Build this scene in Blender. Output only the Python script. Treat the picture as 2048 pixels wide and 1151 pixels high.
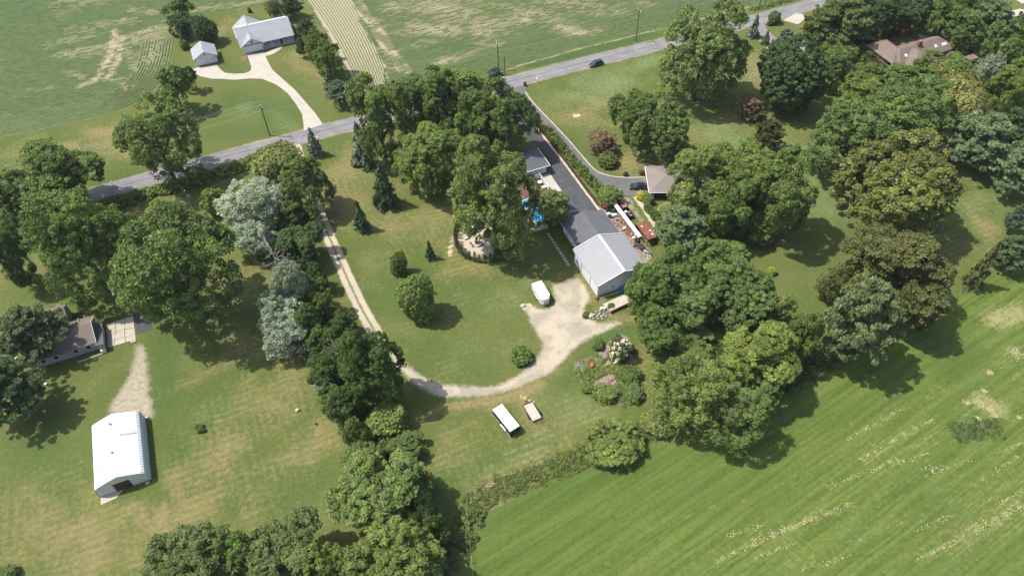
import bpy, bmesh, math, random
import numpy as np
from mathutils import Vector, Matrix
from mathutils.geometry import delaunay_2d_cdt

scene = bpy.context.scene
for o in list(bpy.data.objects):
    bpy.data.objects.remove(o)
C = scene.collection
R = math.radians

# ------------------------------------------------------------------ camera
F, PITCH, ROLL, CAMH = 1500.0, R(49.0), R(-1.5), 131.0
cam = bpy.data.cameras.new('camera')
cam.sensor_width = 36.0
cam.sensor_fit = 'HORIZONTAL'
cam.lens = 36.0 * F / 2048.0
cam.clip_start, cam.clip_end = 1.0, 12000.0
camo = bpy.data.objects.new('camera', cam)
C.objects.link(camo)
_X = Vector((1, 0, 0)); _U = Vector((0, math.sin(PITCH), math.cos(PITCH))); _F = Vector((0, math.cos(PITCH), -math.sin(PITCH)))
_c, _s = math.cos(ROLL), math.sin(ROLL)
_r = _c * _X + _s * _U
_u = -_s * _X + _c * _U
m = Matrix.Identity(4)
for i in range(3):
    m[i][0], m[i][1], m[i][2] = _r[i], _u[i], -_F[i]
m[2][3] = CAMH
camo.matrix_world = m
scene.camera = camo

# ------------------------------------------------------------------ sky and sun
SUN_EL, SUN_AZ = 60.0, 172.0          # azimuth counted from +X towards +Y
w = bpy.data.worlds.new('World')
scene.world = w
w.use_nodes = True
wn = w.node_tree
wn.nodes.clear()
sky = wn.nodes.new('ShaderNodeTexSky')
sky.sky_type = 'NISHITA'
sky.sun_disc = False
sky.sun_elevation = R(SUN_EL)
sky.sun_rotation = R((90 - SUN_AZ) % 360)
sky.air_density, sky.dust_density, sky.ozone_density = 1.0, 2.5, 1.0
bg = wn.nodes.new('ShaderNodeBackground')
bg.inputs['Strength'].default_value = 0.15
wo = wn.nodes.new('ShaderNodeOutputWorld')
wn.links.new(sky.outputs[0], bg.inputs[0])
wn.links.new(bg.outputs[0], wo.inputs[0])
sl = bpy.data.lights.new('sun', 'SUN')
sl.energy = 4.2
sl.angle = R(0.55)
sl.color = (1.0, 0.955, 0.87)
so = bpy.data.objects.new('sun', sl)
C.objects.link(so)
sd = Vector((math.cos(R(SUN_EL)) * math.cos(R(SUN_AZ)), math.cos(R(SUN_EL)) * math.sin(R(SUN_AZ)), math.sin(R(SUN_EL))))
so.rotation_euler = sd.to_track_quat('Z', 'Y').to_euler()
so.location = sd * 300
scene.view_settings.view_transform = 'Standard'
scene.view_settings.look = 'None'
scene.view_settings.exposure = 0.60
scene.view_settings.gamma = 1.0
scene.view_settings.use_curve_mapping = False
scene.render.engine = 'CYCLES'
scene.cycles.max_bounces = 6
scene.cycles.diffuse_bounces = 3
scene.cycles.transmission_bounces = 4
scene.cycles.transparent_max_bounces = 6
scene.cycles.caustics_reflective = False
scene.cycles.caustics_refractive = False

# ------------------------------------------------------------------ helpers
GA = R(22.0)                           # the plots, roads and most houses follow this grid
E1 = np.array([math.cos(GA), math.sin(GA)])
E2 = np.array([-math.sin(GA), math.cos(GA)])

def P(u, v, z=0.0):
    """world XY of the point seen at (u, v) of the 2048 px photograph if it lies at height z"""
    x, y = (u - 1024) / F, -(v - 575.5) / F
    x, y = _c * x - _s * y, _s * x + _c * y
    d = (x, math.cos(PITCH) + y * math.sin(PITCH), -math.sin(PITCH) + y * math.cos(PITCH))
    t = (CAMH - z) / -d[2]
    return np.array([d[0] * t, d[1] * t])

def PX(xy):
    """pixel of ground points, for culling what the photo shows nothing of"""
    xy = np.asarray(xy, float)
    x, y, z = xy[:, 0], xy[:, 1], -CAMH
    a = x
    b = y * math.sin(PITCH) + z * math.cos(PITCH)
    dd = np.maximum(y * math.cos(PITCH) - z * math.sin(PITCH), 1e-3)
    a, b = a / dd, b / dd
    return 1024 + F * (_c * a + _s * b), 575.5 - F * (-_s * a + _c * b)

def PL(pts):
    return [P(u, v) for u, v in pts]

def G(o, x, y):
    """world XY from coordinates along the plot grid, counted from o"""
    return np.array(o) + E1 * x + E2 * y

class MB:
    def __init__(s):
        s.v = []; s.f = []; s.mi = []; s.cur = 0
    def mat(s, i): s.cur = i; return s
    def add(s, vs, fs):
        b = len(s.v); s.v += [tuple(map(float, q)) for q in vs]
        for q in fs:
            s.f.append([b + i for i in q]); s.mi.append(s.cur)
        return s
    def box(s, x0, x1, y0, y1, z0, z1):
        return s.add([(x0,y0,z0),(x1,y0,z0),(x1,y1,z0),(x0,y1,z0),(x0,y0,z1),(x1,y0,z1),(x1,y1,z1),(x0,y1,z1)],
                     [(0,3,2,1),(4,5,6,7),(0,1,5,4),(1,2,6,5),(2,3,7,6),(3,0,4,7)])
    def bar(s, p, q, wx, wz):
        p, q = Vector(p), Vector(q); d = (q - p).normalized()
        a = d.cross(Vector((0,0,1)))
        a = a.normalized() if a.length > 1e-3 else Vector((1,0,0))
        b = a.cross(d).normalized()
        a *= wx / 2; b *= wz / 2
        vs = [p-a-b,p+a-b,p+a+b,p-a+b,q-a-b,q+a-b,q+a+b,q-a+b]
        return s.add(vs, [(0,3,2,1),(4,5,6,7),(0,1,5,4),(1,2,6,5),(2,3,7,6),(3,0,4,7)][::1])
    def tube(s, p, q, r0, r1=None, n=8, cap=True):
        r1 = r0 if r1 is None else r1
        p, q = Vector(p), Vector(q); d = (q - p).normalized()
        a = d.cross(Vector((0.03,0.05,1)) if abs(d.z) < .98 else Vector((1,0,0))).normalized(); b = d.cross(a)
        vs = [p + (a*math.cos(2*math.pi*i/n) + b*math.sin(2*math.pi*i/n))*r0 for i in range(n)] + \
             [q + (a*math.cos(2*math.pi*i/n) + b*math.sin(2*math.pi*i/n))*r1 for i in range(n)]
        fs = [(i,(i+1)%n,n+(i+1)%n,n+i) for i in range(n)]
        if cap: fs += [tuple(range(n))[::-1], tuple(range(n,2*n))]
        return s.add(vs, fs)
    def prism(s, poly, axis, a0, a1):
        """poly: (p, z) cross-section extruded along local axis 'x' or 'y', or (x, y) along 'z'"""
        n = len(poly)
        mk = {'x': lambda p, a: (a, p[0], p[1]), 'y': lambda p, a: (p[0], a, p[1]), 'z': lambda p, a: (p[0], p[1], a)}[axis]
        vs = [mk(p, a0) for p in poly] + [mk(p, a1) for p in poly]
        return s.add(vs, [tuple(range(n))[::-1], tuple(range(n, 2*n))] + [(i,(i+1)%n,n+(i+1)%n,n+i) for i in range(n)])
    def gable(s, x0, x1, y0, y1, ze, zr, axis='y', t=.16):
        if axis == 'y':
            m_ = (x0+x1)/2
            return s.prism([(x0,ze),(m_,zr),(x1,ze),(x1,ze-t),(m_,zr-t),(x0,ze-t)], 'y', y0, y1)
        m_ = (y0+y1)/2
        return s.prism([(y0,ze),(m_,zr),(y1,ze),(y1,ze-t),(m_,zr-t),(y0,ze-t)], 'x', x0, x1)
    def hip(s, x0, x1, y0, y1, ze, zr, r0, r1, t=.16):
        """hip roof, ridge from r0 to r1 (x, y)"""
        vs = [(x0,y0,ze),(x1,y0,ze),(x1,y1,ze),(x0,y1,ze),(r0[0],r0[1],zr),(r1[0],r1[1],zr)]
        lo = [(x0,y0,ze-t),(x1,y0,ze-t),(x1,y1,ze-t),(x0,y1,ze-t)]
        fs = [(6,9,8,7),(0,1,7,6),(1,2,8,7),(2,3,9,8),(3,0,6,9)]
        if abs(r1[0]-r0[0]) >= abs(r1[1]-r0[1]):
            fs += [(0,1,5,4),(1,2,5),(2,3,4,5),(3,0,4)]
        else:
            fs += [(0,1,4),(1,2,5,4),(2,3,5),(3,0,4,5)]
        return s.add(vs + lo, fs)
    def gwall(s, x0, x1, y0, y1, z0, ze, zr, axis='y'):
        if axis == 'y': return s.prism([(x0,z0),(x1,z0),(x1,ze),((x0+x1)/2,zr),(x0,ze)], 'y', y0, y1)
        return s.prism([(y0,z0),(y1,z0),(y1,ze),((y0+y1)/2,zr),(y0,ze)], 'x', x0, x1)
    def blob(s, c, r, rng, n=8, k=5, jit=.18):
        """rough boulder"""
        vs = [(c[0], c[1], c[2] + r[2])]
        for j in range(1, k):
            th = math.pi * j / k
            for i in range(n):
                ph = 2*math.pi*i/n; q = 1 + rng.uniform(-jit, jit)
                vs.append((c[0]+r[0]*q*math.sin(th)*math.cos(ph), c[1]+r[1]*q*math.sin(th)*math.sin(ph), c[2]+r[2]*q*math.cos(th)))
        vs.append((c[0], c[1], c[2]-r[2])); L = len(vs)-1
        fs = [(0,1+i,1+(i+1)%n) for i in range(n)]
        for j in range(k-2):
            for i in range(n):
                a = 1+j*n; fs.append((a+i,a+n+i,a+n+(i+1)%n,a+(i+1)%n))
        a = 1+(k-2)*n
        fs += [(a+(i+1)%n,a+i,L) for i in range(n)]
        return s.add(vs, fs)
    def mesh(s, name):
        me = bpy.data.meshes.new(name)
        me.from_pydata(s.v, [], s.f)
        me.polygons.foreach_set('material_index', s.mi)
        bm = bmesh.new(); bm.from_mesh(me)
        bmesh.ops.recalc_face_normals(bm, faces=bm.faces)
        bm.to_mesh(me); bm.free()
        return me
    def build(s, name, mats, parent=None, bevel=0, smooth=False, **kw):
        me = s.mesh(name)
        for q in (mats if isinstance(mats, (list, tuple)) else [mats]): me.materials.append(q)
        o = bpy.data.objects.new(name, me); C.objects.link(o)
        if parent: o.parent = parent
        if smooth:
            for p in me.polygons: p.use_smooth = True
        if bevel:
            b = o.modifiers.new('bevel', 'BEVEL'); b.width = bevel; b.segments = 2; b.limit_method = 'ANGLE'
        for k, q in kw.items(): o[k] = q
        return o

def tag(o, label, cat, group=None):
    o['label'] = label; o['category'] = cat
    if group: o['group'] = group
    return o

def thing(name, label, cat, x, y, z=0.0, deg=22.0, group=None):
    o = bpy.data.objects.new(name, None); C.objects.link(o)
    o.empty_display_size = .5
    o.location = (x, y, z); o.rotation_euler = (0, 0, R(deg))
    return tag(o, label, cat, group)

def dup(root, x=None, y=None, z=0.0, deg=None, label=None):
    r = root.copy(); C.objects.link(r)
    if x is not None: r.location = (x, y, z)
    if deg is not None: r.rotation_euler = (0, 0, R(deg))
    if label: r['label'] = label
    for ch in root.children:
        c = ch.copy(); C.objects.link(c); c.parent = r
        for g in ch.children:
            d = g.copy(); C.objects.link(d); d.parent = c
    return r

# ------------------------------------------------------------------ node helpers
class NB:
    def __init__(s, name):
        s.m = bpy.data.materials.new(name); s.m.use_nodes = True
        s.t = s.m.node_tree; s.t.nodes.clear()
        s.out = s.t.nodes.new('ShaderNodeOutputMaterial')
    def n(s, ty): return s.t.nodes.new(ty)
    def set(s, sock, v):
        if isinstance(v, bpy.types.NodeSocket): s.t.links.new(v, sock)
        elif isinstance(v, (tuple, list)):
            sock.default_value = tuple(v) + (1,) if len(v) == 3 and sock.type == 'RGBA' else tuple(v)
        else: sock.default_value = v
    def math(s, op, a, b=0.0, c=None, clamp=False):
        q = s.n('ShaderNodeMath'); q.operation = op; q.use_clamp = clamp
        s.set(q.inputs[0], a); s.set(q.inputs[1], b)
        if c is not None: s.set(q.inputs[2], c)
        return q.outputs[0]
    def mix(s, f, a, b, blend='MIX'):
        q = s.n('ShaderNodeMix'); q.data_type = 'RGBA'; q.blend_type = blend
        s.set(q.inputs[0], f); s.set(q.inputs[6], a); s.set(q.inputs[7], b)
        return q.outputs[2]
    def pos(s): return s.n('ShaderNodeNewGeometry').outputs['Position']
    def objc(s): return s.n('ShaderNodeTexCoord').outputs['Object']
    def noise(s, scale, detail=2.0, vec=None, rough=.5, dist=0.0):
        q = s.n('ShaderNodeTexNoise')
        if vec is not None: s.t.links.new(vec, q.inputs['Vector'])
        q.inputs['Scale'].default_value = scale; q.inputs['Detail'].default_value = detail
        q.inputs['Roughness'].default_value = rough; q.inputs['Distortion'].default_value = dist
        return q.outputs[0]
    def attr(s, name, out='Fac'):
        q = s.n('ShaderNodeAttribute'); q.attribute_name = name
        return q.outputs[out]
    def ss(s, x, lo, hi, a=0.0, b=1.0):
        q = s.n('ShaderNodeMapRange'); q.interpolation_type = 'SMOOTHSTEP'
        s.set(q.inputs[0], x); s.set(q.inputs[1], lo); s.set(q.inputs[2], hi); s.set(q.inputs[3], a); s.set(q.inputs[4], b)
        return q.outputs[0]
    def dot(s, v, d):
        q = s.n('ShaderNodeVectorMath'); q.operation = 'DOT_PRODUCT'
        s.set(q.inputs[0], v); s.set(q.inputs[1], d)
        return q.outputs['Value']
    def scalev(s, v, k):
        q = s.n('ShaderNodeVectorMath'); q.operation = 'MULTIPLY'
        s.set(q.inputs[0], v); s.set(q.inputs[1], k)
        return q.outputs[0]
    def rot(s, v, ang):
        q = s.n('ShaderNodeVectorRotate'); q.rotation_type = 'Z_AXIS'
        s.set(q.inputs['Vector'], v); q.inputs['Angle'].default_value = ang
        return q.outputs[0]
    def bsdf(s, col, rough=.8, metal=0.0, spec=.3, bump=None, bs=.3, bd=.05):
        q = s.n('ShaderNodeBsdfPrincipled')
        s.set(q.inputs['Base Color'], col); s.set(q.inputs['Roughness'], rough); s.set(q.inputs['Metallic'], metal)
        q.inputs['Specular IOR Level'].default_value = spec
        if bump is not None:
            b = s.n('ShaderNodeBump'); b.inputs['Strength'].default_value = bs; b.inputs['Distance'].default_value = bd
            s.t.links.new(bump, b.inputs['Height']); s.t.links.new(b.outputs[0], q.inputs['Normal'])
        s.t.links.new(q.outputs[0], s.out.inputs[0])
        return q
    def scl(s, col, k):
        return s.mix(1.0, col, s.grey(k), 'MULTIPLY')
    def grey(s, k):
        q = s.n('ShaderNodeCombineColor')
        for i in range(3): s.set(q.inputs[i], k)
        return q.outputs[0]

def simple(name, col, rough=.7, metal=0.0, var=.25, scale=1.5, spec=.3, dirt=None, dirt_amt=.5, fine=None):
    """a plain real-world colour with uneven tone, grain and optional dirt"""
    b = NB(name); v = b.pos()
    a = b.noise(scale, 4, v); g = b.noise(fine or scale * 9, 3, v)
    k = b.math('ADD', b.math('MULTIPLY', b.math('SUBTRACT', a, .5), var * 2), b.math('MULTIPLY', b.math('SUBTRACT', g, .5), var))
    c = b.scl(col, b.math('ADD', 1.0, k))
    if dirt:
        c = b.mix(b.math('MULTIPLY', b.ss(b.noise(scale * .7, 6, v, .65), .48, .7), dirt_amt), c, dirt)
    b.bsdf(c, rough, metal, spec, g, .15, .02)
    return b.m

# ------------------------------------------------------------------ wear and growth on the ground, painted as strokes
# channel, [(u, v) ...], half width in metres, strength
STROKES = [
 ('straw', [(1430,1120),(1560,1065),(1700,1005)], 1.0, .5), ('straw', [(1720,920),(1800,872),(1870,835)], .9, .5), ('straw', [(1650,975),(1800,915)], .8, .45), ('straw', [(1830,1120),(1960,1060),(2048,1010)], 1.0, .55), ('straw', [(1500,1080),(1680,1020)], .8, .4), ('straw', [(1440,950),(1700,850),(1900,760)], .8, .35), ('straw', [(1300,1060),(1500,990),(1750,880)], .9, .35), ('straw', [(1200,1130),(1420,1040)], .8, .3), ('straw', [(1560,1140),(1800,1050),(2048,930)], .9, .35), ('straw', [(1700,870),(1980,740)], .8, .4),
 # worn, dry turf
 ('dry', [(700,330),(680,380),(700,430)], 7, .55), ('dry', [(690,300),(730,380)], 5, .4), ('dry', [(800,460),(880,450)], 8, .5), ('dry', [(760,440),(900,480)], 6, .35),
 ('dry', [(890,540),(960,540)], 5, .35), ('dry', [(520,940),(700,830)], 9, .35), ('dry', [(430,900),(520,850),(620,760)], 9, .45),
 ('dry', [(20,1020),(120,1090),(300,1080)], 10, .45), ('dry', [(150,1060),(420,1010)], 5, .45), ('dry', [(260,1020),(330,1060)], 3, .6), ('dry', [(60,960),(200,1010)], 5, .3), ('dry', [(5,1005),(30,1020)], 3, .5),
 ('dry', [(450,920),(480,1010),(490,1030)], 1.0, .55), ('dry', [(470,900),(510,1020)], .7, .5), ('dry', [(430,920),(445,1010)], .7, .5), ('dry', [(350,950),(360,1040)], 3, .5), ('dry', [(325,1010),(322,1050)], 1.4, .8),
 ('dry', [(330,790),(430,740),(560,700)], 1.5, .35), ('dry', [(500,750),(680,700)], 2.0, .35), ('dry', [(470,690),(590,640)], 6, .4),
 ('dry', [(460,560),(520,540)], 6, .5), ('dry', [(300,410),(420,380)], 6, .3), ('dry', [(90,545),(110,520)], 5, .5),
 ('dry', [(1180,220),(1260,230)], 10, .3), ('dry', [(1100,235),(1210,215)], 8, .35), ('dry', [(1150,230),(1158,232)], 1.6, .95), ('dry', [(1230,320),(1310,325)], 6, .5), ('dry', [(1500,120),(1520,170)], 6, .45), ('dry', [(1440,250),(1560,250)], 9, .25),
 ('dry', [(1440,220),(1490,260)], 6, .3), ('dry', [(640,150),(700,200)], 2.6, .75), ('dry', [(590,110),(640,160)], 4, .5), ('dry', [(540,60),(600,40)], 6, .3), ('dry', [(480,30),(440,60)], 5, .35),
 ('dry', [(20,300),(230,290),(330,330)], 4, .5), ('dry', [(0,350),(200,330)], 3, .45), ('dry', [(190,265),(220,270)], 3, .6), ('dry', [(1160,560),(1190,600),(1240,640)], 3, .5), ('dry', [(1120,555),(1170,575)], 2.4, .6),
 ('dry', [(1295,700),(1305,760)], 3.5, .4), ('dry', [(1300,470),(1260,520)], 2, .7), ('dry', [(1250,500),(1290,560)], 2.5, .9), ('dry', [(1240,640),(1290,630)], 2.2, .6), ('dry', [(1080,720),(1150,650)], 2.6, .5), ('dry', [(880,815),(1000,800),(1080,770)], 1.6, .75),
 ('dry', [(960,790),(1110,735)], 1.8, .6), ('dry', [(1800,430),(1900,500)], 8, .25), ('dry', [(1960,440),(2000,480)], 6, .45), ('dry', [(1870,280),(1900,300),(1880,330)], 5, .95), ('dry', [(1990,500),(2040,560)], 4, .5),
 ('dry', [(940,870),(1120,850)], 8, .25), ('dry', [(1000,960),(1130,900)], 4, .35), ('dry', [(900,930),(990,960)], 6, .3), ('dry', [(1740,80),(1800,75)], 7, .6), ('dry', [(1810,90),(1850,75)], 4, .8),
 ('dry', [(1040,780),(1068,845)], 2.0, .6), ('dry', [(985,815),(1020,870)], 2.2, .5),
 # lush turf
 ('lush', [(1100,260),(1180,320)], 8, .5), ('lush', [(1050,190),(1120,160)], 8, .35), ('lush', [(1440,130),(1640,400),(1640,560)], 9, .35), ('lush', [(1590,330),(1660,470)], 10, .4),
 ('lush', [(300,340),(240,350)], 8, .45), ('lush', [(470,200),(560,230)], 10, .55), ('lush', [(430,270),(540,260)], 6, .5), ('lush', [(440,130),(470,150)], 7, .5), ('lush', [(430,100),(450,85)], 6, .3),
 ('lush', [(850,560),(940,600)], 8, .45), ('lush', [(870,700),(960,740)], 9, .4), ('lush', [(760,560),(800,620)], 6, .4), ('lush', [(1000,640),(1040,690)], 5, .3), ('lush', [(330,680),(330,800)], 5, .55), ('lush', [(400,860),(440,830),(380,890)], 6, .5),
 ('lush', [(60,900),(120,960)], 9, .5), ('lush', [(560,1000),(640,960)], 6, .5), ('lush', [(440,950),(470,1010)], 4, .5), ('lush', [(620,830),(615,860)], 4, .5), ('lush', [(1130,770),(1200,690),(1260,640)], 3, .55),
 ('lush', [(1140,760),(1110,830)], 5, .35), ('lush', [(870,960),(1100,880)], 3, .5), ('lush', [(1550,600),(1600,520)], 8, .25), ('lush', [(1830,400),(1960,420)], 7, .3), ('lush', [(1090,300),(1190,345)], 3, .5), ('lush', [(1150,400),(1200,470)], 1, .2),
 ('lush', [(690,140),(700,200)], 4, .5), ('lush', [(1060,130),(1300,70)], 2.6, .8), ('lush', [(1200,520),(1150,540)], 3, .3),
 # pale, thin turf
 ('pale', [(1180,170),(1240,160)], 8, .7), ('pale', [(1290,125),(1320,120)], 5, .7), ('pale', [(1100,200),(1180,190)], 8, .5), ('pale', [(1430,260),(1520,300)], 8, .6), ('pale', [(1560,300),(1640,330),(1650,420)], 9, .6), ('pale', [(1500,110),(1530,160)], 7, .4),
 ('pale', [(410,820),(440,810)], 5, .45), ('pale', [(470,880),(500,870)], 6, .35), ('pale', [(980,620),(1040,600)], 8, .4), ('pale', [(900,700),(1020,700)], 9, .3), ('pale', [(1060,800),(1180,820)], 7, .4), ('pale', [(880,960),(1080,900)], 9, .35), ('pale', [(1650,300),(1680,340)], 7, .5),
 ('pale', [(560,230),(580,260)], 5, .4), ('pale', [(490,220),(500,230)], 5, .5), ('pale', [(620,1000),(600,940)], 9, .3), ('pale', [(1840,440),(1960,400)], 9, .4),
 # bare soil or stone
 ('soil', [(1385,300),(1384,302)], .6, .3), ('soil', [(1935,960),(1935,961)], .5, .3), ('soil', [(1520,500),(1600,560),(1680,620)], .22, .5), ('soil', [(1150,231),(1156,231)], 1.0, .8), ('soil', [(1060,610),(1050,615)], 1.0, .9), ('soil', [(1870,290),(1890,310)], 3.5, .85), ('soil', [(1880,395),(1890,400)], 1.5, .7),
 ('soil', [(1840,70),(1850,80)], 1.5, .9), ('soil', [(1880,60),(1895,75)], 1.2, .9), ('soil', [(1070,805),(1040,790)], .8, .6), ('soil', [(900,510),(905,470)], 1.0, .6), ('soil', [(940,1000),(985,965)], .7, .95), ('soil', [(640,300),(600,300)], .8, .3),
 # unplanted strips of the crop
 ('bare', [(230,60),(222,110),(190,160),(160,172)], 1.6, .9), ('bare', [(330,45),(250,75),(222,90)], 1.8, .55), ('bare', [(245,70),(236,120),(212,160)], 1.4, .85), ('bare', [(120,110),(200,95),(300,60)], 3.0, .6), ('bare', [(100,90),(190,70)], 3.5, .5), ('bare', [(150,60),(260,40)], 5, .45),
 ('bare', [(150,110),(230,100),(270,118)], 4, .5), ('bare', [(140,145),(165,155)], 2, .5), ('bare', [(240,160),(260,175)], 2.5, .5), ('bare', [(270,80),(330,60)], 4, .6), ('bare', [(320,60),(300,120)], 5, .55), ('bare', [(265,130),(275,145)], 2, .6), ('bare', [(120,5),(200,2)], 5, .5), ('bare', [(120,25),(160,15)], 4, .4), ('bare', [(260,20),(320,25)], 3, .5), ('bare', [(0,120),(60,60),(160,30)], 3, .2), ('bare', [(60,180),(110,175)], 2.0, .35),
 ('bare', [(390,20),(520,2)], 3, .55), ('bare', [(460,8),(430,20)], 3, .4),
 ('bare', [(700,2),(745,60),(800,142)], .8, .95), ('bare', [(716,2),(768,70),(822,150)], .8, .95), ('bare', [(790,15),(860,10),(930,25)], 8, .6), ('bare', [(830,55),(900,60)], 7, .65), ('bare', [(900,30),(1000,50)], 9, .55), ('bare', [(760,40),(800,70)], 6, .35), ('bare', [(950,60),(1060,30)], 7, .6), ('bare', [(880,10),(990,5)], 8, .4),
 ('bare', [(1040,20),(1120,40)], 7, .55), ('bare', [(1120,55),(1160,65)], 4, .75), ('bare', [(1080,0),(1180,10)], 7, .5), ('bare', [(880,125),(920,115)], 3, .7), ('bare', [(870,130),(950,105),(1000,85)], 1.8, .6), ('bare', [(960,85),(990,60)], 3, .5), ('bare', [(1140,70),(1200,60)], 2, .5), ('bare', [(1200,15),(1300,8)], 4, .4), ('bare', [(800,100),(870,80)], 3, .4), ('bare', [(740,100),(780,140)], 4, .4), ('bare', [(1180,30),(1250,25)], 3, .45),
 ('bare', [(1010,143),(1140,105),(1340,56),(1512,13)], 1.3, .8),
 ('bare', [(0,278),(130,253),(245,226)], 1.0, .8),
 # hay stubble
 ('straw', [(1430,1120),(1700,1010)], 5, .2), ('straw', [(1750,920),(1960,830)], 6, .3), ('straw', [(1990,640),(2040,625)], 4, .7), ('straw', [(1600,1100),(1900,960)], 8, .25), ('straw', [(1960,800),(2000,820)], 3, .7), ('straw', [(1900,1080),(2040,1000)], 8, .35), ('straw', [(2000,700),(2040,760)], 6, .3),
 ('deep', [(950,1050),(1100,990),(1300,900)], 7, .42), ('deep', [(1250,960),(1400,900)], 8, .35), ('deep', [(1000,1130),(1150,1060)], 9, .35), ('deep', [(1900,850),(2000,850)], 4, .35), ('deep', [(1850,1010),(1950,1090)], 7, .4), ('deep', [(1650,850),(1800,800)], 6, .3), ('deep', [(1350,1000),(1500,960)], 7, .35), ('deep', [(1950,700),(1900,740)], 5, .5), ('deep', [(1560,880),(1640,830)], 6, .3),
]
_ST = [(c, np.array(PL(p)), r, k) for c, p, r, k in STROKES]

def segdist(xy, pl):
    d = np.full(len(xy), 1e9)
    for a, b in zip(pl[:-1], pl[1:]):
        ab = b - a; L = max(float(ab @ ab), 1e-9)
        t = np.clip(((xy - a) @ ab) / L, 0, 1)
        d = np.minimum(d, np.hypot(*(xy - a - t[:, None] * ab).T))
    return d

def paint(xy, chans):
    out = {c: np.zeros(len(xy)) for c in chans}
    for c, pl, r, k in _ST:
        if c not in out: continue
        lo, hi = pl.min(0) - r * 2.2, pl.max(0) + r * 2.2
        q = np.where((xy[:, 0] > lo[0]) & (xy[:, 0] < hi[0]) & (xy[:, 1] > lo[1]) & (xy[:, 1] < hi[1]))[0]
        if len(q):
            d = segdist(xy[q], pl) / r
            out[c][q] = np.maximum(out[c][q], k * np.exp(-d * d * 1.1))
    return out

def pip(xy, poly):
    x, y = xy[:, 0], xy[:, 1]; ins = np.zeros(len(xy), bool); n = len(poly)
    for i in range(n):
        a, b = poly[i], poly[(i + 1) % n]
        cr = (a[1] > y) != (b[1] > y)
        with np.errstate(divide='ignore', invalid='ignore'):
            ins ^= cr & (x < (b[0] - a[0]) * (y - a[1]) / (b[1] - a[1]) + a[0])
    return ins

def smooth(pl, it=2, closed=False):
    pl = [np.array(p) for p in pl]
    for _ in range(it):
        o = [] if closed else [pl[0]]
        n = len(pl)
        for i in range(n if closed else n - 1):
            a, b = pl[i], pl[(i + 1) % n]
            o += [a * .75 + b * .25, a * .25 + b * .75]
        if not closed: o.append(pl[-1])
        pl = o
    return pl

def ribbon(pl, w0, w1=None):
    """outline of a band of half width w0 (to w1) along a polyline"""
    pl = [np.array(p) for p in pl]; n = len(pl); L, Rr = [], []
    for i, p in enumerate(pl):
        d = pl[min(i + 1, n - 1)] - pl[max(i - 1, 0)]; d = d / np.linalg.norm(d); q = np.array([-d[1], d[0]])
        ww = w0 if w1 is None else w0 + (w1 - w0) * i / (n - 1)
        L.append(p + q * ww); Rr.append(p - q * ww)
    return L + Rr[::-1]

def sheet(name, poly, z, mat, res=1.5, jit=0.0, chans=(), thick=0.0, extra=None, seed=1):
    """flat region filled with small triangles; 'edge' holds the distance to its outline"""
    rng = np.random.default_rng(seed)
    poly = [np.array(p, float) for p in poly]
    out = []
    for a, b in zip(poly, poly[1:] + poly[:1]):
        n = max(1, int(np.linalg.norm(b - a) / max(res, .4)))
        if np.linalg.norm(b - a) > 80: n = max(1, n // 12)
        for k in range(n):
            p = a + (b - a) * k / n
            if jit: p = p + rng.normal(0, jit, 2)
            out.append(p)
    o = np.array(out); lo, hi = o.min(0), o.max(0)
    lo = np.maximum(lo, (-210, 30)); hi = np.minimum(hi, (210, 275))
    gx, gy = np.meshgrid(np.arange(lo[0], hi[0], res), np.arange(lo[1], hi[1], res * .87))
    gx[::2] += res / 2
    g = np.stack([gx.ravel(), gy.ravel()], 1) + rng.uniform(-.1, .1, (gx.size, 2)) * res
    if len(g):
        g = g[pip(g, out)]
    if len(g):
        loop = [np.array(p) for p in out] + [np.array(out[0])]
        g = g[segdist(g, loop) > res * .4]
    pts = [Vector(p) for p in out] + [Vector(p) for p in g]
    r = delaunay_2d_cdt(pts, [], [list(range(len(out)))], 1, 1e-5)
    vv = np.array([(p.x, p.y) for p in r[0]])
    me = bpy.data.meshes.new(name)
    vs = [(p[0], p[1], z) for p in vv]; fs = [list(q) for q in r[2]]
    if thick:
        b = len(vs); n = len(out)
        vs += [(p[0], p[1], z - thick) for p in out]
        fs += [(i, b + i, b + (i + 1) % n, (i + 1) % n) for i in range(n)]
        vv = np.vstack([vv, np.array(out)])
    me.from_pydata(vs, [], fs)
    loop = [np.array(p) for p in out] + [np.array(out[0])]
    at = paint(vv, chans); at['edge'] = segdist(vv, loop)
    if extra: at.update(extra(vv))
    for k, q in at.items():
        me.attributes.new(k, 'FLOAT', 'POINT').data.foreach_set('value', q.astype(np.float32))
    me.materials.append(mat)
    ob = bpy.data.objects.new(name, me); C.objects.link(ob)
    ob['kind'] = 'structure'
    bm = bmesh.new(); bm.from_mesh(me)
    for f_ in bm.faces:
        if f_.normal.z < -.5: f_.normal_flip()
    bm.to_mesh(me); bm.free()
    return ob

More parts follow.
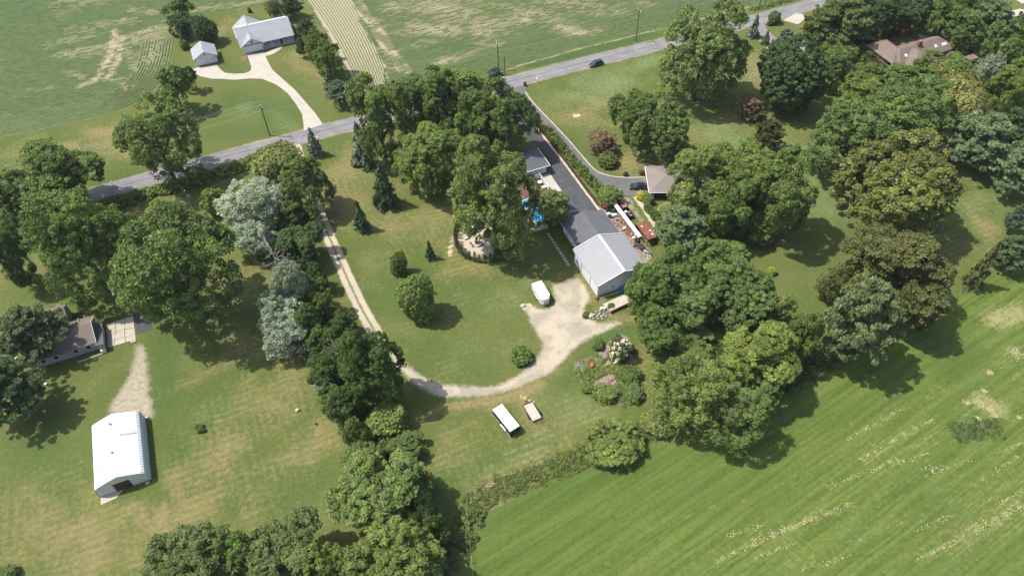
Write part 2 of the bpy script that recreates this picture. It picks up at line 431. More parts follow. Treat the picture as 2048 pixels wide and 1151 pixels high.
# ------------------------------------------------------------------ ground materials
def turf(b, v, mow=True):
    big = b.noise(.018, 3, v); mid = b.noise(.11, 4, v, .6); sm = b.noise(1.1, 6, v, .75); fine = b.noise(3.2, 4, v, .8)
    c = b.mix(b.ss(big, .35, .65), (.072, .099, .024), (.096, .112, .032))
    c = b.mix(b.ss(mid, .42, .72), c, (.110, .122, .038))
    wob = b.math('MULTIPLY', mid, 7.0)
    def stripes(d, per):
        return b.math('SINE', b.math('ADD', b.math('MULTIPLY', b.dot(v, d), 2 * math.pi / per), wob))
    s1 = stripes((E2[0], E2[1], 0), 1.5); s2 = stripes((E1[0], E1[1], 0), 1.7)
    streak = b.noise(1.0, 4, b.scalev(b.rot(v, -GA), (.16, 1.5, 1)), .65)
    streak2 = b.noise(1.0, 3, b.scalev(b.rot(v, -GA), (1.5, .14, 1)), .65)
    dk = b.math('ADD', b.math('MULTIPLY', b.math('SUBTRACT', sm, .5), .9), b.math('MULTIPLY', b.math('SUBTRACT', mid, .5), 1.1))
    dk = b.math('ADD', dk, b.math('MULTIPLY', b.math('SUBTRACT', streak, .5), .55))
    dk = b.math('ADD', dk, b.math('MULTIPLY', b.math('SUBTRACT', streak2, .5), .4))
    dk = b.math('ADD', dk, b.math('MULTIPLY', s1, b.math('MULTIPLY', b.ss(mid, .42, .62), .12))); dk = b.math('ADD', dk, b.math('MULTIPLY', s2, b.math('MULTIPLY', b.ss(mid, .58, .40), .07)))
    dry = b.ss(b.math('ADD', b.math('ADD', b.attr('dry'), .08), dk), .12, 1.0)
    c = b.mix(b.ss(b.math('ADD', b.attr('lush'), b.math('MULTIPLY', dk, .6)), .1, .8), c, (.052, .090, .025))
    c = b.mix(b.math('MULTIPLY', b.ss(b.math('ADD', b.attr('pale'), b.math('MULTIPLY', dk, .7)), .15, .9), .95), c, (.130, .168, .070))
    c = b.mix(dry, c, (.190, .158, .070))
    c = b.mix(b.ss(b.math('ADD', b.attr('soil'), b.math('MULTIPLY', dk, .5)), .42, .62), c, (.42, .34, .23))
    k = b.math('ADD', b.math('MULTIPLY', fine, 1.1), b.math('MULTIPLY', sm, .95))
    return b.scl(c, b.math('ADD', k, -.02)), fine, dk, mid, sm

def mat_turf():
    b = NB('turf'); v = b.pos()
    c, fine, *_ = turf(b, v)
    b.bsdf(c, .95, 0, .1, fine, .6, .08)
    return b.m

def mat_overturf(name, core, lo, hi, noise_amt=1.0, rough=.95, bs=.4):
    """stone, gravel or soil that thins out into turf towards its outline"""
    b = NB(name); v = b.pos()
    c, fine, dk, mid, sm = turf(b, v)
    k, h = core(b, v, fine, mid, sm)
    f = b.ss(b.math('ADD', b.attr('edge'), b.math('MULTIPLY', b.math('ADD', b.math('SUBTRACT', sm, .5), b.math('MULTIPLY', b.math('SUBTRACT', mid, .5), .8)), noise_amt * 3)), lo, hi)
    if name == 'lane_gravel':
        f = b.math('MULTIPLY', f, b.math('SUBTRACT', 1.0, b.math('MULTIPLY', b.ss(b.math('ADD', b.attr('mid'), b.math('MULTIPLY', b.math('SUBTRACT', sm, .5), 1.2)), .35, .75), .75)))
    b.bsdf(b.mix(f, c, k), rough, 0, .15, h, bs, .06)
    return b.m

def core_gravel(b, v, fine, mid, sm):
    g = b.noise(7.0, 4, v, .8)
    c = b.mix(b.ss(mid, .35, .7), (.41, .355, .265), (.33, .29, .23))
    c = b.mix(b.ss(sm, .5, .8), c, (.36, .31, .23))
    return b.scl(c, b.math('ADD', b.math('MULTIPLY', g, .8), .62)), g

def core_pad(b, v, fine, mid, sm):
    g = b.noise(8.0, 4, v, .8)
    c = b.mix(b.ss(b.noise(.16, 4, v, .6), .42, .58), (.37, .32, .24), (.27, .24, .19))
    c = b.mix(b.ss(sm, .5, .75), c, (.36, .30, .20))
    c = b.mix(b.math('MULTIPLY', b.ss(b.noise(.45, 5, v, .7), .56, .72), .7), c, (.17, .165, .07))
    return b.scl(c, b.math('ADD', b.math('MULTIPLY', g, .8), .62)), g

def core_greygravel(b, v, fine, mid, sm):
    g = b.noise(6.0, 4, v, .8)
    c = b.mix(b.ss(sm, .4, .7), (.32, .28, .22), (.19, .165, .095))
    return b.scl(c, b.math('ADD', b.math('MULTIPLY', g, .8), .6)), g

def core_dirt(b, v, fine, mid, sm):
    c = b.mix(b.ss(sm, .4, .7), (.25, .20, .165), (.15, .12, .095))
    c = b.mix(b.ss(mid, .5, .7), c, (.33, .27, .21))
    return b.scl(c, b.math('ADD', b.math('MULTIPLY', fine, .8), .6)), fine

def core_red(b, v, fine, mid, sm):
    c = b.mix(b.ss(sm, .4, .7), (.22, .12, .09), (.13, .08, .06))
    return b.scl(c, b.math('ADD', b.math('MULTIPLY', fine, .9), .55)), fine

def mat_crop():
    b = NB('crop_soil'); v = b.pos()
    mid = b.noise(.11, 4, v, .6); sm = b.noise(1.1, 4, v, .65); fine = b.noise(4, 3, v, .7)
    st = b.noise(1.0, 5, b.scalev(b.rot(v, -GA), (.07, 1.1, 1)), .7)
    soil = b.mix(sm, (.27, .225, .155), (.37, .31, .225))
    green = b.mix(st, (.085, .100, .040), (.165, .165, .075))
    f = b.math('ADD', b.attr('bare'), b.math('ADD', b.math('MULTIPLY', b.math('SUBTRACT', st, .5), 1.5), b.math('ADD', b.math('MULTIPLY', b.math('SUBTRACT', mid, .5), .5), b.math('ADD', b.math('MULTIPLY', b.math('SUBTRACT', sm, .5), 1.1), b.math('MULTIPLY', b.math('SUBTRACT', fine, .5), 1.0)))))
    c = b.mix(b.ss(f, .36, .98), green, soil)
    b.bsdf(b.scl(c, b.math('ADD', b.math('MULTIPLY', fine, .7), .62)), .95, 0, .1, fine, .4, .06)
    return b.m

def mat_hay():
    b = NB('hay_grass'); v = b.pos(); rv = b.rot(v, -R(31))
    mid = b.noise(.12, 4, v, .6); sm = b.noise(1.0, 6, v, .8); fine = b.noise(3.0, 4, v, .85)
    st = b.noise(1.0, 4, b.scalev(rv, (.035, .9, 1)), .6); st2 = b.noise(1.0, 4, b.scalev(rv, (.10, 2.6, 1)), .7)
    wv = b.math('SINE', b.math('ADD', b.math('MULTIPLY', b.dot(v, (-math.sin(R(31)), math.cos(R(31)), 0)), 2 * math.pi / 3.6), b.math('MULTIPLY', mid, 5.0)))
    c = b.mix(b.ss(st, .40, .60), (.076, .116, .022), (.110, .146, .032))
    c = b.mix(b.math('MULTIPLY', b.ss(st2, .5, .75), .8), c, (.150, .172, .058))
    c = b.mix(b.math('MULTIPLY', b.ss(mid, .5, .75), .5), c, (.095, .145, .045))
    d = b.math('ADD', b.math('MULTIPLY', b.math('SUBTRACT', sm, .5), 1.0), b.math('MULTIPLY', b.math('SUBTRACT', st2, .5), .9))
    c = b.mix(b.ss(b.math('ADD', b.attr('deep'), b.math('MULTIPLY', d, 1.0)), .1, .9), c, (.050, .092, .020))
    c = b.mix(b.math('MULTIPLY', b.ss(b.math('ADD', b.attr('straw'), d), .25, .8), .75), c, (.30, .27, .13))
    k = b.math('ADD', b.math('ADD', b.math('MULTIPLY', fine, 1.2), b.math('MULTIPLY', sm, 1.3)), b.math('MULTIPLY', wv, .05))
    b.bsdf(b.scl(c, b.math('ADD', k, -.25)), .95, 0, .1, b.math('ADD', fine, b.math('MULTIPLY', sm, 1.5)), .9, .15)
    return b.m

def mat_asphalt(name, ca, cb, crack=(.05, .05, .05), wear=.5, tan=None):
    b = NB(name); v = b.pos()
    rv = b.scalev(b.rot(v, -GA), (.1, .9, 1))
    mid = b.noise(.25, 4, v, .6); fine = b.noise(14, 3, v, .8); st = b.noise(1.2, 4, rv, .6)
    c = b.mix(b.math('ADD', b.math('MULTIPLY', b.ss(mid, .35, .7), .6), b.math('MULTIPLY', b.ss(st, .4, .7), .4)), ca, cb)
    if tan: c = b.mix(b.math('MULTIPLY', b.ss(b.noise(.35, 5, v, .7), .56, .72), wear), c, tan)
    q = b.n('ShaderNodeTexVoronoi'); q.feature = 'DISTANCE_TO_EDGE'; q.inputs['Scale'].default_value = .23
    b.t.links.new(v, q.inputs['Vector'])
    c = b.mix(b.math('MULTIPLY', b.ss(b.math('ADD', q.outputs['Distance'], b.math('MULTIPLY', fine, .006)), .004, .012, 1.0, 0.0), .55), c, crack)
    b.bsdf(b.scl(c, b.math('ADD', b.math('MULTIPLY', fine, .35), .82)), .85, 0, .3, fine, .2, .02)
    return b.m

M = {}
M['turf'] = mat_turf()
M['crop'] = mat_crop()
M['hay'] = mat_hay()
M['road'] = mat_asphalt('worn_asphalt', (.155, .15, .15), (.225, .215, .21), (.07, .07, .07), .5, (.27, .255, .24))
M['tar'] = simple('tar_seal', (.10, .10, .105), .7, var=.3, scale=.8)
M['asphalt'] = mat_asphalt('dark_asphalt', (.052, .054, .058), (.075, .076, .08), (.03, .03, .03), .35, (.22, .19, .15))
M['asphalt_worn'] = mat_asphalt('grey_asphalt', (.10, .097, .098), (.135, .128, .125), (.06, .06, .06), .6, (.24, .20, .15))
M['concrete'] = simple('pale_concrete', (.37, .34, .285), .9, var=.2, scale=.35, fine=6, dirt=(.40, .34, .27), dirt_amt=.35)
M['concrete2'] = simple('weathered_concrete', (.38, .345, .29), .9, var=.22, scale=.6, fine=7, dirt=(.24, .2, .16), dirt_amt=.5)
M['curb'] = simple('curb_concrete', (.40, .34, .27), .9, var=.25, scale=.7)
M['lane'] = mat_overturf('lane_gravel', core_gravel, .15, .75, .22)
M['gravel'] = mat_overturf('white_gravel', core_gravel, .2, 1.1, .5)
M['pad'] = mat_overturf('packed_gravel', core_pad, .0, 1.3, .7)
M['greygravel'] = mat_overturf('grey_gravel', core_greygravel, .1, 1.7, 1.3)
M['dirt'] = mat_overturf('garden_soil', core_dirt, .1, .9, .5)
M['redmulch'] = mat_overturf('red_mulch', core_red, .05, .35, .2)
M['sandpad'] = mat_overturf('pale_stone_dust', core_gravel, .1, .6, .25)
M['shoulder'] = mat_overturf('road_shoulder', core_dirt, .3, 1.0, .35)

# ------------------------------------------------------------------ the ground, fields, roads and paths
def axis(lo, hi, st, far):
    a = list(np.arange(lo, hi + st, st)); q = st; x = hi
    up = []
    while x < far: q *= 1.5; x += q; up.append(x)
    q = st; x = lo; dn = []
    while x > -far: q *= 1.5; x -= q; dn.append(x)
    return np.array(dn[::-1] + a + up)

def make_ground():
    xs, ys = axis(-195, 200, .9, 5000), axis(38, 262, .9, 5000)
    X, Y = np.meshgrid(xs, ys); n, k = X.shape
    v = np.stack([X.ravel(), Y.ravel(), np.zeros(X.size)], 1)
    i = np.arange(n * k).reshape(n, k)
    q = np.stack([i[:-1, :-1], i[:-1, 1:], i[1:, 1:], i[1:, :-1]], -1).reshape(-1, 4)
    me = bpy.data.meshes.new('ground')
    me.vertices.add(len(v)); me.vertices.foreach_set('co', v.ravel())
    me.loops.add(q.size); me.loops.foreach_set('vertex_index', q.ravel())
    me.polygons.add(len(q)); me.polygons.foreach_set('loop_start', np.arange(0, q.size, 4))
    me.update(calc_edges=True)
    for c, a in paint(v[:, :2], ('dry', 'lush', 'pale', 'soil')).items():
        me.attributes.new(c, 'FLOAT', 'POINT').data.foreach_set('value', a.astype(np.float32))
    me.materials.append(M['turf'])
    o = bpy.data.objects.new('ground', me); C.objects.link(o); o['kind'] = 'structure'
make_ground()
TURF = ('dry', 'lush', 'pale', 'soil')

HEAD = PL([(-60,287),(0,275),(130,250),(245,222),(300,190),(330,155),(345,120),(352,75)])     # where the crop turns round the yard
_cl = [P(0,275) - E1 * 260] + smooth(HEAD, 2) + PL([(356,50),(400,33),(460,20),(525,11),(575,3),(604,-3),(612,0),(660,75),(722,187)])
_cr = [P(860,176), P(1010,141), P(1140,104), P(1340,55), P(1512,12)]
CROP = _cl + _cr + [P(1512,12) + E1 * 420, P(1512,12) + E1 * 420 + E2 * 500, P(0,275) - E1 * 260 + E2 * 700]
STRIP = [P(612,-8), P(724,192), P(776,156), P(694,-8)]
def strip_soil(vv):
    b = paint(vv, ('bare',))['bare']
    return {'bare': np.where(pip(vv, STRIP), 1.7, b * .95)}
sheet('crop_field', CROP, .004, M['crop'], 2.0, .12, ('bare',), extra=strip_soil, seed=2)

HAYEDGE = PL([(905,1300),(915,1180),(948,1085),(962,1030),(1060,985),(1180,930),(1290,895),(1400,870),(1560,800),(1700,720),(1830,660),(1900,600),(1960,560),(2060,528)])
HAY = smooth(HAYEDGE, 2) + [P(2060,528) + np.array([160., 60.]), np.array([330., 140.]), np.array([330., -80.]), np.array([-12., -80.])]
sheet('hay_field', HAY, .004, M['hay'], 1.6, .15, ('deep', 'straw'), seed=3)

ROADC = PL([(212,381.5),(404,327),(690,251),(1014,165),(1208,116.5),(1330,86.5),(1478,49),(1640,5)])
_d0 = ROADC[0] - ROADC[1]; _d1 = ROADC[-1] - ROADC[-2]
ROADC = [ROADC[0] + _d0 / np.linalg.norm(_d0) * 250] + ROADC + [ROADC[-1] + _d1 / np.linalg.norm(_d1) * 320]
ROADC = smooth(ROADC, 2)
sheet('road_shoulder', ribbon(ROADC, 3.9), .010, M['shoulder'], 1.0, .12, TURF, seed=4)
sheet('road', ribbon(ROADC, 2.85), .030, M['road'], 2.0, .05, seed=5)
sheet('road_centre_seal', ribbon([p + np.array([-.1, .25]) for p in ROADC], .16), .034, M['tar'], 1.5, .07, seed=6)

DRIVE = PL([(497,110),(530,106),(548,96)]) 
drv = PL([(494,109),(529,104),(534,120),(545,140),(565,158),(590,180),(612,205),(631,227),(646,249),(608,262),(607,246),(604,228),(592,208),(575,186),(552,169),(525,158),(500,157),(470,160),(440,158),(425,158),(415,156),(402,153),(390,147),(385,139),(394,135.5),(433,129.5),(440,138),(450,146),(468,148),(490,147),(501,142),(503,135)])
sheet('concrete_driveway', drv, .05, M['concrete'], 1.5, 0, thick=.08, seed=7)
sheet('concrete_walk', smooth(PL([(528,113),(545,109),(557,102),(566,94.5),(561,93),(552,98),(540,103),(530,105.5)]), 1, True), .046, M['concrete'], .8, 0, thick=.08, seed=8)
sheet('mulch_bed', smooth(PL([(529,105),(528,100),(545,94),(560,91),(564,94),(552,99),(540,103.5)]), 1, True), .016, M['redmulch'], .5, .05, TURF, seed=9)
sheet('stone_bed', smooth(PL([(481,112),(494,112),(496,120),(484,123),(479,118)]), 1, True), .016, M['redmulch'], .4, .05, TURF, seed=10)
sheet('concrete_apron', PL([(1566,41),(1592,27),(1606,29),(1610,37),(1603,44),(1596,49)]), .045, M['concrete'], 1.0, 0, thick=.08, seed=11)
sheet('asphalt_spur', smooth(PL([(1498,62),(1518,52),(1527,46),(1533,57),(1543,68),(1556,80),(1570,88),(1555,90),(1540,84),(1525,70)]), 1, True), .040, M['road'], 1.0, .03, seed=12)

GO = np.array([19.4, 110.4])           # south-west corner of the metal garage
right_drive = PL([(1022,179),(1036,173),(1052,170),(1052,182),(1060,197),(1085,225),(1110,250),(1140,282),(1165,312),(1185,335),(1200,345),(1225,352),(1255,354),(1292,353),(1299,398),(1262,392),(1235,386),(1213,380),(1196,366),(1172,338),(1140,305),(1105,265),(1075,232),(1052,200),(1040,186)])
sheet('asphalt_driveway', right_drive, .036, M['asphalt_worn'], 1.5, .03, thick=.05, seed=13)
left_drive = [G(GO, 8.3, 22), G(GO, 13.1, 22), G(GO, 13.1, 12), G(GO, 14.0, 12), G(GO, 13.9, 20), G(GO, 13.4, 47), G(GO, 13.0, 62), G(GO, 13.0, 76), G(GO, 13.2, 86), G(GO, 9.8, 86), G(GO, 9.2, 70), G(GO, 9.0, 55), G(GO, 8.4, 44), G(GO, 8.2, 30)]
sheet('asphalt_driveway', left_drive, .037, M['asphalt'], 1.5, .03, thick=.05, seed=14)
sheet('drive_edging', ribbon([G(GO, 13.75, 24), G(GO, 13.7, 47), G(GO, 13.35, 62), G(GO, 13.3, 74)], .3), .07, M['curb'], .8, .04, thick=.1, seed=15)
sheet('drive_edging', ribbon(smooth(PL([(1051,184),(1060,198),(1085,226),(1110,251),(1140,283),(1165,313),(1185,336),(1200,346.5),(1225,353),(1255,355.5),(1290,354)]), 2), .16), .06, M['curb'], .8, .02, thick=.1, seed=16)
sheet('dirt_yard', PL([(1225,385),(1262,392),(1268,402),(1285,425),(1302,452),(1318,470),(1312,485),(1290,470),(1262,430),(1238,408)]), .012, M['greygravel'], .8, .1, TURF, seed=17)
sheet('gravel_strip', PL([(1262,392),(1285,386),(1303,408),(1320,445),(1330,470),(1318,474),(1303,452),(1285,425)]), .018, M['sandpad'], .8, .1, TURF, seed=18)
sheet('junk_ground', [G(GO, 13.4, 27), G(GO, 17.8, 27), G(GO, 18.2, 6), G(GO, 15.2, 4), G(GO, 13.2, 12)], .014, M['dirt'], .7, .1, TURF, seed=19)
sheet('concrete_path', [G(GO, 5.6, 43.5), G(GO, 8.4, 43.5), G(GO, 8.2, 28.4), G(GO, 6.9, 28.4)], .055, M['concrete2'], .8, 0, thick=.1, seed=20)
sheet('paver_terrace', [G(GO, -7, 43.8), G(GO, 5.4, 43.8), G(GO, 5.4, 26.2), G(GO, -6.5, 26.2)], .05, simple('brown_pavers', (.15, .105, .085), .9, var=.3, scale=.9), 1.0, 0, thick=.08, seed=21)

lane_c = smooth(PL([(588,286),(594,300),(600,330),(620,380),(632,412),(650,455),(672,505),(697,562),(722,615),(745,655),(766,692),(790,722)]), 2)
def mid_attr(pl):
    return lambda vv: {'mid': np.exp(-(segdist(vv, [np.array(p) for p in pl]) / .36) ** 2)}
sheet('gravel_lane', ribbon(lane_c, 1.95), .012, M['lane'], .45, .05, TURF, extra=mid_attr(lane_c), seed=22)
sheet('gravel_pad', smooth(PL([(772, 712), (800, 748), (840, 782), (878, 797), (900, 800), (952, 796), (1004, 786), (1049, 773), (1095, 755), (1122, 734), (1143, 710), (1164, 692), (1195, 675), (1223, 659), (1251, 649), (1244, 638), (1213, 642), (1195, 642), (1178, 631), (1173, 616), (1187, 599), (1178, 581), (1168, 560), (1157, 551), (1136, 560), (1108, 563), (1095, 577), (1108, 602), (1095, 617), (1067, 609), (1048, 602), (1042, 616), (1051, 636), (1065, 664), (1081, 689), (1074, 708), (1053, 730), (1032, 748), (1004, 762), (983, 770), (935, 768), (900, 765), (878, 766), (845, 748), (812, 718), (796, 694), (784, 684)]), 2, True), .020, M['pad'], .55, .06, TURF, seed=24)
sheet('gravel_patch', smooth(PL([(212,836),(210,806),(230,778),(252,752),(262,722),(266,684),(299,684),(301,730),(305,775),(314,815),(310,842),(280,836),(250,836)]), 1, True), .012, M['greygravel'], .7, .1, TURF, seed=25)
sheet('garden_bed', smooth(PL([(1145,745),(1150,722),(1185,708),(1215,680),(1240,662),(1262,672),(1270,715),(1290,765),(1285,800),(1240,812),(1195,805),(1180,785),(1160,765)]), 1, True), .012, M['dirt'], .6, .1, TURF, seed=26)
sheet('fire_pit_circle', smooth(PL([(910,480),(920,452),(946,444),(985,454),(1008,470),(1014,492),(985,514),(945,518),(916,504)]), 2, True), .012, M['sandpad'], .5, .06, TURF, seed=27)
sheet('spruce_mulch', smooth(PL([(848,512),(858,505),(872,508),(878,516),(866,524),(852,522)]), 1, True), .012, M['sandpad'], .3, .05, TURF, seed=28)
sheet('round_lawn_edging', smooth(PL([(1318,408),(1345,402),(1372,412),(1372,440),(1345,452),(1318,436),(1312,420)]), 2, True), .016, M['sandpad'], .4, .03, TURF, seed=29)
sheet('round_lawn', smooth(PL([(1321,410),(1345,405),(1369,414),(1369,438),(1345,449),(1321,434),(1316,420)]), 2, True), .020, M['turf'], .6, .03, TURF, seed=30)
sheet('mulch_bed', smooth(PL([(1205,352),(1262,350),(1292,338),(1285,352),(1240,354)]), 1, True), .010, M['dirt'], .5, .05, TURF, seed=31)
sheet('garden_path', smooth(PL([(1720,107),(1733,118),(1748,133),(1757,146),(1764,148),(1760,138),(1745,122),(1730,109)]), 1, True), .02, M['concrete'], .6, 0, thick=.05, seed=32)
sheet('garden_path', smooth(PL([(1835,83),(1842,74),(1856,69),(1862,72),(1850,79),(1843,86)]), 1, True), .02, M['concrete'], .6, 0, thick=.05, seed=33)
sheet('shrub_bed', smooth(PL([(1500,68),(1510,76),(1525,92),(1545,108),(1580,110),(1620,100),(1640,80),(1600,62),(1560,84)]), 1, True), .014, M['dirt'], .6, .06, TURF, seed=34)
sheet('asphalt_driveway', [G((-91.1, 98.8), x, y) for x, y in ((8.5, 1.0), (11.9, 1.2), (12.3, 9), (12.2, 22), (8.5, 22))], .03, M['asphalt'], 1.0, .04, seed=35)

# ------------------------------------------------------------------ foliage
def mat_leaf(name, trans=.36, rough=.55, hue=.10, spec=.25):
    """tint comes from the plant's own colour, varied leaf clump by leaf clump"""
    b = NB(name)
    oi = b.n('ShaderNodeObjectInfo')
    t = b.attr('tone'); q = b.attr('hue')
    c = b.scl(oi.outputs['Color'], b.math('ADD', b.math('MULTIPLY', t, 1.0), .56))
    warm = b.mix(1.0, c, (1.18, 1.10, .80), 'MULTIPLY')
    c = b.mix(b.ss(q, .35, 1.0), c, warm)
    p = b.n('ShaderNodeBsdfPrincipled'); b.set(p.inputs['Base Color'], c); p.inputs['Roughness'].default_value = rough
    p.inputs['Specular IOR Level'].default_value = spec
    tr = b.n('ShaderNodeBsdfTranslucent'); b.set(tr.inputs[0], b.mix(1.0, c, (1.5, 1.6, .8), 'MULTIPLY'))
    mx = b.n('ShaderNodeMixShader'); mx.inputs[0].default_value = trans
    b.t.links.new(p.outputs[0], mx.inputs[1]); b.t.links.new(tr.outputs[0], mx.inputs[2]); b.t.links.new(mx.outputs[0], b.out.inputs[0])
    return b.m
M['leaf'] = mat_leaf('leaves')
M['needle'] = mat_leaf('needles', .12, .6)
M['silver'] = mat_leaf('silver_leaves', .2, .6)
M['petal'] = mat_leaf('petals', .2, .7)
M['bark'] = simple('bark', (.10, .08, .062), .95, var=.45, scale=2.2)
M['palebark'] = simple('pale_bark', (.24, .21, .18), .95, var=.35, scale=2.0)
M['deadwood'] = simple('dead_wood', (.36, .33, .30), .9, var=.3, scale=2.0)

def unit(a):
    return a / np.maximum(np.linalg.norm(a, axis=-1, keepdims=True), 1e-9)

def leaf_mesh(name, pos, nrm, size, tone, hue, mat, rng, aspect=1.5, droop=None):
    """one four-sided leaf spray per point, facing nrm"""
    n = len(pos)
    ref = unit(rng.normal(size=(n, 3))) if droop is None else droop
    a = unit(np.cross(nrm, ref)); b = np.cross(a, nrm)
    s = (size if np.ndim(size) else np.full(n, size)) * rng.uniform(.7, 1.3, n)
    a = a * (s / 2)[:, None]; b = b * (s * aspect / 2)[:, None]
    k = nrm * (s * .18)[:, None]
    v = np.stack([pos - b, pos + a * 1.0 - k, pos + b, pos - a * 1.0 - k], 1).reshape(-1, 3)
    me = bpy.data.meshes.new(name)
    me.vertices.add(4 * n); me.vertices.foreach_set('co', v.astype(np.float32).ravel())
    me.loops.add(4 * n); me.loops.foreach_set('vertex_index', np.arange(4 * n))
    me.polygons.add(n); me.polygons.foreach_set('loop_start', np.arange(0, 4 * n, 4))
    me.update(calc_edges=True)
    me.attributes.new('tone', 'FLOAT', 'FACE').data.foreach_set('value', tone.astype(np.float32))
    me.attributes.new('hue', 'FLOAT', 'FACE').data.foreach_set('value', hue.astype(np.float32))
    me.materials.append(mat)
    return me

def sph(n, rng):
    i = np.arange(n) + .5
    ph = np.arccos(1 - 2 * i / n); th = math.pi * (1 + 5 ** .5) * i
    p = np.stack([np.cos(th) * np.sin(ph), np.sin(th) * np.sin(ph), np.cos(ph)], 1)
    return unit(p + rng.normal(0, .55 / math.sqrt(n), p.shape))

def crown_mesh(name, seed, clumps, cr, per, leaf, mat, flat=-.72, rough=.2, lobes=7, inner=.25, up=.45, rnd=.75, squash=.75, aspect=1.5):
    """broad crown inside the unit ball: leaf clumps set on an uneven, lobed outline"""
    rng = np.random.default_rng(seed)
    d = sph(clumps, rng)
    d = d[d[:, 2] > flat]
    lb = unit(rng.normal(size=(lobes, 3)) * (1, 1, .7)); lk = rng.uniform(.6, 1.2, lobes)
    bump = (np.exp(6 * (d @ lb.T - 1)) * lk).max(1)
    r = (1 - rough) * .92 + rough * 1.15 * bump + rng.normal(0, .05, len(d))
    r = np.clip(r, .5, 1.08) - cr * .5
    c = d * r[:, None]
    ni = int(len(d) * inner)
    ci = unit(rng.normal(size=(ni, 3))) * rng.uniform(.25, .72, (ni, 1)); ci = ci[ci[:, 2] > -.6]
    c = np.vstack([c, ci]); d = np.vstack([d, unit(ci)])
    k = len(c)
    rad = cr * rng.uniform(.7, 1.3, k)
    tone = rng.normal(.5, .16, k); hue = rng.uniform(0, 1, k) ** 2
    idx = np.repeat(np.arange(k), per)
    n = len(idx)
    q = unit(rng.normal(size=(n, 3)) + d[idx] * .55 + np.array([0, 0, up]))
    rr = rng.uniform(.55, 1.05, n) ** .6
    pos = c[idx] + q * (rad[idx] * rr)[:, None] * np.array([1, 1, squash])
    nrm = unit(q * .8 + np.array([0, 0, .35]) + rng.normal(size=(n, 3)) * rnd * .6)
    hr = np.percentile(np.hypot(pos[:, 0], pos[:, 1]), 98); zt, zb = np.percentile(pos[:, 2], 99), np.percentile(pos[:, 2], 1)
    pos[:, :2] /= hr; pos[:, 2] = np.where(pos[:, 2] > 0, pos[:, 2] / zt, pos[:, 2] * .92 / -zb)
    return leaf_mesh(name, pos, nrm, leaf, np.clip(tone[idx] + rng.normal(0, .14, n), 0, 1), np.clip(hue[idx] * .7 + rng.uniform(0, .4, n), 0, 1), mat, rng, aspect)

def lobed_mesh(name, seed, lobes, clumps, cr, per, leaf, mat, lr=(.26, .44), rnd=.95, up=.5, squash=.62, flat=-.6, fill=.34, aspect=1.5, reach=(.42, .72)):
    """broad crown built of separate limb masses with gaps between them, each mass a skin of leaf clumps"""
    rng = np.random.default_rng(seed)
    d = sph(lobes, rng); d = unit(d + rng.normal(0, .22, d.shape)); d = d[d[:, 2] > flat]
    lc = d * rng.uniform(*reach, (len(d), 1)); lw = rng.uniform(*lr, len(d))
    lc = np.vstack([lc, [[0, 0, .12], [.1, -.1, -.25]]]); lw = np.append(lw, [.45, .4]); d = np.vstack([d, [[0, 0, 1], [0, 0, .2]]])
    pr = lw ** 2 / (lw ** 2).sum(); li = rng.choice(len(lw), clumps, p=pr)
    q = unit(rng.normal(size=(clumps, 3)) + d[li] * .9 + np.array([0, 0, .35]))
    c = lc[li] + q * (lw[li] * rng.uniform(.72, 1.08, clumps))[:, None] * np.array([1, 1, .85]); cd = q
    # drop clumps buried inside another mass
    dist = np.linalg.norm((c[:, None] - lc[None]) / (lw[None, :, None] * np.array([1, 1, .85])), axis=2).min(1)
    k = (dist > .62) | (rng.random(clumps) < fill)
    c, cd, li = c[k], cd[k], li[k]
    n0 = len(c); rad = cr * rng.uniform(.65, 1.3, n0)
    lt = rng.normal(0, .10, len(lw)); tone = rng.normal(.5, .15, n0) + lt[li]; hue = rng.uniform(0, 1, n0) ** 2
    idx = np.repeat(np.arange(n0), per); n = len(idx)
    q = unit(rng.normal(size=(n, 3)) + cd[idx] * .5 + np.array([0, 0, up]))
    pos = c[idx] + q * (rad[idx] * rng.uniform(.5, 1.08, n) ** .6)[:, None] * np.array([1, 1, squash])
    nrm = unit(q * .8 + np.array([-.12, 0, .4]) + rng.normal(size=(n, 3)) * rnd * .6)
    hr = np.percentile(np.hypot(pos[:, 0], pos[:, 1]), 98); zt, zb = np.percentile(pos[:, 2], 99), np.percentile(pos[:, 2], 1)
    pos[:, :2] /= hr; pos[:, 2] = np.where(pos[:, 2] > 0, pos[:, 2] / zt, pos[:, 2] * .9 / -zb)
    return leaf_mesh(name, pos, nrm, leaf, np.clip(tone[idx] + rng.normal(0, .16, n), 0, 1.2), np.clip(hue[idx] * .7 + rng.uniform(0, .4, n), 0, 1), mat, rng, aspect)

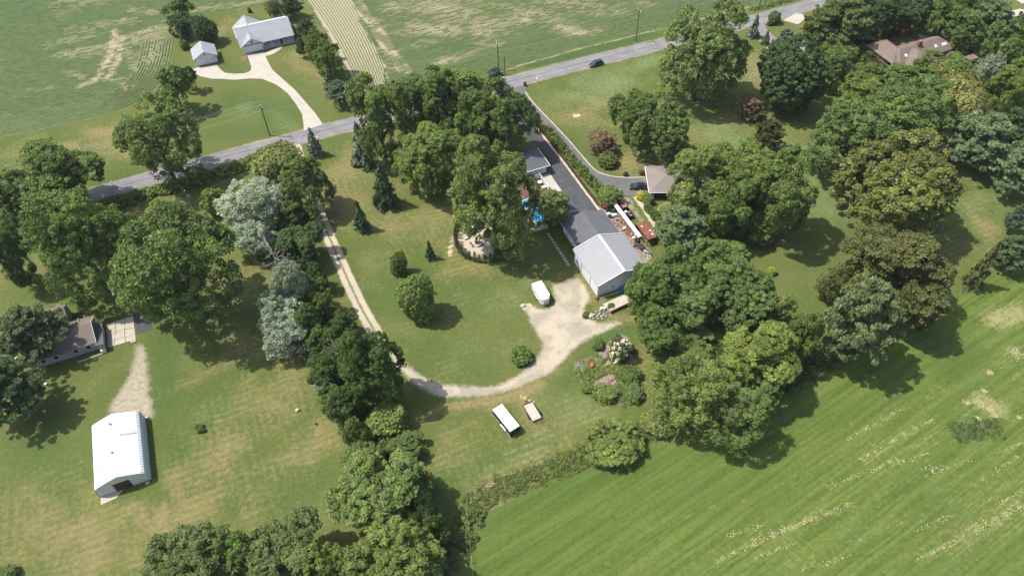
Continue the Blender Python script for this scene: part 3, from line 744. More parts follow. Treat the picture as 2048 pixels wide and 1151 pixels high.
def trunk_mesh(name, seed, limbs=6, mat=None, r=.075, spread=.62, top=1.15):
    """unit trunk: ground at 0, crown centre at 1, limbs reaching out to the crown's radius"""
    rng = random.Random(seed); b = MB()
    p = Vector((0, 0, -.02)); pts = [(p, r)]
    for k in range(1, 6):
        z = top * k / 5; pts.append((Vector((rng.uniform(-.03, .03) * k, rng.uniform(-.03, .03) * k, z)), r * (1 - .16 * k)))
    b.tube(pts[0][0], Vector((0, 0, .07)), r * 1.5, r * 1.05, 8)
    for (a, ra), (c, rc) in zip(pts[:-1], pts[1:]): b.tube(a, c, ra, rc, 8, False)
    for i in range(limbs):
        a = 2 * math.pi * (i + rng.random() * .6) / limbs
        z0 = .42 + .5 * rng.random(); l = spread * rng.uniform(.75, 1.1)
        s = Vector((0, 0, z0)); m_ = Vector((math.cos(a) * l * .5, math.sin(a) * l * .5, z0 + .20)); e = Vector((math.cos(a) * l, math.sin(a) * l, z0 + .42 + rng.uniform(0, .12)))
        b.tube(s, m_, r * .55, r * .38, 6, False); b.tube(m_, e, r * .38, r * .12, 6)
        for _ in range(2):
            f = e + Vector((rng.uniform(-.25, .25), rng.uniform(-.25, .25), rng.uniform(.05, .3)))
            b.tube(m_.lerp(e, .4), f, r * .2, r * .06, 5)
    me = b.mesh(name); me.materials.append(mat or M['bark'])
    return me

def pine_mesh(name, seed, whorls=12, nb=6, tufts=9, per=64, leaf=.046):
    """white pine: open tiers of level limbs carrying plumes of needles; base 0, top 1, radius 1"""
    rng = np.random.default_rng(seed); P_, N_, T_, D_ = [], [], [], []
    for w_ in range(whorls):
        h = .24 + .74 * w_ / (whorls - 1); prof = (1 - ((h - .36) / .68) ** 2 if h > .36 else 1 - (.36 - h) * 2.2)
        prof = max(prof, .1)
        for k in range(nb if h < .85 else 4):
            a = 2 * math.pi * (k + rng.uniform(0, 1)) / nb + w_ * 1.1; L = prof * rng.uniform(.6, 1.08)
            for t in range(tufts + int(3 * L)):
                f = rng.uniform(.30, 1.0); sp = float(np.clip(rng.normal(0, .13 * L * (.4 + f)), -.2 * L, .2 * L))
                c = np.array([math.cos(a) * L * f - math.sin(a) * sp, math.sin(a) * L * f + math.cos(a) * sp, h + .05 * f * L + .03 * f * f + rng.normal(0, .012)])
                tn = rng.normal(.5, .17)
                q = unit(rng.normal(size=(per, 3)) * (1, 1, .55) + np.array([math.cos(a) * .4, math.sin(a) * .4, .35]))
                P_.append(c + q * .055 * rng.uniform(.5, 1.15, (per, 1)) * np.array([1.25, 1.25, .42])); N_.append(unit(np.cross(q, rng.normal(size=(per, 3))) + np.array([-.25, 0, 1.0]))); T_.append(np.clip(tn + rng.normal(0, .12, per), 0, 1)); D_.append(q)
    p = np.vstack(P_)
    return leaf_mesh(name, p, np.vstack(N_), leaf * .5, np.concatenate(T_), rng.uniform(0, .7, len(p)), M['needle'], rng, 2.8)

def spruce_mesh(name, seed, tiers=17, nb=11, per=12, leaf=.10, droop=.16, fill=.35):
    """narrow cone of drooping tiers; base 0, top 1, radius 1"""
    rng = np.random.default_rng(seed); P_, N_, T_, Z_ = [], [], [], []
    for w_ in range(tiers):
        h = .05 + .94 * (w_ / (tiers - 1)); L0 = (1 - h) ** .85 * 1.02 + .02
        for k in range(max(5, int(nb * (.45 + .55 * (1 - h))))):
            a = rng.uniform(0, 2 * math.pi); L = L0 * rng.uniform(.72, 1.12); tn = rng.normal(.5, .15)
            m_ = int(per * (1 + 1.3 * L))
            f = rng.uniform(fill * .4, 1.0, m_) ** .7; sp = rng.normal(0, .085, m_) * (1.15 - f) * 1.4
            p = np.stack([math.cos(a) * L * f - math.sin(a) * sp, math.sin(a) * L * f + math.cos(a) * sp, h - droop * L * f * .35 + rng.normal(0, .008, m_) + .035], 1)
            P_.append(p); T_.append(np.clip(tn + (f - .6) * .25 + rng.normal(0, .1, m_), 0, 1))
            N_.append(unit(np.array([math.cos(a) * .5, math.sin(a) * .5, .8]) + rng.normal(0, .4, (m_, 3))))
            Z_.append(np.tile(np.array([math.cos(a + math.pi/2), math.sin(a + math.pi/2), 0.0]), (m_, 1)))
    p = np.vstack(P_)
    return leaf_mesh(name, p * np.array([1, 1, 1]), np.vstack(N_), leaf, np.concatenate(T_), rng.uniform(0, .6, len(p)), M['needle'], rng, 1.7, np.vstack(Z_))

def column_mesh(name, seed, n=900, leaf=.16):
    rng = np.random.default_rng(seed)
    z = rng.uniform(.02, 1, n); a = rng.uniform(0, 2 * math.pi, n)
    r = np.where(z < .3, .75 + z * .8, np.sqrt(np.maximum(1 - ((z - .3) / .72) ** 2, 0))) * rng.uniform(.75, 1.02, n)
    d = np.stack([np.cos(a), np.sin(a), np.full(n, .25)], 1)
    p = np.stack([np.cos(a) * r, np.sin(a) * r, z], 1)
    return leaf_mesh(name, p, unit(d + rng.normal(0, .35, (n, 3))), leaf, np.clip(rng.normal(.5, .2, n), 0, 1), rng.uniform(0, .6, n), M['needle'], rng, .35)

def willow_mesh(name, seed, strands=420, per=26, leaf=.05):
    rng = np.random.default_rng(seed); d = sph(strands, rng); d = d[d[:, 2] > -.35]
    lb = unit(rng.normal(size=(9, 3)) * (1, 1, .8)); bump = np.exp(9 * (d @ lb.T - 1)).max(1)
    r = .62 + .42 * bump + rng.normal(0, .04, len(d)); L = rng.uniform(.18, .5, len(d)) * (1.1 - .5 * d[:, 2]); tn = rng.normal(.5, .17, len(d)) + .25 * (bump - .5)
    i = np.repeat(np.arange(len(d)), per); t = rng.uniform(0, 1, len(i))
    p = d[i] * r[i][:, None] + rng.normal(0, .03, (len(i), 3)); p[:, :2] *= (1 + .12 * t)[:, None]; p[:, 2] -= L[i] * t * t
    nrm = unit(d[i] * (1, 1, .6) + np.array([0, 0, .25]) + rng.normal(0, .45, (len(i), 3)))
    return leaf_mesh(name, p, nrm, leaf, np.clip(tn[i] + rng.normal(0, .12, len(i)), 0, 1), rng.uniform(0, 1, len(i)), M['leaf'], rng, 2.2, np.tile(np.array([0.3, 0.1, 0.0]), (len(i), 1)) + rng.normal(0, .25, (len(i), 3)))

PROTO = {}
PROTO['L'] = [lobed_mesh('crown', 11 + i, l, 720, .09, 56, .034, M['leaf']) for i, l in enumerate((17, 24, 20, 14, 28))]
PROTO['M'] = [lobed_mesh('crown', 31 + i, l, 340, .125, 46, .050, M['leaf'], lr=(.3, .48)) for i, l in enumerate((12, 16, 10, 14))]
PROTO['S'] = [crown_mesh('crown', 51 + i, 150, .19, 36, .085, M['leaf'], flat=-.85, rough=.42, lobes=8, inner=.2, rnd=1.0) for i in range(3)]
PROTO['D'] = [crown_mesh('crown', 61 + i, 430, .085, 66, .042, M['leaf'], flat=-.8, rough=.18, lobes=10, rnd=.7, up=.6, squash=.7) for i in range(2)]       # close-leaved maple
PROTO['O'] = [lobed_mesh('crown', 71 + i, 34, 760, .095, 46, .031, M['leaf'], lr=(.18, .34), squash=.5, rnd=1.1, reach=(.45, .85), fill=.4) for i in range(2)]   # loose, layered crown
PROTO['A'] = [lobed_mesh('crown', 81 + i, 20, 420, .11, 60, .033, M['silver'], rnd=1.3, squash=.7, lr=(.24, .42)) for i in range(2)]   # white poplar
PROTO['F'] = [crown_mesh('crown', 91 + i, 90, .17, 42, .065, M['leaf'], rough=.5, lobes=9, inner=.6, squash=.5, rnd=1.1) for i in range(2)]         # thin ornamental tree
PROTO['B'] = [crown_mesh('crown', 101 + i, 90, .19, 62, .085, M['leaf'], flat=-.95, rough=.12, lobes=6, inner=.1) for i in range(2)]                # clipped bush
PROTO['W'] = [willow_mesh('crown', 111 + i) for i in range(2)]
PROTO['P'] = [pine_mesh('crown', 121 + i) for i in range(3)]
PROTO['N'] = [spruce_mesh('crown', 131 + i) for i in range(3)]
PROTO['K'] = [spruce_mesh('crown', 141, 15, 8, 9, .10, .5, .5)]
PROTO['C'] = [column_mesh('crown', 151 + i) for i in range(2)]
TR = [trunk_mesh('trunk', i, limbs=5 + i) for i in range(4)]
TRS = trunk_mesh('trunk', 9, limbs=7, r=.05, spread=.55)
_tb = MB()
_tb.tube((0,0,-.02), (0,0,.5), .05, .032, 8); _tb.tube((0,0,.5), (0,0,.97), .032, .008, 8)
_rg = random.Random(5)
for _k in range(26):
    _h = .22 + .7 * _k / 26; _a = _k * 2.4; _l = (1 - _h) * .8 + .05
    _tb.tube((0,0,_h), (math.cos(_a) * _l, math.sin(_a) * _l, _h + .04), .012, .004, 5)
TRP = _tb.mesh('trunk'); TRP.materials.append(M['bark'])

COL = {  # leaf colours
 'maple': (.082,.132,.036), 'mid': (.114,.168,.046), 'light': (.158,.208,.056), 'oak': (.142,.184,.056), 'olive': (.120,.160,.050), 'gold': (.168,.188,.052), 'dark': (.052,.094,.034),
 'silver': (.235,.285,.205), 'willow': (.205,.230,.080), 'spruce': (.084,.126,.056), 'blue': (.165,.215,.160), 'pine': (.165,.220,.100), 'pined': (.112,.160,.070), 'purple': (.095,.036,.036), 'russet': (.170,.125,.070),
 'brown': (.112,.126,.044), 'lime': (.28,.33,.05), 'yellow': (.46,.43,.06), 'ever': (.058,.098,.030), 'bush': (.105,.160,.040)}

_rt = random.Random(77)
def tree(u, v, ru, rv, kind, col, label, cat='tree', name=None, clear=None, hmax=None, group=None, var=None):
    """a plant whose crown fills the ellipse (u, v, ru, rv) of the photograph"""
    g = P(u, v, 6.0 if ru > 30 else 1.5)
    phi = math.atan2(CAMH - 5, float(np.hypot(*g)))
    dep = g[1] * math.cos(PITCH) + (CAMH - 5) * math.sin(PITCH)
    Rr = ru * dep / F * 1.03; Rv = rv * dep / F * 1.03
    o = bpy.data.objects.new(name or {'P': 'pine_tree', 'N': 'spruce_tree', 'K': 'spruce_tree', 'C': 'arborvitae', 'S': 'shrub', 'B': 'shrub', 'W': 'willow_tree', 'A': 'poplar_tree'}.get(kind, 'broadleaf_tree'), None)
    C.objects.link(o); o.empty_display_size = .5
    tag(o, label, cat, group)
    cone = kind in 'PNKC'
    if cone:
        # image height of the ellipse -> height of the plant
        Hh = max(2 * (Rv - Rr * math.sin(phi) * .38) / math.cos(phi), Rr * 1.5)
        if hmax: Hh = min(Hh, hmax)
        zc = Hh * .5
        b = P(u, v, zc)
        cs = (Rr, Rr, Hh); cz = 0.0; ts = (max(Rr * .9, .12 * Hh), max(Rr * .9, .12 * Hh), Hh)
        tm = TRP
    else:
        x = max(Rv * Rv - (Rr * math.sin(phi)) ** 2, (.5 * Rr * math.cos(phi)) ** 2)
        Hh = min(max(math.sqrt(x) / math.cos(phi), (.7 if Rr > 4 and kind in 'TOA' else .55) * Rr), 1.45 * Rr)
        if hmax: Hh = min(Hh, hmax)
        cl = (.0 if kind in 'SB' else .16 * Hh + (.12 * Rr if Rr > 5 else 0)) if clear is None else clear
        zc = Hh * (.82 if kind in 'SB' else .92) + cl
        b = P(u, v, zc)
        cs = (Rr, Rr, Hh); cz = zc; ts = (Rr * .8, Rr * .8, zc)
        tm = TRS if kind in 'SBF' else _rt.choice(TR)
    k = kind
    if k == 'T': k = 'L' if Rr > 5.6 else ('M' if Rr > 2.6 else 'S')
    ms = PROTO[k]
    c = bpy.data.objects.new('crown', ms[(_rt.randrange(len(ms)) if var is None else var) % len(ms)])
    q = COL[col]; j = _rt.uniform(.9, 1.1)
    c.color = (q[0] * j * _rt.uniform(.95, 1.05), q[1] * j, q[2] * j * _rt.uniform(.9, 1.1), 1)
    C.objects.link(c); c.parent = o; c.location = (0, 0, cz); c.scale = cs
    t = bpy.data.objects.new('trunk', tm); C.objects.link(t); t.parent = o; t.scale = ts
    o.location = (b[0], b[1], 0); o.rotation_euler = (0, 0, _rt.uniform(0, 6.28))
    return o

def scatter_leaves(name, pl, width, height, n, leaf, col, seed, parent=None, mat='leaf', kind=None, clump=.6, taper=True):
    """rough low growth along a polyline"""
    rng = np.random.default_rng(seed); pl = [np.array(p, float) for p in pl]
    L = np.array([np.linalg.norm(b - a) for a, b in zip(pl[:-1], pl[1:])]); cum = np.concatenate([[0], np.cumsum(L)])
    nc = max(6, int(cum[-1] * width / (clump * clump * 1.2)))
    s = rng.uniform(0, cum[-1], nc); i = np.clip(np.searchsorted(cum, s) - 1, 0, len(L) - 1)
    t = ((s - cum[i]) / np.maximum(L[i], 1e-6))[:, None]; A = np.array(pl)[i]; B = np.array(pl)[i + 1]
    d = unit(B - A); off = rng.uniform(-1, 1, nc)
    base = A + (B - A) * t + np.stack([-d[:, 1], d[:, 0]], 1) * (off * width / 2)[:, None]
    hh = height * rng.uniform(.45, 1.1, nc) * ((1 - .55 * off ** 2) if taper else 1)
    c = np.column_stack([base, hh * .6]); tn = rng.normal(.5, .17, nc); hu = rng.uniform(0, 1, nc) ** 2
    i = rng.integers(0, nc, n); q = unit(rng.normal(size=(n, 3)) + np.array([0, 0, .4]))
    p = c[i] + q * np.column_stack([np.full(n, clump), np.full(n, clump), hh[i] * .5]) * rng.uniform(.5, 1.05, (n, 1))
    p[:, 2] = np.maximum(p[:, 2], .05)
    me = leaf_mesh(name, p, unit(q * .8 + np.array([0, 0, .4]) + rng.normal(0, .45, (n, 3))), leaf, np.clip(tn[i] + rng.normal(0, .14, n), 0, 1), np.clip(hu[i] * .7 + rng.uniform(0, .4, n), 0, 1), M[mat], rng)
    o = bpy.data.objects.new(name, me); C.objects.link(o)
    q = COL[col] if isinstance(col, str) else col; o.color = (*q, 1)
    if parent: o.parent = parent
    if kind: o['kind'] = kind
    return o

# ------------------------------------------------------------------ trees and shrubs: u, v, ru, rv, kind, colour, label[, extras]
TREES = [
 # round the grey-roofed ranch house, far left
 (357,18,30,26,'T','mid','broad green tree at the field edge, topmost of the clump behind the small grey garage'),
 (357,52,23,21,'T','dark','dark round tree in the clump behind the small grey garage, below its tallest tree'),
 (409,60,23,25,'D','dark','dense dark egg-shaped tree behind the roof of the small grey garage'),
 (365,71,10,15,'N','spruce','little dark spruce beside the left corner of the small grey garage'),
 (369,91,9,9,'B','bush','small round bush at the left wall of the small grey garage','shrub'),
 (499,21,4,5,'B','ever','tiny round shrub alone in the lawn behind the grey ranch house','shrub'),
 (348,176,36,42,'T','mid','bushy tree with a dark crown standing at the bend of the crop rows'),
 (378,158,17,26,'T','dark','slim dark tree tucked behind the bushy tree at the bend of the crop rows'),
 (314,284,74,74,'O','mid','tall fine-leaved tree beside the road, left of the utility pole'),
 (548,18,17,20,'F','brown','dull brownish tree behind the grey ranch house at the field corner'),
 (582,14,26,24,'P','pined','dark spreading pine behind the grey ranch house at the field corner'),
 (612,57,22,20,'P','pined','green pine next to the porch end of the grey ranch house'),
 (632,92,24,30,'T','olive','olive leafy tree at the top of the tree row right of the concrete drive'),
 (655,118,27,34,'T','mid','full leafy tree in the middle of the tree row right of the concrete drive'),
 (659,158,17,20,'N','spruce','dark narrow evergreen low in the tree row right of the concrete drive'),
 (678,188,28,28,'P','pine','blue green pine at the road end of the tree row right of the concrete drive'),
 (604,96,14,20,'P','pined','small pine beside the porch lawn of the grey ranch house'),
 # left edge
 (122,356,92,64,'T','mid','wide green tree overhanging the road at the far left'),
 (22,398,62,60,'T','mid','leafy tree cut by the left edge of the photo, below the road'),
 (92,408,60,36,'T','maple','low dark tree beneath the wide tree that overhangs the road'),
 (158,490,86,92,'O','mid','very large tree with fine leaves standing right behind the brown-roofed house'),
 (262,505,62,66,'O','olive','feathery crown between the two largest trees behind the brown-roofed house'),
 (355,530,112,110,'O','mid','very large spreading tree with dark limbs on the lawn right of the cracked patio'),
 (14,505,50,92,'T','maple','tall dark tree at the left edge with its bare trunk showing'),
 (56,670,72,64,'P','pine','tall forked white pine in front of the brown-roofed house'),
 (18,784,74,70,'P','pined','drooping dark evergreen at the left edge, below the tall white pine'),
 (12,1146,20,14,'T','mid','small treetop in the bottom left corner of the photo'),
 # hedgerow along the gravel lane, top to bottom
 (545,322,52,44,'W','willow','yellow green weeping tree where the gravel lane meets the road'),
 (612,368,50,56,'T','olive','olive tree arching over the upper end of the gravel lane'),
 (430,405,30,30,'T','light','light green tree behind the flagpole, left of the white poplar'),
 (512,412,70,58,'A','silver','largest silver-white poplar at the top of the hedgerow'),
 (500,472,54,34,'A','silver','low grey-white poplar boughs under the largest silver poplar'),
 (590,432,42,38,'T','maple','dark tree between the largest silver poplar and the gravel lane'),
 (602,490,48,42,'T','maple','dark leafy tree shading the gravel lane beside the dead tree'),
 (610,528,30,22,'T','mid','green shrubby tree below the dead tree in the hedgerow'),
 (575,563,36,45,'A','silver','middle silver poplar of the hedgerow, just below the dead tree'),
 (572,652,60,48,'A','silver','silver poplar spreading over the left lawn, lowest of the three big poplars'),
 (640,600,30,38,'T','mid','bright green bushy tree right of the lowest big silver poplar'),
 (688,647,27,29,'T','maple','round dark tree beside the gravel lane in the hedgerow'),
 (652,690,36,38,'T','maple','dark tree under the silver poplar and left of the grey dead branches'),
 (745,735,62,78,'T','maple','tall dark green tree leaning over the bend of the gravel lane'),
 (655,745,42,46,'T','maple','shadowy dark tree at the left side of the hedgerow bend'),
 (648,768,27,20,'A','silver','small silver poplar sapling at the left foot of the hedgerow'),
 (692,812,36,40,'T','maple','bushy green tree in the narrow part of the hedgerow'),
 (706,868,30,34,'T','mid','low bushy tree in the narrow part of the hedgerow, above the big crowns'),
 (772,838,52,40,'S','light','vine-smothered bright green thicket in the hedgerow','shrub'),
 (815,895,38,32,'T','mid','small round tree at the right side of the hedgerow, below the vines'),
 (768,892,24,20,'S','gold','yellow green shrub in the middle of the hedgerow','shrub'),
 (756,982,98,84,'T','light','huge light green tree at the lower end of the hedgerow'),
 (838,985,34,48,'T','mid','green tree at the right flank of the huge hedgerow tree'),
 (850,962,20,24,'F','gold','thin yellowing tree at the right edge of the hedgerow'),
 (785,1142,104,82,'T','light','huge light green tree at the bottom edge right of the middle lawn'),
 (575,1112,86,70,'T','olive','big olive crown at the bottom edge, in the middle of three'),
 (498,1108,48,66,'T','mid','narrow crown at the bottom edge between two big crowns'),
 (378,1142,100,66,'T','olive','big olive crown at the bottom edge, leftmost of the row'),
 (655,1135,44,56,'T','light','light green crown at the bottom edge left of the huge hedgerow tree'),
 (870,1060,32,50,'T','maple','dark tree beside the fence at the corner of the hay field'),
 (632,556,24,30,'T','maple','dark bushy tree between the dead tree and the lane, right of the middle silver poplar'),
 (560,606,40,32,'A','silver','silver boughs filling the hedgerow between the middle and lowest silver poplars'),
 (612,650,34,42,'T','maple','dark tree behind the right side of the lowest big silver poplar'),
 (690,702,38,38,'T','maple','dark rounded tree left of the tall tree at the lane bend'),
 (730,912,44,40,'T','mid','green tree in the hedgerow just above the huge light green tree'),
 (668,800,30,34,'T','mid','small green tree on the lawn side of the narrow hedgerow'),
 # grove and front lawn, centre
 (626,285,18,29,'N','blue','blue green spruce at the roadside mouth of the gravel lane'),
 (721,291,26,43,'N','blue','tall blue spruce at the left corner of the dark grove'),
 (766,371,29,45,'N','spruce','broad dark spruce on the lawn below the grove'),
 (720,433,19,31,'N','spruce','young dark spruce alone beside the gravel lane'),
 (859,500,12,20,'N','spruce','tiny spruce in a ring of pale mulch'),
 (757,235,54,84,'T','oak','tall oak at the left front of the dark grove'),
 (818,200,52,50,'T','olive','oak crown at the top of the dark grove, left of its middle'),
 (872,195,50,56,'T','mid','dense oak at the top of the dark grove, in its middle'),
 (935,182,50,44,'T','light','paler tree at the upper right of the dark grove'),
 (905,240,34,36,'T','oak','smaller olive crown in the heart of the dark grove'),
 (952,232,42,50,'T','mid','green crown in the right half of the dark grove'),
 (1006,238,56,64,'T','mid','full green tree at the right end of the dark grove, beside the black drive'),
 (990,158,22,24,'P','blue','blue green pine top poking out beside the road behind the grove'),
 (858,312,70,66,'T','light','light green maple in front of the dark grove'),
 (988,398,82,100,'T','oak','big oak beside the pool and the round fire pit garden'),
 (1094,413,44,40,'T','light','small leafy tree between the pool and the black driveway'),
 (1058,222,8,20,'C','ever','dark column evergreen beside the black drive, first from the road','shrub','row of column evergreens'),
 (1067,233,8,20,'C','ever','dark column evergreen beside the black drive, second from the road','shrub','row of column evergreens'),
 (1075,246,8,20,'C','ever','dark column evergreen beside the black drive, third from the road','shrub','row of column evergreens'),
 (797,527,18,28,'T','mid','small leafy tree just above the big round bush tree on the lawn'),
 (834,592,37,49,'D','light','egg-shaped dense tree alone in the middle of the lawn'),
 (1043,711,23,20,'B','bush','round clipped bush beside the curve of the gravel lane','shrub'),
 (648,552,7,17,'C','ever','single column evergreen left of the gravel lane','shrub'),
 # right lawn
 (1405,102,78,84,'T','oak','huge oak beside the road, tallest on the right-hand lawn'),
 (1510,54,13,22,'N','blue','small blue spruce at the corner of the far asphalt spur'),
 (1549,36,12,13,'B','bush','ball-clipped tree beside the far concrete apron','shrub'),
 (1540,47,6,5,'B','ever','low shrub left of the ball-clipped tree','shrub'),
 (1533,76,10,14,'N','spruce','little dark conifer in the shrub bed by the asphalt spur'),
 (1544,88,7,10,'N','blue','smallest blue conifer in the shrub bed by the asphalt spur'),
 (1572,76,18,19,'P','blue','blue grey pine in the shrub bed by the asphalt spur'),
 (1556,92,12,10,'S','brown','dull brown shrub in the shrub bed by the asphalt spur','shrub'),
 (1586,146,62,64,'D','dark','very dark round maple on the right-hand lawn'),
 (1265,230,44,46,'T','mid','left crown of the pair of trees on the right-hand lawn'),
 (1322,258,56,56,'T','mid','right crown of the pair of trees on the right-hand lawn'),
 (1208,285,32,26,'F','russet','thin reddish tree beside the pair of trees on the right-hand lawn'),
 (1215,320,20,16,'B','olive','round olive shrub below the thin reddish tree','shrub'),
 (1251,348,5,5,'B','ever','small dark bush at the corner of the tan hip-roofed house','shrub'),
 (1283,344,7,6,'F','russet','rusty leafed shrub by the pale bed of the tan house','shrub'),
 (1503,216,31,25,'F','russet','small rusty brown tree at the edge of the huge oak shadow'),
 (1537,272,33,36,'P','brown','brownish conifer with thinning needles above the big crowns'),
 (1400,362,62,70,'T','light','wide light crown rising over the tan hip-roofed house'),
 (1483,345,68,62,'T','light','top crown of the great clump right of the tan hip-roofed house'),
 (1562,395,66,78,'T','light','right crown of the great clump right of the tan hip-roofed house'),
 (1450,420,58,60,'T','mid','low front crown of the great clump right of the tan hip-roofed house'),
 (1525,462,30,28,'T','light','little round tree standing in the shade under the great clump'),
 (1362,462,56,52,'P','pine','layered blue green pine between the rusty shed and the great clump'),
 (1424,482,22,26,'P','pined','slim pine right of the layered pine near the rusty shed'),
 (1355,545,52,48,'T','mid','bright bushy tree directly below the layered pine'),
 (1448,528,60,54,'T','mid','round green tree in the wood right of the metal garage, nearest the open lawn'),
 (1296,578,52,54,'T','mid','leafy tree hiding the right corner of the metal garage'),
 (1380,610,60,52,'T','mid','full green tree in the heart of the wood right of the metal garage'),
 (1480,588,72,46,'T','mid','spreading tree in the wood beside the open lawn with the lime bush'),
 (1318,664,44,44,'T','mid','tree at the lawn edge of the wood, right of the white blossomed shrub'),
 (1385,682,50,52,'T','olive','olive tree inside the wood, right of the garden bed'),
 (1478,640,32,32,'D','olive','dull round crown sunk in the middle of the wood'),
 (1548,622,44,44,'T','light','light green tree at the top right of the wood, left of the big pine'),
 (1530,712,80,60,'T','light','brightest broad crown of the wood, facing the hay field'),
 (1612,668,40,50,'T','mid','tree wedged between the wood and the big blue green pine'),
 (1376,778,72,72,'O','light','feathery tree at the low left end of the wood above the weedy fence row'),
 (1462,826,66,62,'O','olive','lowest crown of the wood, overhanging the hay field'),
 (1530,782,34,32,'T','mid','small crown on the hay field side of the wood'),
 (1716,650,76,96,'P','pine','big blue green pine at the edge of the hay field'),
 (1543,542,10,9,'B','lime','lime yellow bush alone on the lawn','shrub'),
 (1230,884,60,38,'T','light','large leafy bush at the weedy edge of the hay field','shrub'),
 # right edge column
 (1706,282,78,74,'T','mid','large green tree at the left of the right-hand woods'),
 (1815,224,84,60,'T','mid','broad pale leaved tree in front of the long brown-roofed house'),
 (1795,372,108,92,'T','gold','yellow tinged oak, biggest crown of the right-hand woods'),
 (1800,542,112,88,'T','brown','brownish green tree beside the hay field below the yellow tinged oak'),
 (1662,570,28,34,'F','brown','thin brown tree at the left foot of the brownish green tree'),
 (1932,206,50,52,'W','willow','feathery yellow green tree right of the broad pale leaved tree'),
 (1918,160,44,38,'W','willow','feathery yellow green tree nearest the long brown-roofed house'),
 (1958,240,38,36,'W','willow','lowest of the feathery yellow green trees'),
 (1975,140,28,34,'A','silver','silvery blue tree near the right edge of the photo'),
 (2022,95,44,58,'T','mid','bushy green tree at the right edge, below the white patio'),
 (2024,175,42,46,'T','light','light tree at the right edge with deep shade beneath it'),
 (1962,286,72,64,'P','pine','level-limbed pine, largest at the right edge of the photo'),
 (2026,345,52,52,'P','pine','lower level-limbed pine at the right edge of the photo'),
 (2030,255,40,44,'P','pined','dark pine at the right edge, behind the largest level-limbed pine'),
 (1968,532,25,52,'K','brown','scraggly half dead conifer by the right edge of the hay field'),
 (2022,508,38,42,'P','pined','green conifer at the right edge of the photo beside a bare bank'),
 (2032,440,22,34,'P','blue','bluish conifer at the right edge above the bare bank'),
 (1888,312,12,9,'S','olive','low shrub on the bare earth under the level-limbed pine','shrub'),
 (1875,400,9,7,'S','silver','pale shrub in the shade of the yellow tinged oak','shrub'),
 # round the long brown-roofed house
 (1682,48,62,50,'P','olive','shaggy olive conifer left of the purple tree'),
 (1640,52,36,36,'P','olive','smaller shaggy conifer above the dark round maple'),
 (1748,22,54,38,'T','dark','dark tree at the top edge behind the purple tree'),
 (1820,18,48,36,'T','dark','deep green tree at the top edge right of the purple tree'),
 (1700,-6,44,26,'T','dark','dark treetop at the top edge right of the road'),
 (1786,60,22,20,'T','purple','round dark purple leaved tree behind the long brown roof'),
 (1890,38,36,38,'T','mid','green tree at the top edge beyond the right end of the long roof'),
 (1935,62,38,36,'T','mid','bushy green tree beyond the right end of the long roof'),
 (1985,42,46,44,'P','pine','soft green pine at the top edge left of the white patio'),
 (1940,14,44,30,'T','maple','dark treetop at the top edge near the right corner'),
 (1664,98,26,13,'S','bush','mounded green shrub left of the golden bush','shrub'),
 (1698,99,14,12,'S','yellow','golden yellow bush beside the left end of the long brown roof','shrub'),
 (1665,111,5,4,'B','yellow','tiny golden bush at the foot of the mounded green shrub','shrub'),
 (1680,112,36,4,'S','bush','low strip of shrubs in front of the mounded green shrub','shrub'),
 (1672,142,34,36,'T','mid','upper tree of the pair right of the very dark round maple'),
 (1722,180,40,34,'O','light','yellow green tree of the pair right of the very dark round maple'),
 (1735,150,34,24,'T','mid','green tree just left of the garden path of the long house'),
 (1727,108,9,6,'B','bush','clipped mound at the top of the garden path','shrub','clipped mounds along the garden path'),
 (1757,128,9,7,'B','bush','clipped mound halfway down the garden path','shrub','clipped mounds along the garden path'),
 (1766,134,8,6,'B','ever','clipped dark mound at the foot of the garden path','shrub','clipped mounds along the garden path'),
 (1738,120,18,16,'T','brown','dark gnarled tree between the garden path and the house'),
 (1842,137,22,19,'T','maple','dark green tree touching the front wing of the long brown roof'),
 (1805,160,44,19,'T','mid','low wide tree below the left end of the long brown roof'),
 (1890,141,46,25,'T','mid','low wide tree in front of the right half of the long brown roof'),
 (1864,64,6,6,'S','purple','small dark red shrub behind the right end of the long brown roof','shrub'),
 (1712,90,7,7,'B','dark','dark bush by the parked cars at the left end of the long roof','shrub'),
 # tan house and yard
 (1219,392,26,22,'S','light','leafy bush at the top end of the junk row beside the hedge','shrub'),
 (1279,392,9,10,'S','yellow','golden yellow shrub below the black sedan','shrub'),
 (1295,398,13,12,'S','light','light green shrub next to the golden yellow shrub','shrub'),
 (1297,416,11,10,'S','mid','round grassy shrub, upper one along the gravel yard','shrub','grassy shrubs along the gravel yard'),
 (1310,430,11,11,'S','mid','round grassy shrub, middle one along the gravel yard','shrub','grassy shrubs along the gravel yard'),
 (1320,446,12,11,'S','mid','round grassy shrub, lowest one along the gravel yard','shrub','grassy shrubs along the gravel yard'),
 # garden bed
 (1238,698,22,32,'S','olive','tall white flowering shrub in the garden bed','shrub','white_flower'),
 (1262,695,9,18,'S','light','leafy shrub right of the white flowering shrub','shrub'),
 (1258,750,25,17,'S','bush','dense green shrub in the middle of the garden bed','shrub'),
 (1215,784,29,17,'S','light','spreading bright shrub at the low end of the garden bed','shrub'),
 (1264,783,24,12,'S','mid','loose green shrub at the right end of the garden bed','shrub'),
 (1197,690,16,9,'S','bush','low green shrub above the rusty fire ring','shrub'),
 (1172,775,16,9,'S','light','low weedy shrub at the left edge of the garden bed','shrub'),
 # lean plants on the weedy edge
 (1305,845,34,18,'S','gold','yellowish weedy bush at the edge of the hay field','shrub'),
 (1345,812,24,14,'S','olive','olive weedy bush under the feathery tree','shrub'),
 (1172,628,9,6,'S','bush','green weed clump left of the rock pile','shrub'),
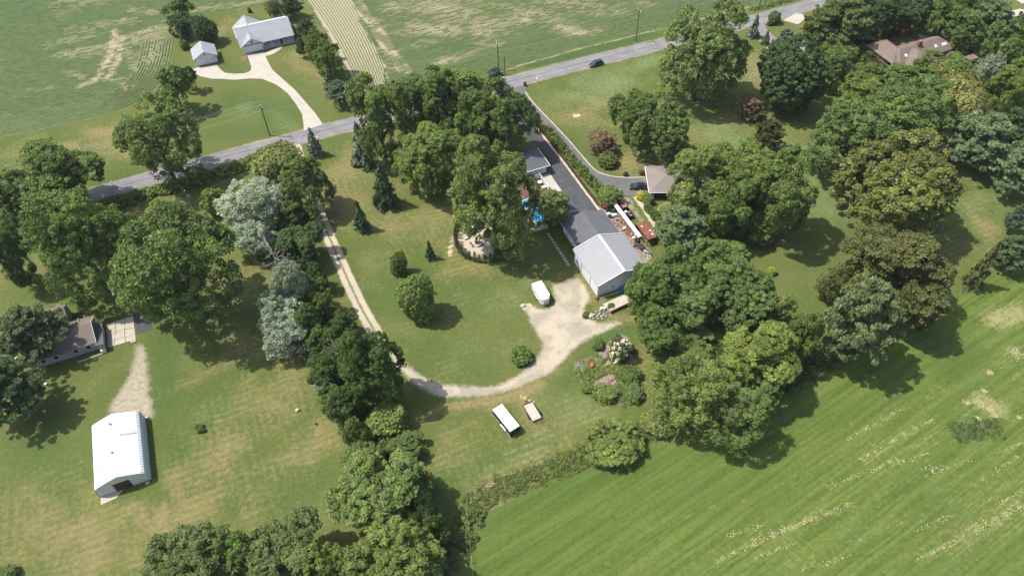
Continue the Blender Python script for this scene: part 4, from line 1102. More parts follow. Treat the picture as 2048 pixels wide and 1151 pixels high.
 (1222,612,9,7,'S','bush','green weed clump between the rock pile and the retaining wall','shrub'),
]
TALL = {'middle silver poplar of the hedgerow, just below the dead tree': 5.0, 'silver boughs filling the hedgerow between the middle and lowest silver poplars': 4.5, 'very large spreading tree with dark limbs on the lawn right of the cracked patio': 5.0, 'very large tree with fine leaves standing right behind the brown-roofed house': 4.5, 'brightest broad crown of the wood, facing the hay field': 5.0,
        'feathery tree at the low left end of the wood above the weedy fence row': 3.0, 'lowest crown of the wood, overhanging the hay field': 3.5, 'tree wedged between the wood and the big blue green pine': 4.0, 'small crown on the hay field side of the wood': 5.0,
        'brownish green tree beside the hay field below the yellow tinged oak': 3.0, 'tall fine-leaved tree beside the road, left of the utility pole': 3.5}
for t in TREES:
    u, v, ru, rv, k, col, lab = t[:7]
    ex = t[7:]
    cat = 'shrub' if 'shrub' in ex else 'tree'
    grp = next((e for e in ex if ' ' in e), None)
    kw = {}
    if lab in TALL: kw['clear'] = TALL[lab]
    if 'fire pit garden' in lab: kw['var'] = 2
    if 'weedy edge' in lab: kw['clear'] = -.4; kw['hmax'] = 2.6
    if 'garden bed' in lab and 'white' not in lab: kw['hmax'] = 1.2
    nm = None
    if cat == 'tree' and k in 'SB': nm = 'broadleaf_tree'
    if cat == 'shrub' and k not in 'SBC': nm = 'shrub'
    if k == 'A' and 'poplar' not in lab: nm = 'broadleaf_tree'
    if k == 'P' and 'conifer' in lab or 'evergreen' in lab and k == 'P': nm = 'conifer_tree'
    o = tree(u, v, ru, rv, k, col, lab, cat, name=nm, group=grp, **kw)
    if col == 'silver':
        for c in o.children:
            if c.name.startswith('trunk'):
                c.material_slots[0].link = 'OBJECT'; c.material_slots[0].material = M['palebark']
    if 'white_flower' in ex:
        cr = next(c for c in o.children if c.name.startswith('crown'))
        bl = bpy.data.objects.new('blossom', crown_mesh('blossom', 400, 60, .16, 26, .10, M['petal'], flat=-.4, rough=.24, lobes=6, inner=0))
        C.objects.link(bl); bl.parent = o; bl.location = cr.location; bl.scale = [q * 1.05 for q in cr.scale]; bl.color = (.62, .55, .44, 1)

# bare, dead trees
def dead_tree(u, v, h, spread, seed, label):
    rng = random.Random(seed); b = P(u, v)
    o = bpy.data.objects.new('dead_tree', None); C.objects.link(o); o.location = (b[0], b[1], 0); tag(o, label, 'tree')
    tk = MB(); br = MB()
    tk.tube((0,0,-.05), (.2,.1,h*.5), .28, .17, 8); tk.tube((.2,.1,h*.5), (.1,.3,h*.8), .17, .08, 8)
    def grow(p, d, l, r, n):
        q = p + d * l
        br.tube(p, q, r, r * .6, 5, False)
        if n:
            for _ in range(rng.choice((2, 3, 3))):
                e = (d + Vector((rng.uniform(-.7,.7), rng.uniform(-.7,.7), rng.uniform(-.25,.5)))).normalized()
                grow(p.lerp(q, rng.uniform(.5, 1)), e, l * rng.uniform(.55, .8), r * .55, n - 1)
    for i in range(9):
        a = i * 2.4 + rng.random(); z = h * rng.uniform(.4, .8)
        grow(Vector((.15, .15, z)), Vector((math.cos(a), math.sin(a), rng.uniform(.3, .9))).normalized(), spread * rng.uniform(.35, .5), .085, 4)
    tk.build('trunk', M['deadwood'], o); br.build('branch', M['deadwood'], o)
dead_tree(558,545,9.5,6.0,3,'bare grey dead tree with tangled twigs between two silver poplars')
dead_tree(705,738,8.0,5.0,8,'grey dead branches sticking out left of the tall tree at the lane bend')

# low, uncountable growth
scatter_leaves('roadside_brush', smooth(PL([(210,412),(260,398),(330,380),(400,362),(450,345),(510,322)]), 1), 5.0, 1.6, 9000, .38, 'light', 501, kind='stuff')
scatter_leaves('fence_row_weeds', smooth(PL([(935,1015),(985,985),(1060,958),(1130,930),(1190,905),(1250,880),(1330,850),(1370,850)]), 1), 4.6, .7, 13000, .17, 'olive', 502, kind='stuff', taper=True, clump=.45)
scatter_leaves('fence_row_weeds', smooth(PL([(960,990),(1060,950),(1130,922),(1200,896),(1300,858)]), 1), 5.5, .4, 5000, .15, 'gold', 522, kind='stuff', clump=.7)
scatter_leaves('fence_row_weeds', PL([(870,1150),(905,1110),(935,1060),(945,1020)]), 5.0, 1.1, 5000, .26, 'olive', 503, kind='stuff')
scatter_leaves('hedgerow_undergrowth', smooth(PL([(575,470),(600,560),(620,640),(660,720),(690,800),(740,880),(760,960)]), 1), 7.0, 1.6, 12000, .36, 'maple', 504, kind='stuff')
scatter_leaves('woodland_undergrowth', smooth(PL([(1330,640),(1400,720),(1480,760),(1560,740),(1640,690)]), 1), 12.0, 1.6, 12000, .36, 'maple', 505, kind='stuff')
scatter_leaves('weed_patch', PL([(1905,868),(1950,858),(2000,858)]), 4.5, .45, 5200, .16, (.11, .155, .055), 506, kind='stuff')
scatter_leaves('garden_weeds', smooth(PL([(1160,755),(1200,725),(1235,720),(1270,770),(1230,800)]), 1), 5.4, .6, 17000, .17, 'light', 507, kind='stuff')
scatter_leaves('garden_flowers', PL([(1152,728),(1172,718),(1200,735),(1232,768)]), 2.6, .5, 240, .13, (.36, .13, .12), 517, kind='stuff', mat='petal')
scatter_leaves('garden_flowers', PL([(1160,745),(1195,752),(1222,790)]), 2.6, .5, 160, .13, (.42, .25, .24), 518, kind='stuff', mat='petal')
scatter_leaves('field_edge_weeds', PL([(1500,20),(1545,10),(1600,-6)]), 2.4, .7, 1600, .3, 'mid', 508, kind='stuff')
scatter_leaves('grove_undergrowth', PL([(800,290),(900,270),(1000,285)]), 9.0, 1.0, 4000, .34, 'maple', 509, kind='stuff')

# crop in rows: ridges of leaves, thin where the stand failed
def crop_rows():
    rng = np.random.default_rng(9)
    V, Fc = [], []
    def row(pts, w, h, bare, gapk):
        prev = False; n = len(pts)
        d = unit(np.gradient(pts, axis=0)); nr = np.stack([-d[:, 1], d[:, 0]], 1)
        ok = rng.random(n) > np.clip((bare - .2) * gapk * 1.0, 0, .9)
        ww = w * rng.uniform(.86, 1.1, n) * (1 - .3 * bare); hh = h * rng.uniform(.88, 1.1, n) * (1 - .45 * bare); of = rng.normal(0, .025, n)
        for i in range(n):
            if not ok[i]: prev = False; continue
            b = len(V); p = pts[i] + nr[i] * of[i]
            V.append((*(p + nr[i] * ww[i]), .0)); V.append((*(p + nr[i] * of[i]), hh[i])); V.append((*(p - nr[i] * ww[i]), .0))
            if prev: Fc.append((b-3, b-2, b+1, b)); Fc.append((b-2, b-1, b+2, b+1))
            prev = True
    # planted strip between the yard trees and the open field
    L0, L1, R0, R1 = P(612,-8), P(724,192), P(694,-8), P(776,156)
    K = 13
    for k in range(K):
        f = (k + .5) / K
        a, b = L0 * (1 - f) + R0 * f, L1 * (1 - f) + R1 * f
        n = int(np.linalg.norm(b - a) / .6)
        t = np.linspace(0, 1, n)[:, None]; bend = np.sin(t * math.pi) * 1.4
        row(a + (b - a) * t + E1 * bend, .21, .32, np.full(n, .16), 1.2)
    strip = [L0, L1, R1, R0]
    # headland rows following the yard edge
    hd = np.array(smooth(HEAD, 3)); d = unit(np.gradient(hd, axis=0)); nr = np.stack([-d[:, 1], d[:, 0]], 1)
    c = hd.mean(0); side = 1 if pip(np.array([hd[len(hd)//2] + nr[len(hd)//2] * 2]), [np.array(p) for p in CROP])[0] else -1
    for k in range(11):
        q = hd + nr * side * (.7 + k * .95)
        s = np.concatenate([[0], np.cumsum(np.linalg.norm(np.diff(q, axis=0), axis=1))]); ts = np.arange(0, s[-1], .8)
        q = np.stack([np.interp(ts, s, q[:, 0]), np.interp(ts, s, q[:, 1])], 1)
        row(q, .33, .34, np.clip(paint(q, ('bare',))['bare'] * .6 + .08 + .1 * rng.random(len(q)), 0, 1), 1.0)
    # the open field, rows along the road
    poly = [np.array(p) for p in CROP]
    hl = [p for p in hd]
    o0 = P(0, 275)
    y0, y1 = -40, 190
    for y in np.arange(y0, y1, .95):
        x = np.arange(-60, 420, 1.15)
        q = o0 + E1 * x[:, None] + E2 * y
        q = q + E2 * (.5 * np.sin(x / 37 + y / 19))[:, None]
        uu, vv = PX(q)
        k = (uu > -60) & (uu < 2110) & (vv > -60) & (vv < 300)
        if not k.any(): continue
        q = q[k]
        k = pip(q, poly) & ~pip(q, strip)
        q = q[k]
        if len(q) < 4: continue
        dh = segdist(q, hl); q = q[dh > 10.8]
        if len(q) < 4: continue
        cuts = np.where(np.linalg.norm(np.diff(q, axis=0), axis=1) > 2)[0] + 1
        for seg in np.split(q, cuts):
            if len(seg) > 3:
                row(seg, .34, .36, np.clip(paint(seg, ('bare',))['bare'] + .05 * rng.random(len(seg)), 0, 1), 1.25)
    me = bpy.data.meshes.new('crop_rows'); me.from_pydata(V, [], Fc)
    b = NB('crop_leaves'); v = b.pos()
    n1 = b.noise(.05, 3, v); n2 = b.noise(3.0, 3, v, .7)
    col = b.mix(n1, (.108, .160, .058), (.142, .188, .074))
    b.bsdf(b.scl(col, b.math('ADD', b.math('MULTIPLY', n2, .6), .68)), .8, 0, .2)
    me.materials.append(b.m)
    o = bpy.data.objects.new('crop_rows', me); C.objects.link(o); o['kind'] = 'stuff'
crop_rows()

def straw():
    rng = np.random.default_rng(12)
    LN = [[(1430,1120),(1560,1065),(1700,1005)],[(1440,1075),(1520,1050)],[(1720,920),(1800,872),(1870,835)],[(1650,975),(1720,950),(1800,915)],[(1690,880),(1800,820)],[(1500,1080),(1680,1020)],[(1600,1140),(1700,1110)],[(1830,1060),(1900,1030)],[(1830,1120),(1960,1060),(2048,1010)],
          [(1930,1060),(2048,1010)],[(1960,960),(2040,910)],[(1840,940),(1900,930)],[(1770,795),(1800,785)],[(1990,1010),(2048,980)],[(1780,930),(1860,905)],[(1500,1120),(1600,1080)],[(1990,905),(2048,885)],[(1850,950),(1940,920)]]
    pos, sz = [], []
    for l in LN:
        pl = PL(l)
        for a, b in zip(pl[:-1], pl[1:]):
            n = int(np.linalg.norm(b - a) / .055)
            t = rng.random(n); cl = np.sin(t * 40 + rng.uniform(0, 6)) + rng.normal(0, .7, n)
            t = t[cl > .1]; k = len(t)
            pos.append(a + (b - a) * t[:, None] + rng.normal(0, .24, (k, 2)))
    for u, v, r in ((2030,705,1.6),(1980,745,.7),(1968,782,.6),(1934,805,.7),(1962,808,1.0),(1978,818,.6),(1955,836,.5),(1988,830,.7),(2038,835,.4)):
        pos.append(P(u, v) + rng.normal(0, r * .5, (int(200 * r), 2)))
    p = np.vstack(pos); n = len(p); p = np.column_stack([p, rng.uniform(.03, .14, n)])
    me = leaf_mesh('cut_straw', p, unit(rng.normal(0, .5, (n, 3)) + np.array([0, 0, 1])), .12, rng.uniform(.2, .8, n), rng.uniform(0, .5, n), M['petal'], rng, 2.4)
    o = bpy.data.objects.new('cut_straw', me); C.objects.link(o); o['kind'] = 'stuff'; o.color = (.42, .375, .22, 1)
straw()

# ------------------------------------------------------------------ buildings
def mat_roof(name, col, axis_rot=GA, course=.16, var=.3, moss=None):
    """shingle courses: each course a touch lighter or darker, blotchy with age"""
    b = NB(name); v = b.pos(); o = b.objc()
    big = b.noise(.45, 4, v, .6); tab = b.noise(1.0, 3, b.scalev(o, (3.0, 3.0, 9.0)), .7); fine = b.noise(9, 3, v, .8)
    k = b.math('ADD', b.math('MULTIPLY', b.math('SUBTRACT', big, .5), var * 1.6), b.math('MULTIPLY', b.math('SUBTRACT', tab, .5), var * 1.3))
    k = b.math('ADD', k, b.math('MULTIPLY', b.math('SUBTRACT', fine, .5), var * .8))
    c = b.scl(col, b.math('ADD', 1.0, k))
    if moss: c = b.mix(b.math('MULTIPLY', b.ss(b.noise(.5, 5, v, .7), .5, .7), .6), c, moss)
    b.bsdf(c, .9, 0, .2, tab, .3, .03)
    return b.m
def mat_siding(name, col, step=.2, vert=False):
    b = NB(name); o = b.objc(); v = b.pos()
    s = b.n('ShaderNodeSeparateXYZ'); b.t.links.new(o, s.inputs[0])
    t = b.math('ADD', s.outputs[0], s.outputs[1]) if vert else s.outputs[2]
    ln = b.ss(b.math('FRACT', b.math('DIVIDE', t, step)), .0, .16)
    c = b.scl(col, b.math('ADD', b.math('MULTIPLY', ln, .16), b.math('ADD', .8, b.math('MULTIPLY', b.noise(.8, 4, v), .12))))
    b.bsdf(c, .6, 0, .3, ln, .35, .02)
    return b.m
M['shingle_grey'] = mat_roof('light_grey_shingles', (.27, .28, .295))
M['shingle_dark'] = mat_roof('charcoal_shingles', (.105, .11, .118))
M['shingle_brown'] = mat_roof('brown_shingles', (.165, .128, .105))
M['shingle_umber'] = mat_roof('weathered_brown_shingles', (.165, .138, .118), moss=(.13, .13, .09))
M['shingle_taupe'] = mat_roof('taupe_shingles', (.19, .163, .15))
M['siding'] = mat_siding('white_lap_siding', (.66, .68, .68))
M['siding_w'] = mat_siding('white_panel_siding', (.74, .75, .74), .45, True)
M['siding_b'] = mat_siding('pale_blue_siding', (.50, .55, .57), .45, True)
M['siding_g'] = mat_siding('grey_siding', (.27, .29, .30))
M['trim'] = simple('white_trim', (.76, .76, .74), .5, var=.08)
M['glass'] = simple('dark_window_glass', (.02, .025, .03), .08, var=.1, spec=.8)
M['door'] = simple('white_garage_door', (.70, .71, .70), .5, var=.08)
M['browndoor'] = simple('brown_door', (.075, .04, .025), .6)
M['brick'] = simple('red_brown_brick', (.22, .11, .08), .9, var=.35, scale=2.5)
M['metal_roof'] = simple('grey_painted_steel', (.255, .26, .268), .5, .0, var=.06, scale=.3)
M['metal_white'] = simple('white_painted_steel', (.62, .65, .67), .45, var=.12, scale=.5, dirt=(.42, .36, .28), dirt_amt=.22)
M['cream_steel'] = simple('cream_painted_steel', (.66, .66, .58), .5, var=.12, scale=.6)
M['galv'] = simple('galvanised_steel', (.45, .47, .48), .45, .6, var=.2)
M['rust'] = simple('rusty_steel', (.17, .068, .042), .85, .1, var=.45, scale=.9, dirt=(.36, .24, .18), dirt_amt=.5)
M['black'] = simple('black_plastic', (.018, .018, .02), .5)
M['dkmetal'] = simple('dark_steel', (.04, .042, .045), .5, .3)
M['rubber'] = simple('rubber', (.02, .02, .02), .9)
M['wood'] = simple('grey_timber', (.24, .20, .165), .9, var=.35, scale=3)
M['brownwood'] = simple('brown_timber', (.13, .07, .045), .9, var=.35, scale=3)
M['deck'] = simple('deck_boards', (.11, .065, .05), .85, var=.3, scale=3)
M['white'] = simple('white_plastic', (.62, .61, .58), .5, var=.08)
M['terra'] = simple('terracotta', (.25, .15, .10), .9, var=.4, scale=3)
M['blue'] = simple('blue_tarp', (.03, .16, .42), .5, var=.2)
M['red'] = simple('red_paint', (.30, .035, .025), .4, var=.2)
M['yellow'] = simple('yellow_paint', (.75, .45, .03), .5, var=.1)
M['green'] = simple('green_plastic', (.03, .10, .075), .5)
M['stone'] = simple('grey_field_stone', (.25, .23, .195), .9, var=.4, scale=2)
M['palestone'] = simple('pale_stone', (.45, .42, .36), .9, var=.25, scale=2)
M['chrome'] = simple('bright_metal', (.6, .6, .6), .25, .9, var=.05)
M['lamp'] = simple('lamp_glass', (.55, .55, .52), .15, spec=.8)
M['redlamp'] = simple('red_lamp_glass', (.35, .02, .02), .2, spec=.8)

def window(parent, x, y, z, w, h, face, name='window'):
    """framed window on a wall face: '-y', '+y', '-x' or '+x'"""
    f, p = MB(), MB(); t = .05
    def slab(mb, w0, h0, d0, d1):
        if face[1] == 'y':
            s = -1 if face[0] == '-' else 1
            mb.box(x - w0/2, x + w0/2, min(y + s*d0, y + s*d1), max(y + s*d0, y + s*d1), z - h0/2, z + h0/2)
        else:
            s = -1 if face[0] == '-' else 1
            mb.box(min(x + s*d0, x + s*d1), max(x + s*d0, x + s*d1), y - w0/2, y + w0/2, z - h0/2, z + h0/2)
    slab(f, w + .2, h + .2, -.02, .05); o = f.build(name, M['trim'], parent)
    slab(p, w, h, .03, .07); p.build('pane', M['glass'], o)
    return o

def sec_door(parent, x0, x1, y, h, face=-1, mat='door', n=4, name='garage_door'):
    """sectional door on a wall facing -y: leaf with raised panels"""
    o = MB().box(x0, x1, y - .05, y + .02, .05, h).build(name, M[mat], parent)
    k = max(2, int((x1 - x0) / .8)); pw = (x1 - x0) / k; ph = (h - .05) / n
    me = MB().box(-pw*.42, pw*.42, -.02, .02, -ph*.36, ph*.36).mesh('panel'); me.materials.append(M[mat])
    for i in range(k):
        for j in range(n):
            q = bpy.data.objects.new('panel', me); C.objects.link(q); q.parent = o
            q.location = (x0 + (i + .5) * pw, y - .065, .05 + (j + .5) * ph)
    return o

# --- grey ranch house, far left
hA = thing('ranch_house', 'pale ranch house with grey shingle roofs, front porch and garage gable across the road', 'house', -83.8, 216.6)
MB().gwall(-.3, 16.0, 1.9, 11.2, 0, 2.55, 5.9, 'x').build('wall', M['siding'], hA)
MB().gwall(0, 6.0, -.5, 4.0, 0, 2.45, 4.6).build('garage_wall', M['siding'], hA)
MB().gable(-.9, 16.5, -.7, 11.8, 2.7, 6.1, 'x').build('roof', M['shingle_grey'], hA)
MB().gable(-.75, 6.75, -1.1, 4.2, 2.6, 4.95).build('garage_roof', M['shingle_grey'], hA)
MB().gable(-1.2, 8.2, 5.0, 13.0, 2.65, 5.95).build('rear_roof', M['shingle_grey'], hA)
MB().gwall(-.6, 7.6, 8.0, 12.5, 0, 2.5, 5.5).build('rear_wall', M['siding'], hA)
MB().box(6.1, 16.1, -.5, 1.9, 0, .32).build('porch_floor', M['concrete2'], hA)
for x in (6.3, 8.9, 11.4, 12.7, 14.4, 16.0):
    MB().box(x - .07, x + .07, -.42, -.28, .32, 2.6).build('porch_post', M['trim'], hA)
for x0, x1 in ((6.4, 8.8), (9.0, 11.3), (12.8, 14.3), (14.5, 15.9)):
    r = MB().box(x0, x1, -.38, -.33, 1.18, 1.26).box(x0, x1, -.38, -.33, .45, .51)
    for i in range(int((x1 - x0) / .16)):
        q = x0 + .08 + i * .16; r.box(q, q + .04, -.37, -.34, .5, 1.2)
    r.build('railing', M['trim'], hA)
sec_door(hA, .7, 5.4, -.5, 2.2)
vent = MB(); vent.tube((3.1, -.62, 3.5), (3.1, -.48, 3.5), .34, n=10); vent.build('gable_vent', M['dkmetal'], hA)
MB().box(11.7, 12.6, 1.8, 1.88, .32, 2.4).build('door', M['browndoor'], hA)
for x in (7.8, 10.0, 13.6, 15.0): window(hA, x, 1.88, 1.55, 1.2, 1.2, '-y')
an = MB(); an.tube((2.4, 12.9, 0), (2.4, 12.9, 8.4), .04, n=5); an.tube((1.2, 12.6, 8.2), (3.6, 13.2, 8.2), .03, n=5)
for i in range(5): an.tube((1.4 + i*.5, 12.2, 8.2), (1.6 + i*.5, 13.4, 8.2), .02, n=4)
an.build('antenna', M['chrome'], hA)
for x, y in ((4.9, 7.4), (12.0, 9.4), (14.2, 6.6)):
    MB().tube((x, y, 3.4), (x, y, 5.9 if y > 9 else 6.3), .09, n=6).build('vent_pipe', M['galv'], hA)

# --- small grey garage next to it
sA = thing('detached_garage', 'small detached garage with a grey gable roof left of the grey ranch house', 'garage', -97.3, 209.6)
MB().gwall(0, 6.5, 0, 6.0, 0, 2.45, 4.35).build('wall', M['siding'], sA)
MB().gable(-.5, 7.0, -.6, 6.5, 2.6, 4.65).build('roof', M['shingle_grey'], sA)
sec_door(sA, .5, 3.1, 0, 2.15)
MB().box(4.6, 5.5, -.06, .02, .05, 2.1).build('door', M['trim'], sA)
MB().tube((3.25, -.1, 3.4), (3.25, .03, 3.4), .2, n=10).build('gable_vent', M['dkmetal'], sA)
window(sA, 5.05, -.05, 1.6, .45, .5, '-y', 'door_window')
for x in (.2, 3.5, 6.1): MB().box(x - .08, x + .08, -.16, -.01, 1.9, 2.2).build('wall_lamp', M['dkmetal'], sA)

# --- metal garage and its low shingled wing
g = thing('metal_garage', 'tall metal garage with pale grey ridged roof beside the gravel pad', 'garage', GO[0], GO[1])
MB().gwall(.15, 12.45, .15, 12.1, 0, 3.9, 5.95).build('wall', M['siding_b'], g)
MB().gable(-.25, 12.85, -.2, 12.35, 4.05, 6.25, t=.12).build('roof', M['metal_roof'], g)
rib = MB().bar((0, 0, 0), (0, 1, 0), .05, .05)
for side in (-1, 1):
    for i in range(14):
        y = .25 + i * .9
        x0, z0, x1, z1 = (-.25, 4.05, 6.3, 6.25) if side < 0 else (12.85, 4.05, 6.3, 6.25)
        MB().bar((x0, y, z0 + .02), (x1, y, z1 + .02), .05, .012).build('roof_rib', M['metal_roof'], g)
MB().bar((6.3, -.22, 6.29), (6.3, 12.37, 6.29), .55, .06).build('ridge_cap', M['metal_white'], g)
for y, n_ in ((-.24, 1), (12.36, 1)):
    for x0 in (-.27, 12.87):
        MB().bar((x0, y, 4.06), (6.3, y, 6.28), .16, .22).build('rake_trim', M['metal_white'], g)
MB().bar((-.3, -.2, 3.99), (-.3, 12.35, 3.99), .12, .14).build('gutter', M['galv'], g)
for y0, y1 in ((.35, 3.6), (3.95, 8.1), (8.45, 12.0)):
    d = MB().box(.02, .14, y0, y1, .1, 3.75).build('sliding_door' if y0 < 8 else 'wall_panel', M['metal_white'], g)
for y in (3.77, 8.28): MB().box(-.03, .16, y - .12, y + .12, .05, 3.8).build('door_post', M['galv'], g)
window(g, .02, 10.3, 1.9, .9, .55, '-x')
window(g, 3.9, .15, 1.75, .75, .45, '-y')
for x in (.15, 12.35): MB().box(x - .09, x + .09, .06, .2, 0, 3.85).build('corner_trim', M['metal_white'], g)

lw = thing('shingled_outbuilding', 'low white outbuilding with dark shingle roof joined to the back of the metal garage', 'outbuilding', GO[0], GO[1])
MB().gwall(2.1, 12.7, 12.3, 22.4, 0, 2.5, 4.0).build('wall', M['siding_w'], lw)
MB().gable(1.7, 13.2, 12.5, 22.9, 2.65, 4.3).build('roof', M['shingle_dark'], lw)
for y in (14.2, 16.4, 19.6): window(lw, 2.1, y, 1.5, .8, .7, '-x')
MB().bar((1.64, 12.4, 2.56), (1.64, 22.9, 2.56), .1, .12).build('gutter', M['trim'], lw)
MB().box(2.05, 2.1, 17.6, 18.5, .05, 2.1).build('door', M['door'], lw)

# --- white house with the dark hip roof
hC = thing('hip_roofed_house', 'white house with a charcoal hip roof beside the black driveway', 'house', GO[0], GO[1])
MB().box(-9.5, 7.7, 44.3, 51.0, 0, 2.6).build('wall', M['siding_w'], hC)
MB().hip(-10.2, 8.4, 43.6, 51.7, 2.75, 4.7, (-6.2, 47.65), (4.4, 47.65)).build('roof', M['shingle_dark'], hC)
gt = MB()
for a, b in (((-10.2, 43.55, 2.68), (8.4, 43.55, 2.68)), ((8.46, 43.6, 2.68), (8.46, 51.7, 2.68))): gt.bar(a, b, .12, .14)
gt.build('gutter', M['trim'], hC)
window(hC, 4.6, 44.3, 1.6, .35, .5, '-y'); window(hC, -2.0, 44.3, 1.5, 1.4, 1.1, '-y')
sec_door(hC, .8, 3.2, 44.3, 2.1, name='patio_door')

# the deck, pool and things round it
dk = thing('pool_deck', 'brown board deck behind the white hip-roofed house', 'deck', GO[0], GO[1])
bm_ = MB().box(0, 6.8, 0, .19, .05, .17).mesh('plank'); bm_.materials.append(M['deck'])
for i in range(30):
    q = bpy.data.objects.new('plank', bm_); C.objects.link(q); q.parent = dk; q.location = (-1.7, 37.4 + i * .205, 0)
pl_ = thing('swimming_pool', 'bright blue swimming pool half hidden by the small leafy tree', 'pool', GO[0], GO[1])
def mat_pool():
    b = NB('pool_water'); v = b.pos(); n1 = b.noise(.9, 3, v, .6)
    b.bsdf(b.mix(n1, (.02, .19, .44), (.04, .29, .58)), .06, 0, .5, b.noise(2.5, 3, v), .12, .05)
    return b.m
MB().box(-2.9, 2.4, 27.6, 36.4, .06, .10).build('water', mat_pool(), pl_)
for a in ((-3.2, -2.9, 27.3, 36.7), (2.4, 2.7, 27.3, 36.7), (-2.9, 2.4, 27.3, 27.6), (-2.9, 2.4, 36.4, 36.7)):
    MB().box(*a, .055, .19).build('coping', M['concrete'], pl_)
fn = thing('privacy_fence', 'white board fence round the deck of the white hip-roofed house', 'fence', GO[0], GO[1])
for a, b in (((5.2, 43.2), (5.2, 37.2)), ((2.9, 44.2), (2.9, 42.7)), ((2.9, 42.7), (5.2, 42.7))):
    a, b = np.array(a), np.array(b); n = int(np.linalg.norm(b - a) / .3)
    bd = MB().box(-.02, .02, -.14, .14, .06, 1.55) if abs(b[0] - a[0]) < .1 else MB().box(-.14, .14, -.02, .02, .06, 1.55)
    me = bd.mesh('board'); me.materials.append(M['white'])
    for i in range(n):
        q = bpy.data.objects.new('board', me); C.objects.link(q); q.parent = fn; c = a + (b - a) * (i + .5) / n; q.location = (c[0], c[1], 0)
    MB().bar((*a, 1.58), (*b, 1.58), .09, .05).build('top_rail', M['white'], fn)
fn2 = thing('low_fence', 'low white fence along the black driveway beside the pool', 'fence', GO[0], GO[1])
for i in range(44):
    y = 29.8 + i * .3
    if i == 0: me = MB().box(-.02, .02, -.13, .13, .1, 1.0).mesh('picket'); me.materials.append(M['white'])
    if y > 37: break
    q = bpy.data.objects.new('picket', me); C.objects.link(q); q.parent = fn2; q.location = (7.2, y, 0)
MB().bar((7.2, 29.6, 1.03), (7.2, 37.0, 1.03), .09, .05).build('top_rail', M['white'], fn2)
sh = thing('pool_shed', 'little dark-roofed shed at the bottom of the black driveway beside the small leafy tree', 'shed', GO[0], GO[1])
MB().gwall(3.6, 7.4, 25.7, 29.0, 0, 2.1, 2.9).build('wall', M['siding_g'], sh)
MB().gable(3.2, 7.8, 25.4, 29.3, 2.2, 3.15).build('roof', M['shingle_dark'], sh)
MB().bar((3.2, 25.36, 2.15), (5.5, 25.36, 3.1), .06, .18).bar((5.5, 25.36, 3.1), (7.8, 25.36, 2.15), .06, .18).build('rake_trim', M['trim'], sh)

def lounger(x, y, deg, label):
    p = G(GO, x, y)
    o = thing('sun_lounger', label, 'lounger', p[0], p[1], .16, deg, 'white loungers on the deck')
    MB().box(-.32, .32, -.95, .35, .28, .36).build('seat', M['white'], o)
    MB().prism([(.36, .30), (.95, .75), (.95, .83), (.36, .38)], 'x', -.32, .32).build('backrest', M['white'], o)
    for sx in (-.28, .28):
        for sy in (-.85, .3): MB().box(sx - .03, sx + .03, sy - .03, sy + .03, 0, .28).build('leg', M['white'], o)
lounger(1.7, 41.3, 60, 'white lounger at the left side of the brown deck')
lounger(2.6, 40.3, -60, 'white lounger in the middle of the brown deck')
p = G(GO, 4.1, 40.6); o = thing('patio_table', 'white round table on the brown deck beside the board fence', 'table', p[0], p[1], .16)
MB().tube((0,0,.68), (0,0,.73), .6, n=16).build('tabletop', M['white'], o); MB().tube((0,0,0), (0,0,.68), .06, n=6).build('pedestal', M['white'], o); MB().tube((0,0,0), (0,0,.04), .3, n=10).build('base', M['white'], o)
p = G(GO, 4.4, 38.6); o = thing('storage_box', 'low white box at the end of the brown deck', 'box', p[0], p[1], .16)
MB().box(-.6, .6, -.35, .35, 0, .55).build('body', M['white'], o); MB().box(-.63, .63, -.38, .38, .56, .62).build('lid', M['white'], o)
p = P(1050, 452); o = thing('spiky_planter', 'pale star shaped plant stand at the left end of the pool', 'planter', p[0], p[1])
MB().tube((0,0,0), (0,0,.4), .28, .36, 10).build('pot', M['palestone'], o)
sp = MB()
for i in range(9): sp.bar((0, 0, .4), (math.cos(i*.7)*.75, math.sin(i*.7)*.75, .75), .12, .02)
sp.build('frond', M['white'], o)

# --- tan hip-roofed house on the right
hD = thing('tan_house', 'taupe hip-roofed house mostly under the great clump of trees', 'house', 35.4, 142.4, 0, -2)
MB().box(.7, 17.0, .8, 9.7, 0, 2.5).build('wall', M['siding_b'], hD)
MB().hip(0, 17.8, 0, 10.4, 2.65, 4.4, (5.0, 5.2), (12.8, 5.2)).build('roof', M['shingle_taupe'], hD)
sec_door(hD, 1.6, 5.6, .8, 2.2, mat='dkmetal')
MB().bar((-.05, 0, 2.58), (-.05, 10.4, 2.58), .1, .13).bar((0, -.05, 2.58), (17.8, -.05, 2.58), .1, .13).build('gutter', M['trim'], hD)
MB().box(.6, .69, .7, .8, 0, 2.45).build('corner_trim', M['trim'], hD)
p = P(1329, 436); o = thing('garden_ornament', 'small rusty ornament in the middle of the round lawn', 'ornament', p[0], p[1])
MB().tube((0,0,0), (0,0,.2), .4, .45, 10).build('bowl', M['terra'], o); MB().blob((0,0,.35), (.22,.22,.22), random.Random(3), 6, 4).build('stone', M['palestone'], o)

